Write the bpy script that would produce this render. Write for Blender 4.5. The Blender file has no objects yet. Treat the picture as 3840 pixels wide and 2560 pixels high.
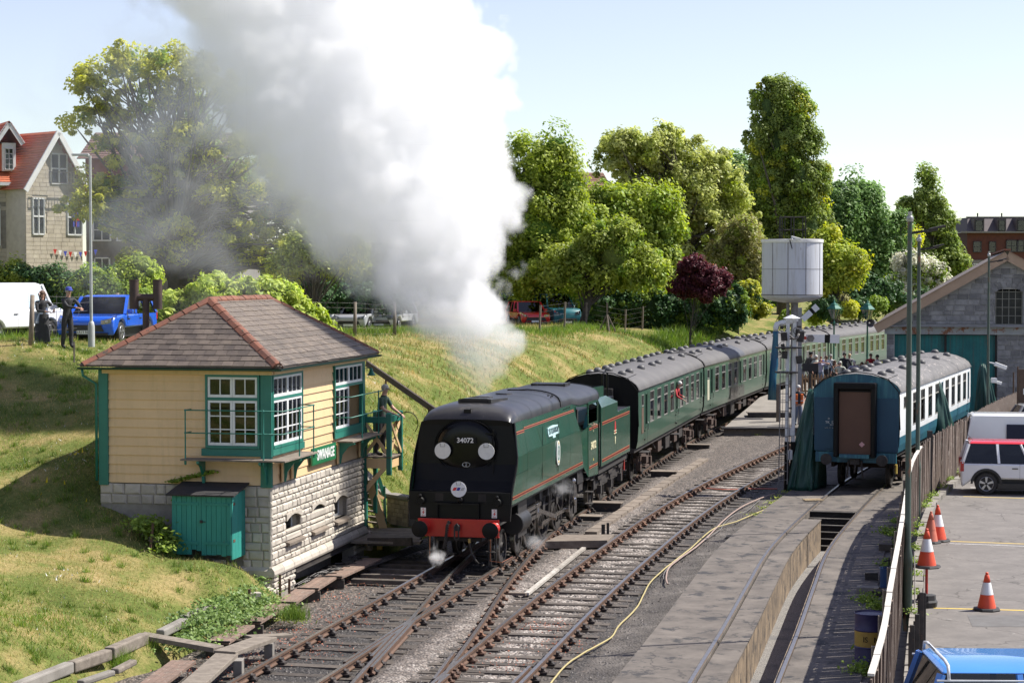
import bpy, bmesh, math, random
import numpy as np
from mathutils import Vector, Matrix, Euler
R = math.radians
random.seed(7); rng = np.random.default_rng(7)
scn = bpy.context.scene
COL = scn.collection
F = 7400.0; CAMZ = 7.1; PITCH = math.atan(250 / F)
cam_d = bpy.data.cameras.new('camera'); cam = bpy.data.objects.new('camera', cam_d); COL.objects.link(cam)
cam_d.sensor_width = 36; cam_d.lens = F / 3840 * 36; cam_d.clip_start = .5; cam_d.clip_end = 4000
cam.location = (0, 0, CAMZ); cam.rotation_euler = (R(90) - PITCH, 0, 0)
scn.camera = cam
SUN_EL, SUN_AZ = R(52), R(75)          # azimuth clockwise from +Y
w = bpy.data.worlds.new('World'); scn.world = w; w.use_nodes = True
nt = w.node_tree; nt.nodes.clear()
sky = nt.nodes.new('ShaderNodeTexSky'); sky.sky_type = 'NISHITA'; sky.sun_disc = False
sky.sun_elevation = SUN_EL; sky.sun_rotation = SUN_AZ
sky.air_density = 1.0; sky.dust_density = .25; sky.ozone_density = 1.6; sky.altitude = 20
bg = nt.nodes.new('ShaderNodeBackground'); bg.inputs[1].default_value = .13
wo = nt.nodes.new('ShaderNodeOutputWorld')
hv = nt.nodes.new('ShaderNodeHueSaturation'); hv.inputs['Saturation'].default_value = .74; hv.inputs['Hue'].default_value = .528; hv.inputs['Value'].default_value = .80; nt.links.new(sky.outputs[0], hv.inputs['Color']); nt.links.new(hv.outputs[0], bg.inputs[0]); nt.links.new(bg.outputs[0], wo.inputs[0])
sd = bpy.data.lights.new('sun', 'SUN'); sd.energy = 5.0; sd.angle = R(.53); sd.color = (1, .955, .88)
sun = bpy.data.objects.new('sun', sd); COL.objects.link(sun)
sv = Vector((math.sin(SUN_AZ) * math.cos(SUN_EL), math.cos(SUN_AZ) * math.cos(SUN_EL), math.sin(SUN_EL)))
sun.rotation_euler = sv.to_track_quat('Z', 'Y').to_euler(); sun.location = (40, 40, 60)
scn.view_settings.view_transform = 'Standard'; scn.view_settings.look = 'None'
scn.view_settings.exposure = .70; scn.view_settings.gamma = 1
cy = scn.cycles
cy.max_bounces = 48; cy.diffuse_bounces = 3; cy.glossy_bounces = 3; cy.transmission_bounces = 4
cy.transparent_max_bounces = 12; cy.volume_bounces = 48; cy.caustics_reflective = False; cy.caustics_refractive = False
cy.use_denoising = True; cy.volume_step_rate = 2.2; cy.volume_max_steps = 256
def ray(x, y):
 up = -(y - 1280.0); c, s = math.cos(PITCH), math.sin(PITCH)
 return (x - 1920.0, F * c + up * s, up * c - F * s)
def G(x, y, z=0.0):
 d = ray(x, y); t = (z - CAMZ) / d[2]
 return Vector((d[0] * t, d[1] * t, z))
def D(x, y, Y):
 d = ray(x, y); t = Y / d[1]
 return Vector((d[0] * t, Y, CAMZ + d[2] * t))
MATS = {}
def _nodes(name):
 m = bpy.data.materials.new(name); m.use_nodes = True; t = m.node_tree
 return m, t, t.nodes['Principled BSDF'], t.nodes['Material Output']
def N(t, kind, **kw):
 n = t.nodes.new(kind)
 for k, v in kw.items():
  if k.startswith('i_'):
   key = k[2:]; key = int(key) if key.isdigit() else key.replace('_', ' ')
   n.inputs[key].default_value = v
  else: setattr(n, k, v)
 return n
def rgba(c): return (c[0], c[1], c[2], 1)
def ramp(t, pts):
 r = t.nodes.new('ShaderNodeValToRGB'); e = r.color_ramp.elements
 while len(e) < len(pts): e.new(.5)
 for i, (p, c) in enumerate(pts): e[i].position = p; e[i].color = rgba(c) if len(c) == 3 else c
 return r
def mixc(t, fac, a, b, mode='MIX'):
 m = t.nodes.new('ShaderNodeMix'); m.data_type = 'RGBA'; m.blend_type = mode
 for sock, v in ((0, fac), (6, a), (7, b)):
  if isinstance(v, bpy.types.NodeSocket): t.links.new(v, m.inputs[sock])
  else: m.inputs[sock].default_value = v if sock == 0 else rgba(v)
 return m.outputs[2]
def M(name, c, c2=None, scale=3.0, rough=.75, metal=0.0, bump=0.0, bscale=None, rnd=0.0, spots=None, spot_amt=.55,
  stretch=(1, 1, 1), detail=6, spec=.5, coat=0.0, contrast=(.35, .65), spot_scale=9, isl=0.0, streak=None, crack=None):
 """generic procedural surface: two noise-mixed tones, optional spots of a third tone, per-object tone shift, bump"""
 if name in MATS: return MATS[name]
 m, t, b, o = _nodes(name); L = t.links.new
 geo = N(t, 'ShaderNodeNewGeometry'); mp = N(t, 'ShaderNodeMapping'); mp.inputs['Scale'].default_value = stretch
 L(geo.outputs['Position'], mp.inputs[0])
 c2 = c2 or tuple(x * .78 for x in c)
 n1 = N(t, 'ShaderNodeTexNoise', i_Scale=scale, i_Detail=detail, i_Roughness=.65); L(mp.outputs[0], n1.inputs['Vector'])
 r1 = ramp(t, [(contrast[0], c), (contrast[1], c2)]); L(n1.outputs[0], r1.inputs[0]); col = r1.outputs[0]
 if spots:
  n2 = N(t, 'ShaderNodeTexNoise', i_Scale=spot_scale, i_Detail=5, i_Roughness=.7); L(mp.outputs[0], n2.inputs['Vector'])
  r2 = ramp(t, [(spot_amt, (0, 0, 0)), (spot_amt + .07, (1, 1, 1))]); L(n2.outputs[0], r2.inputs[0])
  col = mixc(t, r2.outputs[0], col, spots)
 if streak:
  mp2 = N(t, 'ShaderNodeMapping'); mp2.inputs['Scale'].default_value = (7, 7, .5); L(geo.outputs['Position'], mp2.inputs[0])
  n3 = N(t, 'ShaderNodeTexNoise', i_Scale=1.2, i_Detail=4, i_Roughness=.6); L(mp2.outputs[0], n3.inputs['Vector'])
  r3 = ramp(t, [(.5, (0, 0, 0)), (.72, (.75, .75, .75))]); L(n3.outputs[0], r3.inputs[0])
  col = mixc(t, r3.outputs[0], col, streak)
 if crack:
  nw = N(t, 'ShaderNodeTexNoise', i_Scale=1.4, i_Detail=5); L(geo.outputs['Position'], nw.inputs['Vector']); vm = N(t, 'ShaderNodeVectorMath', operation='MULTIPLY_ADD'); vm.inputs[1].default_value = (.9, .9, .9); L(nw.outputs['Color'], vm.inputs[0]); L(geo.outputs['Position'], vm.inputs[2])
  vv = N(t, 'ShaderNodeTexVoronoi', feature='DISTANCE_TO_EDGE', i_Scale=crack[0]); L(vm.outputs[0], vv.inputs['Vector']); mrk = N(t, 'ShaderNodeMapRange'); mrk.inputs[1].default_value = 0; mrk.inputs[2].default_value = crack[1]; mrk.inputs[3].default_value = .75; mrk.inputs[4].default_value = 0; L(vv.outputs['Distance'], mrk.inputs[0]); col = mixc(t, mrk.outputs[0], col, crack[2])
 if rnd or isl:
  oi = N(t, 'ShaderNodeObjectInfo'); src = oi.outputs['Random'] if rnd else geo.outputs['Random Per Island']
  a = rnd or isl
  mr = N(t, 'ShaderNodeMapRange'); mr.inputs[3].default_value = 1 - a; mr.inputs[4].default_value = 1 + a
  L(src, mr.inputs[0])
  hs = N(t, 'ShaderNodeHueSaturation'); L(mr.outputs[0], hs.inputs['Value']); L(col, hs.inputs['Color']); col = hs.outputs[0]
 L(col, b.inputs['Base Color'])
 b.inputs['Roughness'].default_value = rough; b.inputs['Metallic'].default_value = metal
 b.inputs['Specular IOR Level'].default_value = spec
 if coat: b.inputs['Coat Weight'].default_value = coat; b.inputs['Coat Roughness'].default_value = .06
 if bump:
  nb = N(t, 'ShaderNodeTexNoise', i_Scale=bscale or scale * 4, i_Detail=6, i_Roughness=.7); L(mp.outputs[0], nb.inputs['Vector'])
  bp = N(t, 'ShaderNodeBump', i_Strength=min(1, bump * 12), i_Distance=bump); L(nb.outputs[0], bp.inputs['Height'])
  L(bp.outputs[0], b.inputs['Normal'])
 MATS[name] = m; return m
def Mglass(name, tint=(.5, .55, .55), refl=.0, rough=.03):
 m, t, b, o = _nodes(name); L = t.links.new; t.nodes.remove(b)
 tr = N(t, 'ShaderNodeBsdfTransparent'); tr.inputs[0].default_value = rgba(tint)
 gl = N(t, 'ShaderNodeBsdfGlossy', i_Roughness=rough); gl.inputs[0].default_value = (.9, .93, .95, 1)
 fr = N(t, 'ShaderNodeFresnel', i_IOR=1.55); ad = N(t, 'ShaderNodeMath', operation='ADD'); ad.inputs[1].default_value = refl
 mx = N(t, 'ShaderNodeMixShader'); L(fr.outputs[0], ad.inputs[0]); L(ad.outputs[0], mx.inputs[0]); L(tr.outputs[0], mx.inputs[1]); L(gl.outputs[0], mx.inputs[2])
 L(mx.outputs[0], o.inputs[0]); MATS[name] = m; return m
def Mleaf(name, c, c2, trans=.35, rough=.5, hue=.03):
 m, t, b, o = _nodes(name); L = t.links.new
 geo = N(t, 'ShaderNodeNewGeometry')
 r = ramp(t, [(0, c), (.55, tuple((a + d) / 2 for a, d in zip(c, c2))), (1, c2)]); L(geo.outputs['Random Per Island'], r.inputs[0])
 n = N(t, 'ShaderNodeTexNoise', i_Scale=.55, i_Detail=3); L(geo.outputs['Position'], n.inputs['Vector'])
 mr = N(t, 'ShaderNodeMapRange'); mr.inputs[1].default_value = .3; mr.inputs[2].default_value = .7
 mr.inputs[3].default_value = .72; mr.inputs[4].default_value = 1.25; L(n.outputs[0], mr.inputs[0])
 hs = N(t, 'ShaderNodeHueSaturation'); L(mr.outputs[0], hs.inputs['Value']); L(r.outputs[0], hs.inputs['Color'])
 L(hs.outputs[0], b.inputs['Base Color']); b.inputs['Roughness'].default_value = rough; b.inputs['Specular IOR Level'].default_value = .25
 tl = N(t, 'ShaderNodeBsdfTranslucent'); h2 = N(t, 'ShaderNodeHueSaturation', i_Saturation=1.15, i_Value=1.5); L(hs.outputs[0], h2.inputs['Color']); L(h2.outputs[0], tl.inputs[0])
 mx = N(t, 'ShaderNodeMixShader'); mx.inputs[0].default_value = trans; L(b.outputs[0], mx.inputs[1]); L(tl.outputs[0], mx.inputs[2]); L(mx.outputs[0], o.inputs[0])
 MATS[name] = m; return m
def Mgravel(name, tones, scale=22, tint=None, rough=.9, bump=.03, patch=None):
 """loose stones: voronoi cells of mixed tones with relief; patch = (tone, amount, scale) soft stains"""
 m, t, b, o = _nodes(name); L = t.links.new
 geo = N(t, 'ShaderNodeNewGeometry'); v = N(t, 'ShaderNodeTexVoronoi', i_Scale=scale); L(geo.outputs['Position'], v.inputs['Vector'])
 sep = N(t, 'ShaderNodeSeparateColor'); L(v.outputs['Color'], sep.inputs[0])
 k = len(tones); r = ramp(t, [(i / k, c) for i, c in enumerate(tones)]); r.color_ramp.interpolation = 'CONSTANT'; L(sep.outputs[0], r.inputs[0]); col = r.outputs[0]
 dm = N(t, 'ShaderNodeMapRange'); dm.inputs[1].default_value = .1; dm.inputs[2].default_value = .75; dm.inputs[3].default_value = 1; dm.inputs[4].default_value = .35
 L(v.outputs['Distance'], dm.inputs[0]); hs = N(t, 'ShaderNodeHueSaturation'); L(dm.outputs[0], hs.inputs['Value']); L(col, hs.inputs['Color']); col = hs.outputs[0]
 if patch:
  for tone, amt, sc in patch:
   n = N(t, 'ShaderNodeTexNoise', i_Scale=sc, i_Detail=5, i_Roughness=.65); L(geo.outputs['Position'], n.inputs['Vector'])
   rr = ramp(t, [(amt, (0, 0, 0)), (amt + .18, (.85, .85, .85))]); L(n.outputs[0], rr.inputs[0]); col = mixc(t, rr.outputs[0], col, tone)
 L(col, b.inputs['Base Color']); b.inputs['Roughness'].default_value = rough
 bp = N(t, 'ShaderNodeBump', i_Strength=1.0, i_Distance=bump); bp.invert = True; L(v.outputs['Distance'], bp.inputs['Height']); L(bp.outputs[0], b.inputs['Normal'])
 MATS[name] = m; return m
def mk(name, verts, faces, mats, parent=None, smooth=False, mi=None):
 me = bpy.data.meshes.new(name); me.from_pydata(verts, [], faces)
 for m in (mats if isinstance(mats, (list, tuple)) else [mats]): me.materials.append(m)
 if mi is not None: me.polygons.foreach_set('material_index', mi)
 if smooth: me.polygons.foreach_set('use_smooth', [True] * len(me.polygons))
 me.validate(); me.update()
 o = bpy.data.objects.new(name, me); COL.objects.link(o)
 if parent: o.parent = parent
 return o
def npmesh(name, V, nq, mat, parent=None, tri=False):
 """fast mesh: V (n*k,3) consecutive quads or triangles"""
 k = 3 if tri else 4; V = np.asarray(V, dtype=np.float32); n = len(V) // k
 me = bpy.data.meshes.new(name); me.vertices.add(len(V)); me.vertices.foreach_set('co', V.ravel())
 me.loops.add(len(V)); me.loops.foreach_set('vertex_index', np.arange(len(V), dtype=np.int32))
 me.polygons.add(n); me.polygons.foreach_set('loop_start', np.arange(0, n * k, k, dtype=np.int32))
 me.materials.append(mat); me.update(calc_edges=True)
 o = bpy.data.objects.new(name, me); COL.objects.link(o)
 if parent: o.parent = parent
 return o
class MB:
 def __init__(s): s.v = []; s.f = []; s.mi = []; s.m = 0; s.X = None
 def add(s, vs, fs):
  n = len(s.v)
  s.v += [tuple(s.X @ Vector(v)) for v in vs] if s.X else [tuple(v) for v in vs]
  s.f += [tuple(i + n for i in f) for f in fs]; s.mi += [s.m] * len(fs); return s
 def box(s, c, d, rot=None, taper=1.0):
  x, y, z = d[0] / 2, d[1] / 2, d[2] / 2
  vs = [Vector((sx * x * (taper if sz > 0 else 1), sy * y * (taper if sz > 0 else 1), sz * z)) for sz in (-1, 1) for sy in (-1, 1) for sx in (-1, 1)]
  if rot is not None:
   q = Euler(rot).to_matrix() if not isinstance(rot, Matrix) else rot
   vs = [q @ v for v in vs]
  c = Vector(c)
  return s.add([v + c for v in vs], [(0, 2, 3, 1), (4, 5, 7, 6), (0, 1, 5, 4), (2, 6, 7, 3), (0, 4, 6, 2), (1, 3, 7, 5)])
 def bb(s, x0, x1, y0, y1, z0, z1): return s.box(((x0 + x1) / 2, (y0 + y1) / 2, (z0 + z1) / 2), (abs(x1 - x0), abs(y1 - y0), abs(z1 - z0)))
 def bar(s, a, b, w, h=None, up=(0, 0, 1)):
  a, b = Vector(a), Vector(b); h = h or w; d = (b - a); L = d.length
  if L < 1e-6: return s
  d /= L; u = Vector(up)
  if abs(d.dot(u)) > .98: u = Vector((1, 0, 0))
  r = d.cross(u).normalized(); u = r.cross(d)
  vs = [p + r * (sx * w / 2) + u * (sz * h / 2) for p in (a, b) for sz in (-1, 1) for sx in (-1, 1)]
  return s.add(vs, [(0, 1, 3, 2), (4, 6, 7, 5), (0, 4, 5, 1), (2, 3, 7, 6), (0, 2, 6, 4), (1, 5, 7, 3)])
 def tube(s, pts, r, n=8, cap=True):
  pts = [Vector(p) for p in pts]; k = len(pts); rr = r if isinstance(r, (list, tuple)) else [r] * k
  ref = None; base = len(s.v); vs = []
  for i, p in enumerate(pts):
   d = (pts[min(i + 1, k - 1)] - pts[max(i - 1, 0)])
   d = d.normalized() if d.length > 1e-9 else Vector((0, 0, 1))
   if ref is None: ref = Vector((0, 0, 1)) if abs(d.z) < .9 else Vector((1, 0, 0))
   a = d.cross(ref).normalized(); b = d.cross(a); ref = b.cross(d) if False else ref
   if abs(d.dot(ref)) > .95: ref = a
   for j in range(n):
    t = 2 * math.pi * j / n; vs.append(p + (a * math.cos(t) + b * math.sin(t)) * rr[i])
  fs = [(i * n + j, i * n + (j + 1) % n, (i + 1) * n + (j + 1) % n, (i + 1) * n + j) for i in range(k - 1) for j in range(n)]
  if cap: fs += [tuple(range(n - 1, -1, -1)), tuple(range((k - 1) * n, k * n))]
  return s.add(vs, fs)
 def cyl(s, a, b, r0, r1=None, n=16): return s.tube([a, b], [r0, r0 if r1 is None else r1], n)
 def lathe(s, prof, c=(0, 0, 0), axis='Z', n=24, caps=True):
  vs = []; c = Vector(c)
  for (r, h) in prof:
   for j in range(n):
    t = 2 * math.pi * j / n; a, b = r * math.cos(t), r * math.sin(t)
    vs.append(c + (Vector((a, b, h)) if axis == 'Z' else Vector((h, a, b)) if axis == 'X' else Vector((a, h, b))))
  k = len(prof); fs = [(i * n + j, i * n + (j + 1) % n, (i + 1) * n + (j + 1) % n, (i + 1) * n + j) for i in range(k - 1) for j in range(n)]
  if caps: fs += [tuple(range(n - 1, -1, -1)), tuple(range((k - 1) * n, k * n))]
  return s.add(vs, fs)
 def prism(s, poly, ext, o=(0, 0, 0)):
  """poly: list of 3D points (planar), extruded by vector ext"""
  n = len(poly); e = Vector(ext); o = Vector(o); vs = [Vector(p) + o for p in poly]; vs += [v + e for v in vs]
  return s.add(vs, [tuple(range(n - 1, -1, -1)), tuple(range(n, 2 * n))] + [(i, (i + 1) % n, n + (i + 1) % n, n + i) for i in range(n)])
 def loft(s, rings, closed=True, caps=True):
  n = len(rings[0]); vs = [p for r in rings for p in r]; k = len(rings); m = n if closed else n - 1
  fs = [(i * n + j, i * n + (j + 1) % n, (i + 1) * n + (j + 1) % n, (i + 1) * n + j) for i in range(k - 1) for j in range(m)]
  if caps and closed: fs += [tuple(range(n - 1, -1, -1)), tuple(range((k - 1) * n, k * n))]
  return s.add(vs, fs)
 def ball(s, c, r, n=10, m=6, sq=(1, 1, 1)):
  vs = [Vector(c) + Vector((0, 0, r * sq[2]))]
  for i in range(1, m):
   p = math.pi * i / m
   for j in range(n):
    t = 2 * math.pi * j / n; vs.append(Vector(c) + Vector((r * sq[0] * math.sin(p) * math.cos(t), r * sq[1] * math.sin(p) * math.sin(t), r * sq[2] * math.cos(p))))
  vs.append(Vector(c) - Vector((0, 0, r * sq[2]))); k = len(vs) - 1
  fs = [(0, 1 + j, 1 + (j + 1) % n) for j in range(n)]
  fs += [(1 + (i - 1) * n + j, 1 + i * n + j, 1 + i * n + (j + 1) % n, 1 + (i - 1) * n + (j + 1) % n) for i in range(1, m - 1) for j in range(n)]
  fs += [(k, 1 + (m - 2) * n + (j + 1) % n, 1 + (m - 2) * n + j) for j in range(n)]
  return s.add(vs, fs)
 def go(s, name, mats, parent=None, smooth=False, bevel=0.0, label=None, auto=False):
  o = mk(name, s.v, s.f, mats, parent, smooth or auto, s.mi if isinstance(mats, (list, tuple)) else None)
  if auto: 
   try: o.data.set_sharp_from_angle(angle=R(38))
   except Exception: pass
  if bevel:
   b = o.modifiers.new('b', 'BEVEL'); b.width = bevel; b.segments = 2; b.limit_method = 'ANGLE'; b.angle_limit = R(35)
  if label: o['label'] = label
  return o
def tag(o, label=None, cat=None, group=None, kind=None):
 if label: o['label'] = label
 if cat: o['category'] = cat
 if group: o['group'] = group
 if kind: o['kind'] = kind
 return o
def thing(name, label, cat, loc=(0, 0, 0), rz=0.0, group=None, kind=None):
 o = bpy.data.objects.new(name, None); COL.objects.link(o); o.empty_display_size = .1
 o.location = loc; o.rotation_euler = (0, 0, rz); return tag(o, label, cat, group, kind)
def piece(src, name, loc, rot=(0, 0, 0), sc=(1, 1, 1), parent=None):
 o = bpy.data.objects.new(name, src.data if hasattr(src, 'data') else src); COL.objects.link(o)
 o.location = loc; o.rotation_euler = rot; o.scale = sc
 if parent: o.parent = parent
 return o
def dup(root, loc, rz=None, label=None, group=None, parent=None):
 c = root.copy(); COL.objects.link(c); c.location = loc
 if rz is not None: c.rotation_euler = (0, 0, rz)
 if label: c['label'] = label
 if group: c['group'] = group
 def rec(a, b):
  for ch in list(a.children):
   d = ch.copy(); COL.objects.link(d); d.parent = b; d.matrix_parent_inverse = ch.matrix_parent_inverse; rec(ch, d)
 rec(root, c)
 if parent: c.parent = parent
 return c
def text_mesh(body, size, extrude=.004, sx=1.0, bold=0.0):
 cu = bpy.data.curves.new('lettering', 'FONT'); cu.body = body; cu.size = size; cu.extrude = extrude; cu.align_x = 'CENTER'; cu.align_y = 'CENTER'; cu.offset = bold
 cu.resolution_u = 3
 o = bpy.data.objects.new('t', cu); COL.objects.link(o); bpy.context.view_layer.update()
 me = bpy.data.meshes.new_from_object(o.evaluated_get(bpy.context.evaluated_depsgraph_get())); bpy.data.objects.remove(o); bpy.data.curves.remove(cu)
 me.transform(Matrix.Scale(sx, 4, (1, 0, 0))); return me
def text(body, size, mat, loc, rot, parent, name='lettering', sx=1.0, bold=0.0, extrude=.004):
 me = text_mesh(body, size, extrude, sx, bold); me.materials.clear(); me.materials.append(mat)
 o = bpy.data.objects.new(name, me); COL.objects.link(o); o.location = loc; o.rotation_euler = rot; o.parent = parent; return o
def hermite(pts):
 Y = np.array([p[0] for p in pts], float); X = np.array([p[1] for p in pts], float)
 h = np.diff(Y); d = np.diff(X) / h; m = np.empty(len(Y)); m[1:-1] = (d[:-1] * h[1:] + d[1:] * h[:-1]) / (h[:-1] + h[1:]); m[0] = d[0]; m[-1] = d[-1]
 def f(y):
  y = np.asarray(y, float); i = np.clip(np.searchsorted(Y, y) - 1, 0, len(h) - 1); t = (y - Y[i]) / h[i]
  lo = y < Y[0]; hi = y > Y[-1]
  r = (2*t**3-3*t**2+1)*X[i] + (t**3-2*t**2+t)*h[i]*m[i] + (-2*t**3+3*t**2)*X[i+1] + (t**3-t**2)*h[i]*m[i+1]
  r = np.where(lo, X[0] + (y - Y[0]) * m[0], r); return np.where(hi, X[-1] + (y - Y[-1]) * m[-1], r)
 return f
T1 = hermite([(20, -7.33), (34.3, -4.15), (47.2, -1.28), (56.4, .77), (66.6, 2.95), (83.8, 6.76), (102.4, 11.75), (120.7, 17.95), (138.6, 25.2), (160, 35)])
T2 = hermite([(20, -3.6), (34.8, -.49), (41.9, .98), (50.9, 3.02), (60.3, 5.36), (84.7, 13.1), (110, 22.6)])
T3 = hermite([(20, 1.0), (34.5, 3.93), (39.2, 4.95), (44.8, 6.12), (50.35, 7.3), (58.6, 9.5), (66.2, 11.74), (88, 19.6)])
TX = hermite([(20, -3.2), (30, -2.35), (34.3, -2.02), (36.5, -1.78), (39.9, -1.40), (44.2, -.98), (50, -.28), (56.4, .72), (60, 1.5)])
def tang(T, y):
 s = float(T(y + .5) - T(y - .5)); v = Vector((s, 1, 0)); return v.normalized()
def offp(T, y, o, z=0.0):
 d = tang(T, y); return Vector((float(T(y)) + o * d.y, y - o * d.x, z))
def head(T, y):
 d = tang(T, y); return -math.atan2(d.x, d.y)
def along(T, y0, dist):
 y = y0; n = 40
 for i in range(n): y += tang(T, y).y * dist / n
 return y
# ================================================================== shared materials
m_green = M('loco_green', (.017, .070, .043), (.023, .085, .052), 1.5, .22, coat=.35, bump=.0015, bscale=25, streak=(.055, .062, .035), contrast=(.3, .7))
m_cgreen = M('coach_green', (.028, .082, .052), (.036, .097, .061), 1.2, .33, coat=.2, streak=(.075, .10, .07), bump=.0015, bscale=9)
m_black = M('black_paint', (.006, .006, .006), (.009, .009, .009), 2, .42, spec=.18, bump=.0008, bscale=14)
m_sooty = M('sooty_casing_top', (.012, .012, .014), (.030, .028, .029), 1.6, .36, bump=.003, bscale=12, spots=(.06, .052, .048), spot_amt=.60, spot_scale=2.5)
m_grime = M('grimy_underframe', (.020, .018, .017), (.05, .043, .038), 5, .7, bump=.004, spots=(.10, .055, .035), spot_amt=.62)
m_rustu = M('brown_underframe', (.09, .055, .040), (.045, .032, .027), 6, .8, bump=.004)
m_steel = M('bright_steel', (.55, .54, .53), (.30, .28, .27), 9, .26, metal=1)
m_rim = M('wheel_rim', (.30, .29, .28), (.12, .11, .11), 6, .35, metal=1)
m_red = M('buffer_beam_red', (.50, .028, .018), (.42, .022, .016), 4, .32, coat=.2)
m_orange = M('lining_orange', (.52, .15, .06), (.46, .13, .05), 6, .45)
m_lblack = M('lining_black', (.10, .012, .012), (.07, .01, .01), 4, .4)
m_white = M('white_paint', (.80, .80, .78), (.72, .72, .69), 5, .5, bump=.001)
m_disc = M('white_disc_paint', (.74, .74, .71), (.66, .66, .63), 9, .55)
m_coal = M('coal', (.014, .014, .015), (.03, .03, .032), 14, .35, bump=.02, bscale=20)
m_croof = M('coach_roof_grey', (.115, .108, .10), (.085, .08, .076), 1.4, .62, bump=.002, spots=(.19, .18, .17), spot_amt=.66, spot_scale=3)
m_vent = M('roof_vent_grey', (.07, .068, .068), (.10, .097, .095), 4, .55)
m_alu = M('window_frame_metal', (.42, .40, .36), (.30, .29, .26), 8, .4, metal=.4)
m_dark = M('dark_interior', (.018, .017, .016), (.035, .03, .026), 2, .9)
m_seat = M('seat_fabric', (.10, .045, .03), (.06, .05, .05), 3, .9)
m_glass = Mglass('window_glass', (.5, .52, .52), 0)
m_tint = Mglass('car_glass', (.12, .13, .135), 0)
m_brown = M('brown_board', (.11, .072, .045), (.09, .055, .035), 3, .7, bump=.002, bscale=30)
m_cream = M('cream_boarding_paint', (.73, .505, .275), (.67, .46, .245), 1.3, .55, bump=.003, bscale=16, spots=(.42, .29, .15), spot_amt=.70, spot_scale=14, rnd=.05, streak=(.60, .42, .22))
m_bgreen = M('box_green_paint', (.018, .155, .115), (.024, .18, .135), 3, .45, bump=.004, bscale=18, spots=(.06, .20, .15), spot_amt=.66, spot_scale=16)
m_teal = M('teal_weathered_paint', (.018, .20, .165), (.028, .25, .205), 3, .6, bump=.005, bscale=12, spots=(.10, .13, .06), spot_amt=.66, spot_scale=8, stretch=(1, 1, .35), rnd=.1)
m_wwin = M('window_white_paint', (.76, .77, .76), (.66, .67, .66), 7, .5, bump=.002, spots=(.40, .38, .35), spot_amt=.70, spot_scale=22)
m_slate = M('roof_slate', (.135, .106, .082), (.082, .064, .053), 3, .62, bump=.004, bscale=22, spots=(.19, .17, .145), spot_amt=.69, spot_scale=13, rnd=.24)
m_ridge = M('terracotta_ridge_tile', (.23, .085, .048), (.14, .062, .042), 4, .8, bump=.006, spots=(.055, .05, .035), spot_amt=.58, spot_scale=7, rnd=.14)
m_stone = M('purbeck_stone', (.50, .45, .38), (.40, .36, .30), 4, .9, bump=.022, bscale=11, spots=(.20, .18, .155), spot_amt=.66, spot_scale=12, rnd=.13)
m_mortar = M('mortar', (.30, .275, .235), (.22, .20, .17), 6, .95, bump=.01)
m_gstone = M('grey_rubble_stone', (.27, .265, .26), (.16, .16, .162), 3, .9, bump=.02, bscale=12, spots=(.36, .35, .33), spot_amt=.68, spot_scale=12, rnd=.3)
m_gmortar = M('pale_mortar', (.36, .355, .34), (.28, .275, .26), 4, .95, bump=.01)
m_wood = M('weathered_wood', (.235, .195, .155), (.15, .118, .092), 5, .85, bump=.006, bscale=14, stretch=(1, 1, 1), spots=(.075, .055, .045), spot_amt=.64, rnd=.15)
m_sleeper = M('sleeper_timber', (.10, .083, .068), (.055, .045, .037), 6, .9, bump=.006, spots=(.14, .125, .11), spot_amt=.63, rnd=.25)
m_rust = M('rail_rust', (.135, .074, .045), (.085, .050, .034), 8, .8, bump=.003, spots=(.27, .13, .06), spot_amt=.66)
m_chair = M('rusty_rail_chair', (.16, .080, .046), (.065, .042, .032), 5, .85, bump=.004, rnd=.35)
m_dchair = M('dark_rail_chair', (.055, .042, .036), (.035, .03, .028), 6, .8, bump=.004, rnd=.3)
m_railtop = M('rail_head', (.38, .36, .34), (.28, .25, .23), 8, .32, metal=.85)
m_conc = M('yard_concrete', (.165, .142, .120), (.075, .064, .055), 1.1, .82, bump=.008, bscale=18, spots=(.035, .033, .033), spot_amt=.55, spot_scale=1.6, contrast=(.32, .68), crack=(.45, .012, (.03, .027, .025)))
m_concl = M('pale_concrete', (.27, .25, .22), (.16, .145, .125), 1.5, .88, bump=.007, bscale=14, spots=(.10, .095, .09), spot_amt=.62, spot_scale=2.5)
m_pitw = M('stained_pit_wall', (.30, .225, .15), (.13, .10, .075), 2.2, .9, bump=.012, streak=(.05, .042, .036), spots=(.07, .058, .048), spot_amt=.54, spot_scale=3)
m_asph = M('car_park_asphalt', (.185, .168, .152), (.135, .123, .112), 1.3, .9, bump=.008, bscale=60, spots=(.26, .245, .225), spot_amt=.63, spot_scale=2.4, crack=(.35, .010, (.05, .045, .04)), streak=(.12, .11, .10))
m_yellow = M('yellow_marking', (.66, .47, .08), (.52, .38, .10), 8, .8, spots=(.24, .22, .18), spot_amt=.62)
m_wline = M('white_marking', (.70, .70, .67), (.5, .5, .48), 8, .8, spots=(.24, .22, .2), spot_amt=.6)
m_platf = M('platform_asphalt', (.26, .235, .205), (.19, .172, .15), 1.3, .9, bump=.005, spots=(.13, .12, .11), spot_amt=.6, spot_scale=2)
m_bark = M('tree_bark', (.11, .095, .075), (.065, .057, .047), 6, .95, bump=.015, spots=(.17, .16, .12), spot_amt=.65)
m_fencew = M('fence_board_wood', (.155, .115, .09), (.085, .06, .048), 8, .9, bump=.006, bscale=25, stretch=(1.5, 1.5, .4), spots=(.42, .38, .33), spot_amt=.60, spot_scale=9, rnd=.30)
m_pale = M('bleached_board_edge', (.60, .57, .52), (.45, .42, .37), 7, .9)
m_skin = M('skin', (.50, .29, .21), (.46, .26, .19), 6, .55)
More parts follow.
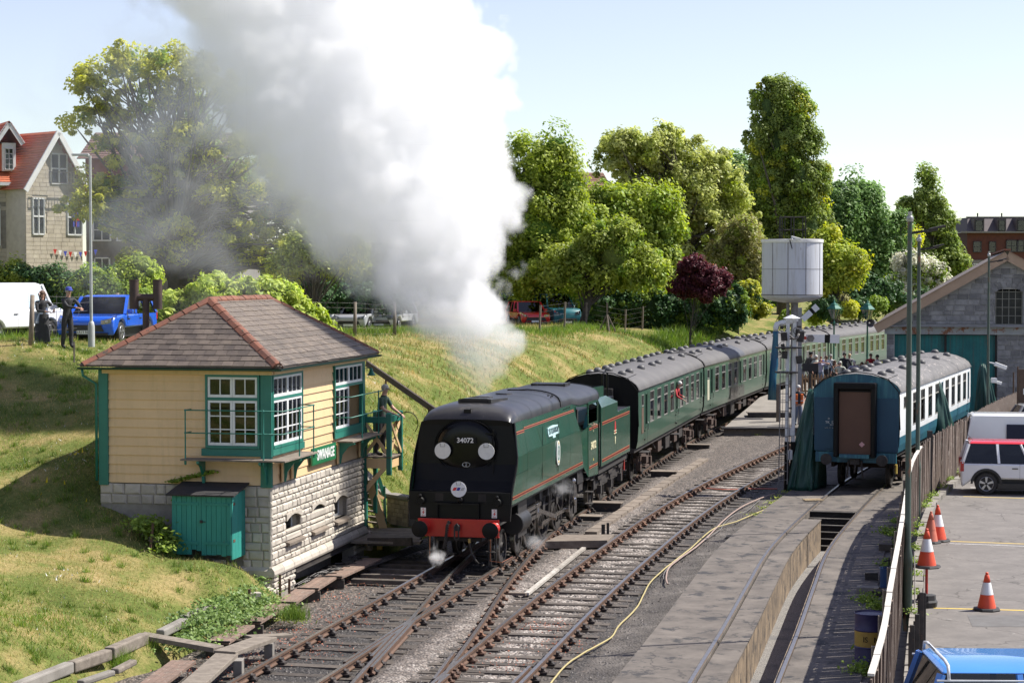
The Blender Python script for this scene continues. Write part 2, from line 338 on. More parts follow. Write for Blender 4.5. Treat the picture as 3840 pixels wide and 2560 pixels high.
m_post = M('green_post_paint', (.055, .085, .065), (.04, .058, .045), 3, .5, bump=.003, spots=(.17, .085, .045), spot_amt=.58, spot_scale=4, stretch=(1, 1, .3))
m_plat_green = M('lamp_green_paint', (.015, .12, .075), (.02, .14, .09), 5, .4)
m_wire = M('wire_grey', (.20, .19, .18), (.12, .11, .1), 8, .6)
# ================================================================== ground
def FX(y): return float(_FX(y))
_FX = hermite([(24.0, 4.38), (27.1, 5.12), (31.1, 5.99), (36.7, 7.22), (42.2, 8.42), (53.3, 10.9), (59.4, 12.55), (63.4, 13.9), (68.7, 15.86), (74.8, 18.0), (83.7, 21.4)])
cp = []
def _p(px, py, Y):
 v = D(px, py, Y); cp.append((v.x, v.y, v.z))
for a in ((0, 2300, 37), (0, 2000, 42.5), (0, 1750, 47), (0, 1500, 51.5), (0, 1330, 55), (300, 2450, 35), (300, 2200, 39), (300, 1900, 44), (300, 1700, 47), (300, 1500, 51),
   (300, 1350, 56), (560, 2010, 43), (660, 2090, 42.6), (850, 2115, 42.5), (600, 2250, 39.5), (850, 2200, 41), (110, 1290, 56), (442, 1252, 67)): _p(*a)
cp += [(-8.1, 32.9, .25), (-7.05, 36.7, .28), (-6.5, 40.6, .42), (-9.6, 30, .9), (-12, 34, 2.2), (-14, 38, 3.6), (-16.5, 44, 4.9), (-18, 50, 5.1), (-24, 40, 5.3), (-22, 60, 5.1),
  (-9.8, 46, 2.9), (-9.5, 50, 3.6), (-7.5, 53.5, 3.0), (-3.6, 54.3, 1.15), (-4.6, 52, .5), (-3.3, 51.3, .1), (-13, 26, .8), (-20, 30, 4)]
for y in (25, 30, 35, 40): cp.append((float(T1(y)) - 3.3, y, -.12))
for y in (44.5, 46, 48, 50): cp += [(float(T1(y)) - 3.3, y, -.2), (float(T1(y)) - 4.2, y, -.15)]
cp += [(-5.1, 43.1, .02), (-5.95, 42.5, .82), (-6.6, 42.2, .97), (-7.4, 42.3, 1.02), (-5.6, 41.6, .1)]
gs = [(0, 0), (.07, .27), (.2, .61), (.4, .81), (.7, .94), (1.0, 1.0), (1.6, 1.0), (3.0, 1.02)]
crest = hermite([(57, 17.6), (67, 16.4), (82, 13.3), (102, 10.2), (125, 8), (160, 8)]); zc = hermite([(57, 5.1), (67, 5.1), (82, 4.6), (102, 4.2), (125, 3.9), (160, 3.7)])
for y in (57, 63, 70, 80, 92, 106, 125, 150):
 for s, g in gs: cp.append((float(T1(y)) - 3 - s * (float(crest(y)) - 3), y, float(zc(y)) * g))
cp = np.array(cp, float)
def _U(r2): return np.where(r2 > 1e-9, r2 * np.log(r2 + 1e-12) * .5, 0)
NCP = len(cp); A_ = np.zeros((NCP + 3, NCP + 3)); dd = ((cp[:, None, :2] - cp[None, :, :2]) ** 2).sum(-1)
A_[:NCP, :NCP] = _U(dd) + np.eye(NCP) * .02; A_[:NCP, NCP] = 1; A_[:NCP, NCP + 1:] = cp[:, :2]; A_[NCP:, :NCP] = A_[:NCP, NCP:].T
W_ = np.linalg.solve(A_, np.concatenate([cp[:, 2], np.zeros(3)]))
def tps(X, Y):
 X = np.asarray(X, float); Y = np.asarray(Y, float); sh = X.shape; P = np.stack([X.ravel(), Y.ravel()], -1); out = np.empty(len(P))
 for i in range(0, len(P), 4000):
  q = P[i:i + 4000]; d2 = ((q[:, None] - cp[None, :, :2]) ** 2).sum(-1); out[i:i + 4000] = _U(d2) @ W_[:NCP] + W_[NCP] + q @ W_[NCP + 1:]
 return out.reshape(sh)
def gz(X, Y):
 """ground height left of the main line"""
 X = np.asarray(X, float); Y = np.asarray(Y, float); off = T1(Y) - X
 z = tps(X, Y); far = np.clip((off - 30) / 15, 0, 1); z = z * (1 - far) + 4.9 * far
 fy = np.clip((Y - 150) / 30, 0, 1); z = z * (1 - fy) + 3.8 * fy
 z = z + .03 * np.sin(X * 1.9 + 1.3 * np.sin(Y * .8)) * np.sin(Y * 1.3 + X * .6) * np.clip((off - 4) / 3, 0, 1)
 return z
def gzs(x, y): return float(gz(np.array([x]), np.array([y]))[0])
def terrain():
 Ys = np.concatenate([[-1500, -500, -150, -50, -10, 0, 8], np.arange(14, 62, .45), np.arange(62, 130, 1.0), np.array([132, 136, 140, 146, 152, 160, 170, 185, 210, 260, 340, 500, 900, 1800])])
 O = np.concatenate([[-1800, -600, -200, -90, -50, -28, -14, -6, 0], np.arange(2.5, 16, .35), np.arange(16, 34, 1.5), [36, 42, 50, 65, 90, 150, 400, 1800]])
 YY, OO = np.meshgrid(Ys, O, indexing='ij'); XX = T1(np.minimum(YY, 150)) - OO
 Z = gz(XX, YY); Z = np.where(OO < 2.8, -1.75, Z); Z = np.where((OO < 2.8) & (YY > 150), 2.5 * np.clip((YY - 150) / 60, 0, 1), Z)
 Z = np.where(OO < -13, np.where(OO < -40, .2, -.4), Z); Z = np.where((OO >= 2.8), np.maximum(Z, -.6), Z)
 V = np.stack([XX, YY, Z], -1).reshape(-1, 3); a, b = YY.shape
 fs = [(i * b + j, (i + 1) * b + j, (i + 1) * b + j + 1, i * b + j + 1) for i in range(a - 1) for j in range(b - 1)]
 fs = [f[::-1] for f in fs]
 m, t, bs, o = _nodes('bank_turf'); L = t.links.new
 geo = N(t, 'ShaderNodeNewGeometry'); n1 = N(t, 'ShaderNodeTexNoise', i_Scale=.55, i_Detail=8, i_Roughness=.68); L(geo.outputs['Position'], n1.inputs['Vector'])
 r = ramp(t, [(.34, (.085, .125, .03)), (.48, (.15, .175, .05)), (.60, (.30, .245, .11)), (.76, (.40, .30, .16))]); L(n1.outputs[0], r.inputs[0])
 n2 = N(t, 'ShaderNodeTexNoise', i_Scale=14, i_Detail=6, i_Roughness=.75); L(geo.outputs['Position'], n2.inputs['Vector'])
 r2 = ramp(t, [(.3, (.55, .6, .5)), (.7, (1.3, 1.25, 1.2))]); L(n2.outputs[0], r2.inputs[0])
 c = mixc(t, 1.0, r.outputs[0], r2.outputs[0], 'MULTIPLY'); L(c, bs.inputs['Base Color']); bs.inputs['Roughness'].default_value = .95; bs.inputs['Specular IOR Level'].default_value = .1
 bp = N(t, 'ShaderNodeBump', i_Strength=.8, i_Distance=.05); L(n2.outputs[0], bp.inputs['Height']); L(bp.outputs[0], bs.inputs['Normal'])
 MATS['bank_turf'] = m
 tag(mk('ground', V.tolist(), fs, m, smooth=True), 'grass covered cutting side rising from the railway to the street', kind='structure')
terrain()
def yard():
 Ys = np.concatenate([np.arange(16, 70, .5), np.arange(70, 175, 1.5)]); K = 90
 V = []; zone = []
 for y in Ys:
  xl = float(T1(y)) - 5.2; xr = float(T3(min(y, 88))) - 2.05
  for k in range(K):
   x = xl + (xr - xl) * k / (K - 1); o1 = x - float(T1(y)); o2 = x - float(T2(min(y, 110)))
   z = -.190 + .012 * math.sin(x * 7 + y * 3) + .012 * math.sin(x * 3.1 - y * 5.3)
   if o2 > 1.9: z += .10 * min(1, (o2 - 1.9) / .8)
   if 1.4 < o1 and o2 < -1.5: z += .05
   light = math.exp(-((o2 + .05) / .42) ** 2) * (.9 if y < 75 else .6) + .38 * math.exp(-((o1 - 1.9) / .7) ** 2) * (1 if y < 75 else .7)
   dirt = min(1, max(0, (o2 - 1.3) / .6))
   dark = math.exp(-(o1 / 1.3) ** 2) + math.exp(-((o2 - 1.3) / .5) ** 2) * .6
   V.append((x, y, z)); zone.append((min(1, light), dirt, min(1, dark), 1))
 a = len(Ys); fs = [(i * K + j, i * K + j + 1, (i + 1) * K + j + 1, (i + 1) * K + j) for i in range(a - 1) for j in range(K - 1)]
 m, t, bs, o = _nodes('ballast'); L = t.links.new
 geo = N(t, 'ShaderNodeNewGeometry'); at = N(t, 'ShaderNodeAttribute', attribute_name='zone'); sp = N(t, 'ShaderNodeSeparateColor'); L(at.outputs['Color'], sp.inputs[0])
 v = N(t, 'ShaderNodeTexVoronoi', i_Scale=19.0); L(geo.outputs['Position'], v.inputs['Vector']); sv_ = N(t, 'ShaderNodeSeparateColor'); L(v.outputs['Color'], sv_.inputs[0])
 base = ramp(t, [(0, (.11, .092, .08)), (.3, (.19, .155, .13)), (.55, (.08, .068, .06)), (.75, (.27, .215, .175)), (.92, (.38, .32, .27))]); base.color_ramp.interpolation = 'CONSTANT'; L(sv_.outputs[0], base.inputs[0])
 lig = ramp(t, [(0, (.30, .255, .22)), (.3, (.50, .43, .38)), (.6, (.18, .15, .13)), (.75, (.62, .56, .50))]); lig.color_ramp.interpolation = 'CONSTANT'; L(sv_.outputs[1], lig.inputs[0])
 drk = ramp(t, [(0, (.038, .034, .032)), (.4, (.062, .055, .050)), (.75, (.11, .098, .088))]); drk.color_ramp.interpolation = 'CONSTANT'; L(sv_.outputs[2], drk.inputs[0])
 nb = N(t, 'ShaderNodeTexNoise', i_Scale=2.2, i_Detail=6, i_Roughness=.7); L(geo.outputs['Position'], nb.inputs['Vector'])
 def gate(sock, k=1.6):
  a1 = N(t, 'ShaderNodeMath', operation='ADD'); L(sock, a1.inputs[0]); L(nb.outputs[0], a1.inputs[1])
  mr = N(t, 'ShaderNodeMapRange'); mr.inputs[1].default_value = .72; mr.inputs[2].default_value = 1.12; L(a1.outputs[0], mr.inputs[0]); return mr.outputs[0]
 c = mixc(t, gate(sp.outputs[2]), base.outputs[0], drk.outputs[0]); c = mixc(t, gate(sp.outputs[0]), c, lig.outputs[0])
 dn = N(t, 'ShaderNodeTexNoise', i_Scale=1.3, i_Detail=7, i_Roughness=.7); L(geo.outputs['Position'], dn.inputs['Vector'])
 dc = ramp(t, [(.35, (.045, .038, .033)), (.52, (.080, .069, .060)), (.68, (.15, .132, .115))]); L(dn.outputs[0], dc.inputs[0])
 dm = N(t, 'ShaderNodeMapRange'); dm.inputs[1].default_value = .1; dm.inputs[2].default_value = .8; dm.inputs[3].default_value = 1; dm.inputs[4].default_value = .3; L(v.outputs['Distance'], dm.inputs[0])
 hs = N(t, 'ShaderNodeHueSaturation'); L(dm.outputs[0], hs.inputs['Value']); L(c, hs.inputs['Color'])
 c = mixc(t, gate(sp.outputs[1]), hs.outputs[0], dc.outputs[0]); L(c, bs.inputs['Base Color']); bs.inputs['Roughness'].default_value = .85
 bp = N(t, 'ShaderNodeBump', i_Strength=1, i_Distance=.03); bp.invert = True; L(v.outputs['Distance'], bp.inputs['Height']); L(bp.outputs[0], bs.inputs['Normal'])
 MATS['ballast'] = m
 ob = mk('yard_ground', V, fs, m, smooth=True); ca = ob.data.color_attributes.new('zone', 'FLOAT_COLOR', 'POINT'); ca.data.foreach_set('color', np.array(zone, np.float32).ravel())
 tag(ob, 'ballast and cinder surface of the station yard', kind='structure')
 S = []
 for i in range(16000):
  y = 26 + 40 * rng.random() ** 1.6; x = float(T1(y)) - 2.2 + rng.random() * 8.6; o2 = x - float(T2(y))
  if o2 > 2.2: continue
  s = .018 + .026 * rng.random(); a = rng.random() * 6.28; z = -.205 + s * .3
  p = [np.array([math.cos(a + k * 1.571) * s * (1 + .3 * rng.random()), math.sin(a + k * 1.571) * s * .8, 0]) for k in range(4)]; c = np.array([x, y, z]); top = np.array([.2 * s, 0, s * .9])
  for k in range(4): S += [c + p[k], c + p[(k + 1) % 4], c + top]
 ms = M('loose_stone', (.20, .18, .16), (.085, .08, .078), 40, .9, isl=.6)
 tag(npmesh('loose_ballast_stones', S, 0, ms, tri=True), 'loose ballast stones lying between the rails', 'gravel', kind='stuff')
yard()
def ribbon(name, T, o0, o1, y0, y1, z, mat, parent=None, step=1.0, thick=0.0, Tr=None):
 ys = np.arange(y0, y1 + step * .5, step); V = []; 
 for y in ys:
  V += [offp(T, y, o0, z), offp(Tr or T, y, o1, z)]
 fs = [(2 * i, 2 * i + 1, 2 * i + 3, 2 * i + 2) for i in range(len(ys) - 1)]
 if thick:
  n = len(V); V += [v - Vector((0, 0, thick)) for v in V]
  fs += [(2 * i, 2 * i + 2, n + 2 * i + 2, n + 2 * i) for i in range(len(ys) - 1)] + [(2 * i + 1, n + 2 * i + 1, n + 2 * i + 3, 2 * i + 3) for i in range(len(ys) - 1)]
  fs += [(0, n, n + 1, 1), (n - 2, n - 1, 2 * n - 1, 2 * n - 2)]
 return mk(name, [tuple(v) for v in V], fs, mat, parent)
pit = thing('inspection_pit', 'long concrete inspection pit between the curved siding rails, steps at its far end', 'inspection pit', (0, 0, 0), kind='structure')
for i, y0 in enumerate(np.arange(20, 74, 6.0)):      # cast bays of the left apron, open joints between
 ribbon('apron_slab', T3, -2.1, -.70, y0, y0 + 5.985, -.035, m_conc, pit, .5, .3)
 if y0 >= 26 or True: ribbon('apron_slab', T3, .80, 2.15 + .008 * i, y0 + 2, y0 + 7.985, -.03, m_conc, pit, .5, .3)
ribbon('ledge_slab', T3, -.66, -.34, 20, 57.6, -.05, m_conc, pit, .5, .02)
mb = MB(); ys = np.arange(20, 57.61, .8)
for a, b in zip(ys[:-1], ys[1:]):
 mb = MB(); mb.X = None
 p, q = offp(T3, a + .012, -.17, 0), offp(T3, b - .012, -.17, 0); p2, q2 = offp(T3, a + .012, -.32, 0), offp(T3, b - .012, -.32, 0)
 mb.add([(*p.xy, -1.0), (*q.xy, -1.0), (*q.xy, -.08), (*p.xy, -.08), (*p2.xy, -1), (*q2.xy, -1), (*q2.xy, -.08), (*p2.xy, -.08)], [(0, 1, 2, 3), (4, 7, 6, 5), (3, 2, 6, 7), (0, 3, 7, 4), (1, 5, 6, 2)])
 mb.go('wall_block', m_pitw, pit)
ribbon('coping', T3, -.36, -.14, 20, 57.6, -.045, m_conc, pit, .5, .035)
ribbon('pit_floor', T3, -.9, .95, 18, 59.6, -1.0, Mgravel('pit_floor', [(.33, .31, .285), (.26, .245, .23), (.4, .38, .35)], 60, patch=[((.075, .078, .09), .56, .9), ((.05, .05, .055), .62, 2.5)], bump=.006), pit, .6)
ribbon('pit_back_wall', T3, .66, .80, 18, 59.6, -.06, m_pitw, pit, .6, .95)
ribbon('rail_wall', T3, -.9, -.74, 57.6, 59.6, -.06, m_pitw, pit, .5, .95)
for k in range(6):
 a = offp(T3, 59.25 - k * .3, 0, -.02 - .165 * k); r = head(T3, 59)
 mb = MB(); mb.X = Matrix.Translation(a) @ Matrix.Rotation(r, 4, 'Z'); mb.bb(-.74, .66, -.02, .5 + .3 * k, -.98 + .165 * k, -.03)
 mb.go('step', m_dark, pit)  # risers near-black: their shade is put into the colour
 mb = MB(); mb.X = Matrix.Translation(a) @ Matrix.Rotation(r, 4, 'Z'); mb.bb(-.74, .66, -.06, .0, -.028, 0); mb.go('lit_step_edge', m_concl, pit)  # pale strip paints the lit edge of each tread
ribbon('pit_deck', T3, -.66, .66, 59.55, 86, -.04, m_conc, pit, .5, .25)
tag(ribbon('pavement', T3, 2.0, .3, 16, 58.5, -.06, m_conc, None, .5, 0, Tr=hermite([(y, FX(y)) for y in (20, 27, 31, 37, 42, 53, 60, 70, 80, 90)])), 'oily concrete strip between siding and boarded fence', kind='structure')
tag(ribbon('path', T3, 2.0, .3, 58.5, 96, -.06, m_conc, None, .5, 0, Tr=hermite([(y, FX(y)) for y in (20, 27, 31, 37, 42, 53, 60, 70, 80, 90)])), 'concrete beside the withdrawn coach', kind='structure')
FXh = hermite([(y, FX(y)) for y in (16, 24, 31, 37, 42, 53, 60, 70, 80, 84)])
ys = np.arange(8, 100, 1.0); V = []
for y in ys: V += [(FX(y) + .42, y, .3), (90, y, .3)]
cpk = mk('car_park', V, [(2 * i, 2 * i + 1, 2 * i + 3, 2 * i + 2) for i in range(len(ys) - 1)], m_asph); tag(cpk, 'grey asphalt car park with yellow bay lines', kind='structure')
kerb = thing('kerb', 'rough stone kerb at the foot of the boarded fence', 'kerb', kind='structure')
mb0 = MB().box((0, 0, 0), (.22, .9, .34)); ks = mb0.go('kerb_stone', m_concl, kerb, bevel=.02)
ks.location = (FX(20) + .3, 20, .27); first = True
for i, y in enumerate(np.arange(20.95, 90, .93)):
 piece(ks, 'kerb_stone', (FX(y) + .3 + rng.normal() * .008, y, .27 + rng.normal() * .01), (0, rng.normal() * .01, -math.atan2(FX(y + .5) - FX(y - .5), 1)), parent=kerb)
def line(px, py, px2, py2, w_, mat, nm='bay_marking'):
 a, b = G(px, py, .304), G(px2, py2, .304); d = (b - a).normalized(); n = Vector((-d.y, d.x, 0)) * w_ / 2
 mk(nm, [tuple(a + n), tuple(a - n), tuple(b - n), tuple(b + n)], [(3, 2, 1, 0)], mat, cpk)
line(3545, 2027, 3980, 2043, .09, m_yellow); line(3560, 2036, 3980, 2052, .05, m_wline)
line(3500, 2278, 4050, 2292, .10, m_yellow); line(3612, 1860, 3980, 1872, .09, m_yellow); line(3640, 1827, 3980, 1838, .10, m_wline)
a, b = G(3590, 2305, .304), G(3860, 2348, .304)
mk('asphalt_repair', [(a.x, b.y, .304), (b.x, b.y, .304), (b.x + .5, a.y, .304), (a.x + .2, a.y, .304)], [(0, 1, 2, 3)], M('repair_asphalt', (.14, .135, .13), (.11, .105, .10), 3, .9, bump=.004, bscale=70), cpk)
# ================================================================== railway tracks
def rail_sweep(name, T, o, y0, y1, parent, z=0.0, step=.8, w_=.07, h=.15, mside=None):
 prof = [(-w_ / 2, 0), (w_ / 2, 0), (w_ / 2, -.045), (.012, -.06), (.012, -h + .04), (.05, -h + .02), (.05, -h), (-.05, -h), (-.05, -h + .02), (-.012, -h + .04), (-.012, -.06), (-w_ / 2, -.045)]
 rings = []
 for y in np.arange(y0, y1 + .01, step):
  d = tang(T, y); c = offp(T, y, o, z); r_ = Vector((d.y, -d.x, 0)); rings.append([c + r_ * a + Vector((0, 0, b)) for a, b in prof])
 mb = MB(); mb.loft(rings); n = len(prof); fs = mb.f; mi = [1 if (i % n) == 0 and i < (len(rings) - 1) * n else 0 for i in range(len(fs))]; mb.mi = mi
 return mb.go(name, [mside or m_rust, m_railtop], parent)
sl_mesh = MB().box((0, 0, 0), (2.55, .25, .13)).go('sleeper', m_sleeper, bevel=.01)
def chair_mesh(mat, nm):
 mb = MB(); mb.box((0, 0, -.132), (.36, .19, .035)); mb.prism([(.05, -.055, -.12), (.15, -.055, -.12), (.06, -.055, -.03)], (0, .11, 0)); mb.prism([(-.05, -.055, -.12), (-.06, -.055, -.03), (-.15, -.055, -.12)], (0, .11, 0)); mb.box((.085, 0, -.075), (.06, .15, .05))
 return mb.go('rail_chair', mat).data
chm, dchm = chair_mesh(m_chair, 'c'), chair_mesh(m_dchair, 'd')
slm = sl_mesh.data; bpy.data.objects.remove(sl_mesh)
for o in [o for o in bpy.data.objects if o.name.startswith('rail_chair')]: bpy.data.objects.remove(o)
def sleepers(T, y0, y1, parent, sp=.76, chairs='both', wid=1.0, cm=None, zs=-.235, dark=(None, None)):
 y = y0; k = 0
 while y < y1:
  r = head(T, y); c = offp(T, y, .02 * rng.normal(), zs + .008 * rng.normal())
  s = bpy.data.objects.new('sleeper', slm); COL.objects.link(s); s.location = c; s.rotation_euler = (0, 0, r + .008 * rng.normal()); s.scale = (wid * (1 + .02 * rng.normal()), 1 + .08 * rng.normal(), 1); s.parent = parent
  for sd_, mm in ((-1, dark[0]), (1, dark[1])):
   if mm is None or not (chairs == 'both' or (chairs == 'right' and sd_ > 0) or (chairs == 'left' and sd_ < 0)): continue
   q = bpy.data.objects.new('rail_chair', mm); COL.objects.link(q); q.location = offp(T, y, sd_ * .7525, 0); q.rotation_euler = (0, 0, r); q.parent = parent
  y += sp * tang(T, y).y * (1 + .03 * rng.normal()); k += 1
tr1 = thing('railway_track', 'main line track under the steam train with dark chairs', 'railway track', kind='structure')
for o in (-.7525, .7525): rail_sweep('rail', T1, o, 24 if o < 0 else 24, 150, tr1)
sleepers(T1, 26, 47.5, tr1, chairs='both', dark=(dchm, dchm)); sleepers(T1, 48, 92, tr1, chairs='right', dark=(dchm, dchm)); 
tr2 = thing('railway_track', 'rusty empty middle track with worn bright rail tops and pale stones between', 'railway track', kind='structure')
for o in (-.7525, .7525): rail_sweep('rail', T2, o, 22, 98, tr2)
sleepers(T2, 24, 90, tr2, dark=(chm, dchm))
tr3 = thing('railway_track', 'siding rails set in concrete either side of the inspection pit', 'railway track', kind='structure')
for o in (-.7525, .7525): rail_sweep('rail', T3, o, 18, 86, tr3, z=.0, mside=M('pit_rail_rust', (.20, .15, .11), (.12, .09, .07), 5, .8))
trx = thing('railway_track', 'crossover rails curving from the main line to the middle track', 'railway track', kind='structure')
rail_sweep('rail', TX, -.7525, 24, 50.5, trx, z=.002); rail_sweep('rail', TX, .7525, 34.4, 55.5, trx, z=.002)
ydr = 35.0
for y in np.arange(35.0, 55, .74):
 for mm, o in ((chm, .7525), (dchm, -.7525)):
  if o < 0 and (37.5 < y < 43 or y > 47): continue
  q = bpy.data.objects.new('rail_chair', mm); COL.objects.link(q); q.location = offp(TX, y, o, 0.001); q.rotation_euler = (0, 0, head(TX, y)); q.parent = trx
for (T, o, a, b) in ((TX, -.66, 35.5, 42.5), (T1, .66, 36.2, 44.0), (T2, -.65, 30, 35), (T2, .62, 27, 36.3), (TX, .62, 34.6, 37.5), (TX, -.85, 36.5, 39.5)):
 rail_sweep('check_rail', T, o, a, b, trx, z=.004, w_=.06)
for y in np.arange(33, 48, .76):
 q = bpy.data.objects.new('sleeper', slm); COL.objects.link(q); q.location = offp(TX, y, 0, -.240); q.rotation_euler = (0, 0, head(TX, y) - .02); q.scale = (1.05, .95, 1); q.parent = trx
# ================================================================== signal box
BO = Vector((-5.29, 43.3, 0)); BR = -R(11.8)
BM = Matrix.Translation(BO) @ Matrix.Rotation(BR, 4, 'Z')
def bw(x, y, z): return BM @ Vector((x, y, z))
box = thing('signal_box', 'cream boarded signal box with hipped slate roof on a pale stone base beside the engine', 'signal box', BO, BR)
BW, BL = 4.05, 7.36
core = MB()
core.bb(-BW + .2, -.06, .10, .14, 2.45, 3.28).bb(-BW + .2, -1.50, .10, .14, 3.28, 4.95)
core.bb(-.14, -.10, .2, 7.2, 2.45, 3.28).bb(-.14, -.10, 2.24, 4.70, 3.28, 4.95)
core.bb(-BW + .04, -BW + .1, 0, BL, 2.4, 5.0).bb(-BW, 0, BL - .1, BL, 2.4, 5.0).bb(-BW + .1, -.1, .14, BL - .1, 2.42, 2.5)
core.go('wall', m_cream, box)
mb = MB().bb(-BW + .1, -.2, 4.6, BL - .1, 2.5, 2.55).bb(-2.6, -2.0, 1.2, 5.6, 2.5, 3.5).bb(-BW + .3, -.4, BL - .2, BL - .12, 2.5, 4.9).go('lever_frame', m_dark, box)
def board(face, a, b, z, h=.212):
 th, lap = .030, .012
 if face == 'f': pts = [(a, .06, z), (a, .06 - th - lap, z), (a, .06 - lap, z + h), (a, .06, z + h)]; ext = (b - a, 0, 0)
 else: pts = [(-.06, a, z), (-.06 + th + lap, a, z), (-.06 + lap, a, z + h), (-.06, a, z + h)]; ext = (0, b - a, 0)
 MB().prism(pts, ext).go('board', m_cream, box)
z = 2.46
for k in range(12):
 if z + .1 < 3.25: board('f', -BW + .22, -.25, z); board('r', .03, BL - .12, z)
 elif z < 4.85: board('f', -BW + .22, -1.53, z); board('r', 2.2, 4.72, z); board('f', -.30, -.245, z)
 z += .207
for x0, x1, y0, y1, z0 in ((-BW, -BW + .22, -.03, .14, 2.40), (-.245, .015, -.035, .05, 2.42), (-.06, .015, 7.22, BL + .03, 2.42), (-.245, -.03, .05, .16, 2.42)):
 MB().bb(x0, x1, y0, y1, z0, 4.98).go('corner_post', m_bgreen, box, bevel=.008)
MB().bb(-BW + .1, .04, -.06, .04, 4.90, 5.02).bb(-.04, .06, .05, BL + .1, 4.90, 5.02).go('fascia', m_cream, box, bevel=.004)
for q in ((-1.62, -.22, -.035, .05, 3.10, 3.26), (.0, .03, .03, 2.3, 3.10, 3.26), (.0, .03, 4.7, 7.2, 3.10, 3.27)): MB().bb(*q).go('sill', m_bgreen, box, bevel=.006)
def sash_window(nm, org, ux, W, z0, z1, ncol, blind, depth, open_=False):
 """org: wall point, ux: 'x' front or 'y' side; frame, sash bars, panes one by one"""
 def P(a, d, zz): return (org[0] + a, org[1] + d, zz) if ux == 'x' else (org[0] - d, org[1] + a, zz)
 def B(mb, a0, a1, d0, d1, q0, q1):
  p, q = P(a0, d0, q0), P(a1, d1, q1); return mb.bb(min(p[0], q[0]), max(p[0], q[0]), min(p[1], q[1]), max(p[1], q[1]), q0, q1)
 fr = MB(); g = .05
 B(fr, 0, g, -.05, .06, z0, z1); B(fr, W - g, W, -.05, .06, z0, z1); B(fr, g, W - g, -.05, .06, z1 - .05, z1); B(fr, g, W - g, -.06, .06, z0, z0 + .06); zt = z0 + (z1 - z0) * .67; B(fr, g, W - g, -.04, .06, zt - .03, zt + .03)
 wn = fr.go('window', m_bgreen, box)
 halfs = [(g + .005, W / 2 - .003), (W / 2 + .003, W - g - .005)]
 for (a0, a1) in halfs:
  for (q0, q1, nr) in ((z0 + .065, zt - .035, 3), (zt + .035, z1 - .055, 1)):
   if open_ and q0 < zt and a0 > W / 2 - .01: continue
   s = MB(); t_ = .05; nc = ncol
   B(s, a0, a0 + t_, -.03, .02, q0, q1); B(s, a1 - t_, a1, -.03, .02, q0, q1); B(s, a0 + t_, a1 - t_, -.03, .02, q0, q0 + .06); B(s, a0 + t_, a1 - t_, -.03, .02, q1 - .05, q1)
   cw = (a1 - a0 - 2 * t_) / nc; rh = (q1 - q0 - .11) / nr
   for c in range(1, nc): B(s, a0 + t_ + c * cw - .011, a0 + t_ + c * cw + .011, -.024, .012, q0 + .06, q1 - .05)
   for r_ in range(1, nr): B(s, a0 + t_, a1 - t_, -.022, .010, q0 + .06 + r_ * rh - .011, q0 + .06 + r_ * rh + .011)
   s.go('sash', m_wwin, wn)
   for c in range(nc):
    for r_ in range(nr):
     e = MB(); B(e, a0 + t_ + c * cw + .008, a0 + t_ + (c + 1) * cw - .008, -.004, .0, q0 + .06 + r_ * rh + .008, q0 + .06 + (r_ + 1) * rh - .008)
     e.go('pane', m_glass, wn)
 if blind:
  bl = MB(); n = int(W / .045)
  for i in range(n):
   if open_ and i > n * .5: 
    B(bl, g + i * .045, g + i * .045 + .03, .07 + .012 * (i % 2), .085 + .012 * (i % 2), zt + .04, z1 - .06); continue
   B(bl, g + i * .045, g + i * .045 + .032, .07 + .012 * (i % 2), .085 + .012 * (i % 2), z0 + .07, z1 - .06)
  bl.go('blind', M('vertical_blind', (.80, .80, .78), (.66, .66, .64), 6, .7), wn)
 return wn
sash_window('f', (-1.52, .0), 'x', 1.26, 3.27, 4.90, 2, False, .1)
sash_window('r', (-.02, .05), 'y', 2.15, 3.27, 4.90, 3, True, .1)
sash_window('r', (-.02, 4.72), 'y', 2.48, 3.27, 4.90, 3, True, .1, True)
MB().bb(-1.40, -.45, .5, .54, 2.6, 4.8).go('curtain', M('brown_curtain', (.10, .07, .035), (.05, .04, .02), 2, .9), box)
mugm = MB().lathe([(.035, 3.34), (.04, 3.47)], (-1.38, .05, 0), n=12).go('mug', m_white, box)
def plank(x0, x1, y0, y1, z=3.02): MB().bb(x0, x1, y0, y1, z, z + .035).go('walkway_plank', m_wood, box)
plank(-1.95, .46, -.46, -.25); plank(-1.95, .46, -.245, -.045); plank(.05, .245, -.04, 1.95); plank(.25, .46, -.04, 1.95)
plank(.05, .245, 4.75, 7.7); plank(.25, .46, 4.75, 7.7)
brk = MB(); brk.prism([(-.03, .0, 3.01), (-.03, -.42, 3.01), (-.03, -.42, 2.96), (-.03, -.26, 2.90), (-.03, -.10, 2.70), (-.03, -.06, 2.48), (-.03, 0, 2.48)], (.06, 0, 0))
b0 = brk.go('bracket', m_bgreen, box); b0.location = (-1.55, -.035, 0)
piece(b0, 'bracket', (-.12, -.036, 0), parent=box)
for l in (.75, 1.45, 5.0, 6.9): piece(b0, 'bracket', (.017, l, 0), (0, 0, R(90)), parent=box)
for l in (.75, 1.45, 5.0, 6.9): MB().bb(.018, .05, l - .13, l + .13, 2.48, 3.01).go('bracket_board', m_cream, box)
def railing(pts, posts, label=None):
 r = MB()
 for z_ in (4.13, 3.63): r.tube([(p[0], p[1], z_) for p in pts], .014, 6)
 o = r.go('hand_rail', m_bgreen, box, smooth=True)
 for (x, y) in posts:
  MB().lathe([(.0, 2.92), (.028, 2.94), (.03, 3.0), (.017, 3.06), (.016, 3.60), (.028, 3.63), (.016, 3.66), (.016, 4.10), (.03, 4.13), (.0, 4.16)], (x, y, 0), n=10).go('rail_post', m_bgreen, box, smooth=True)
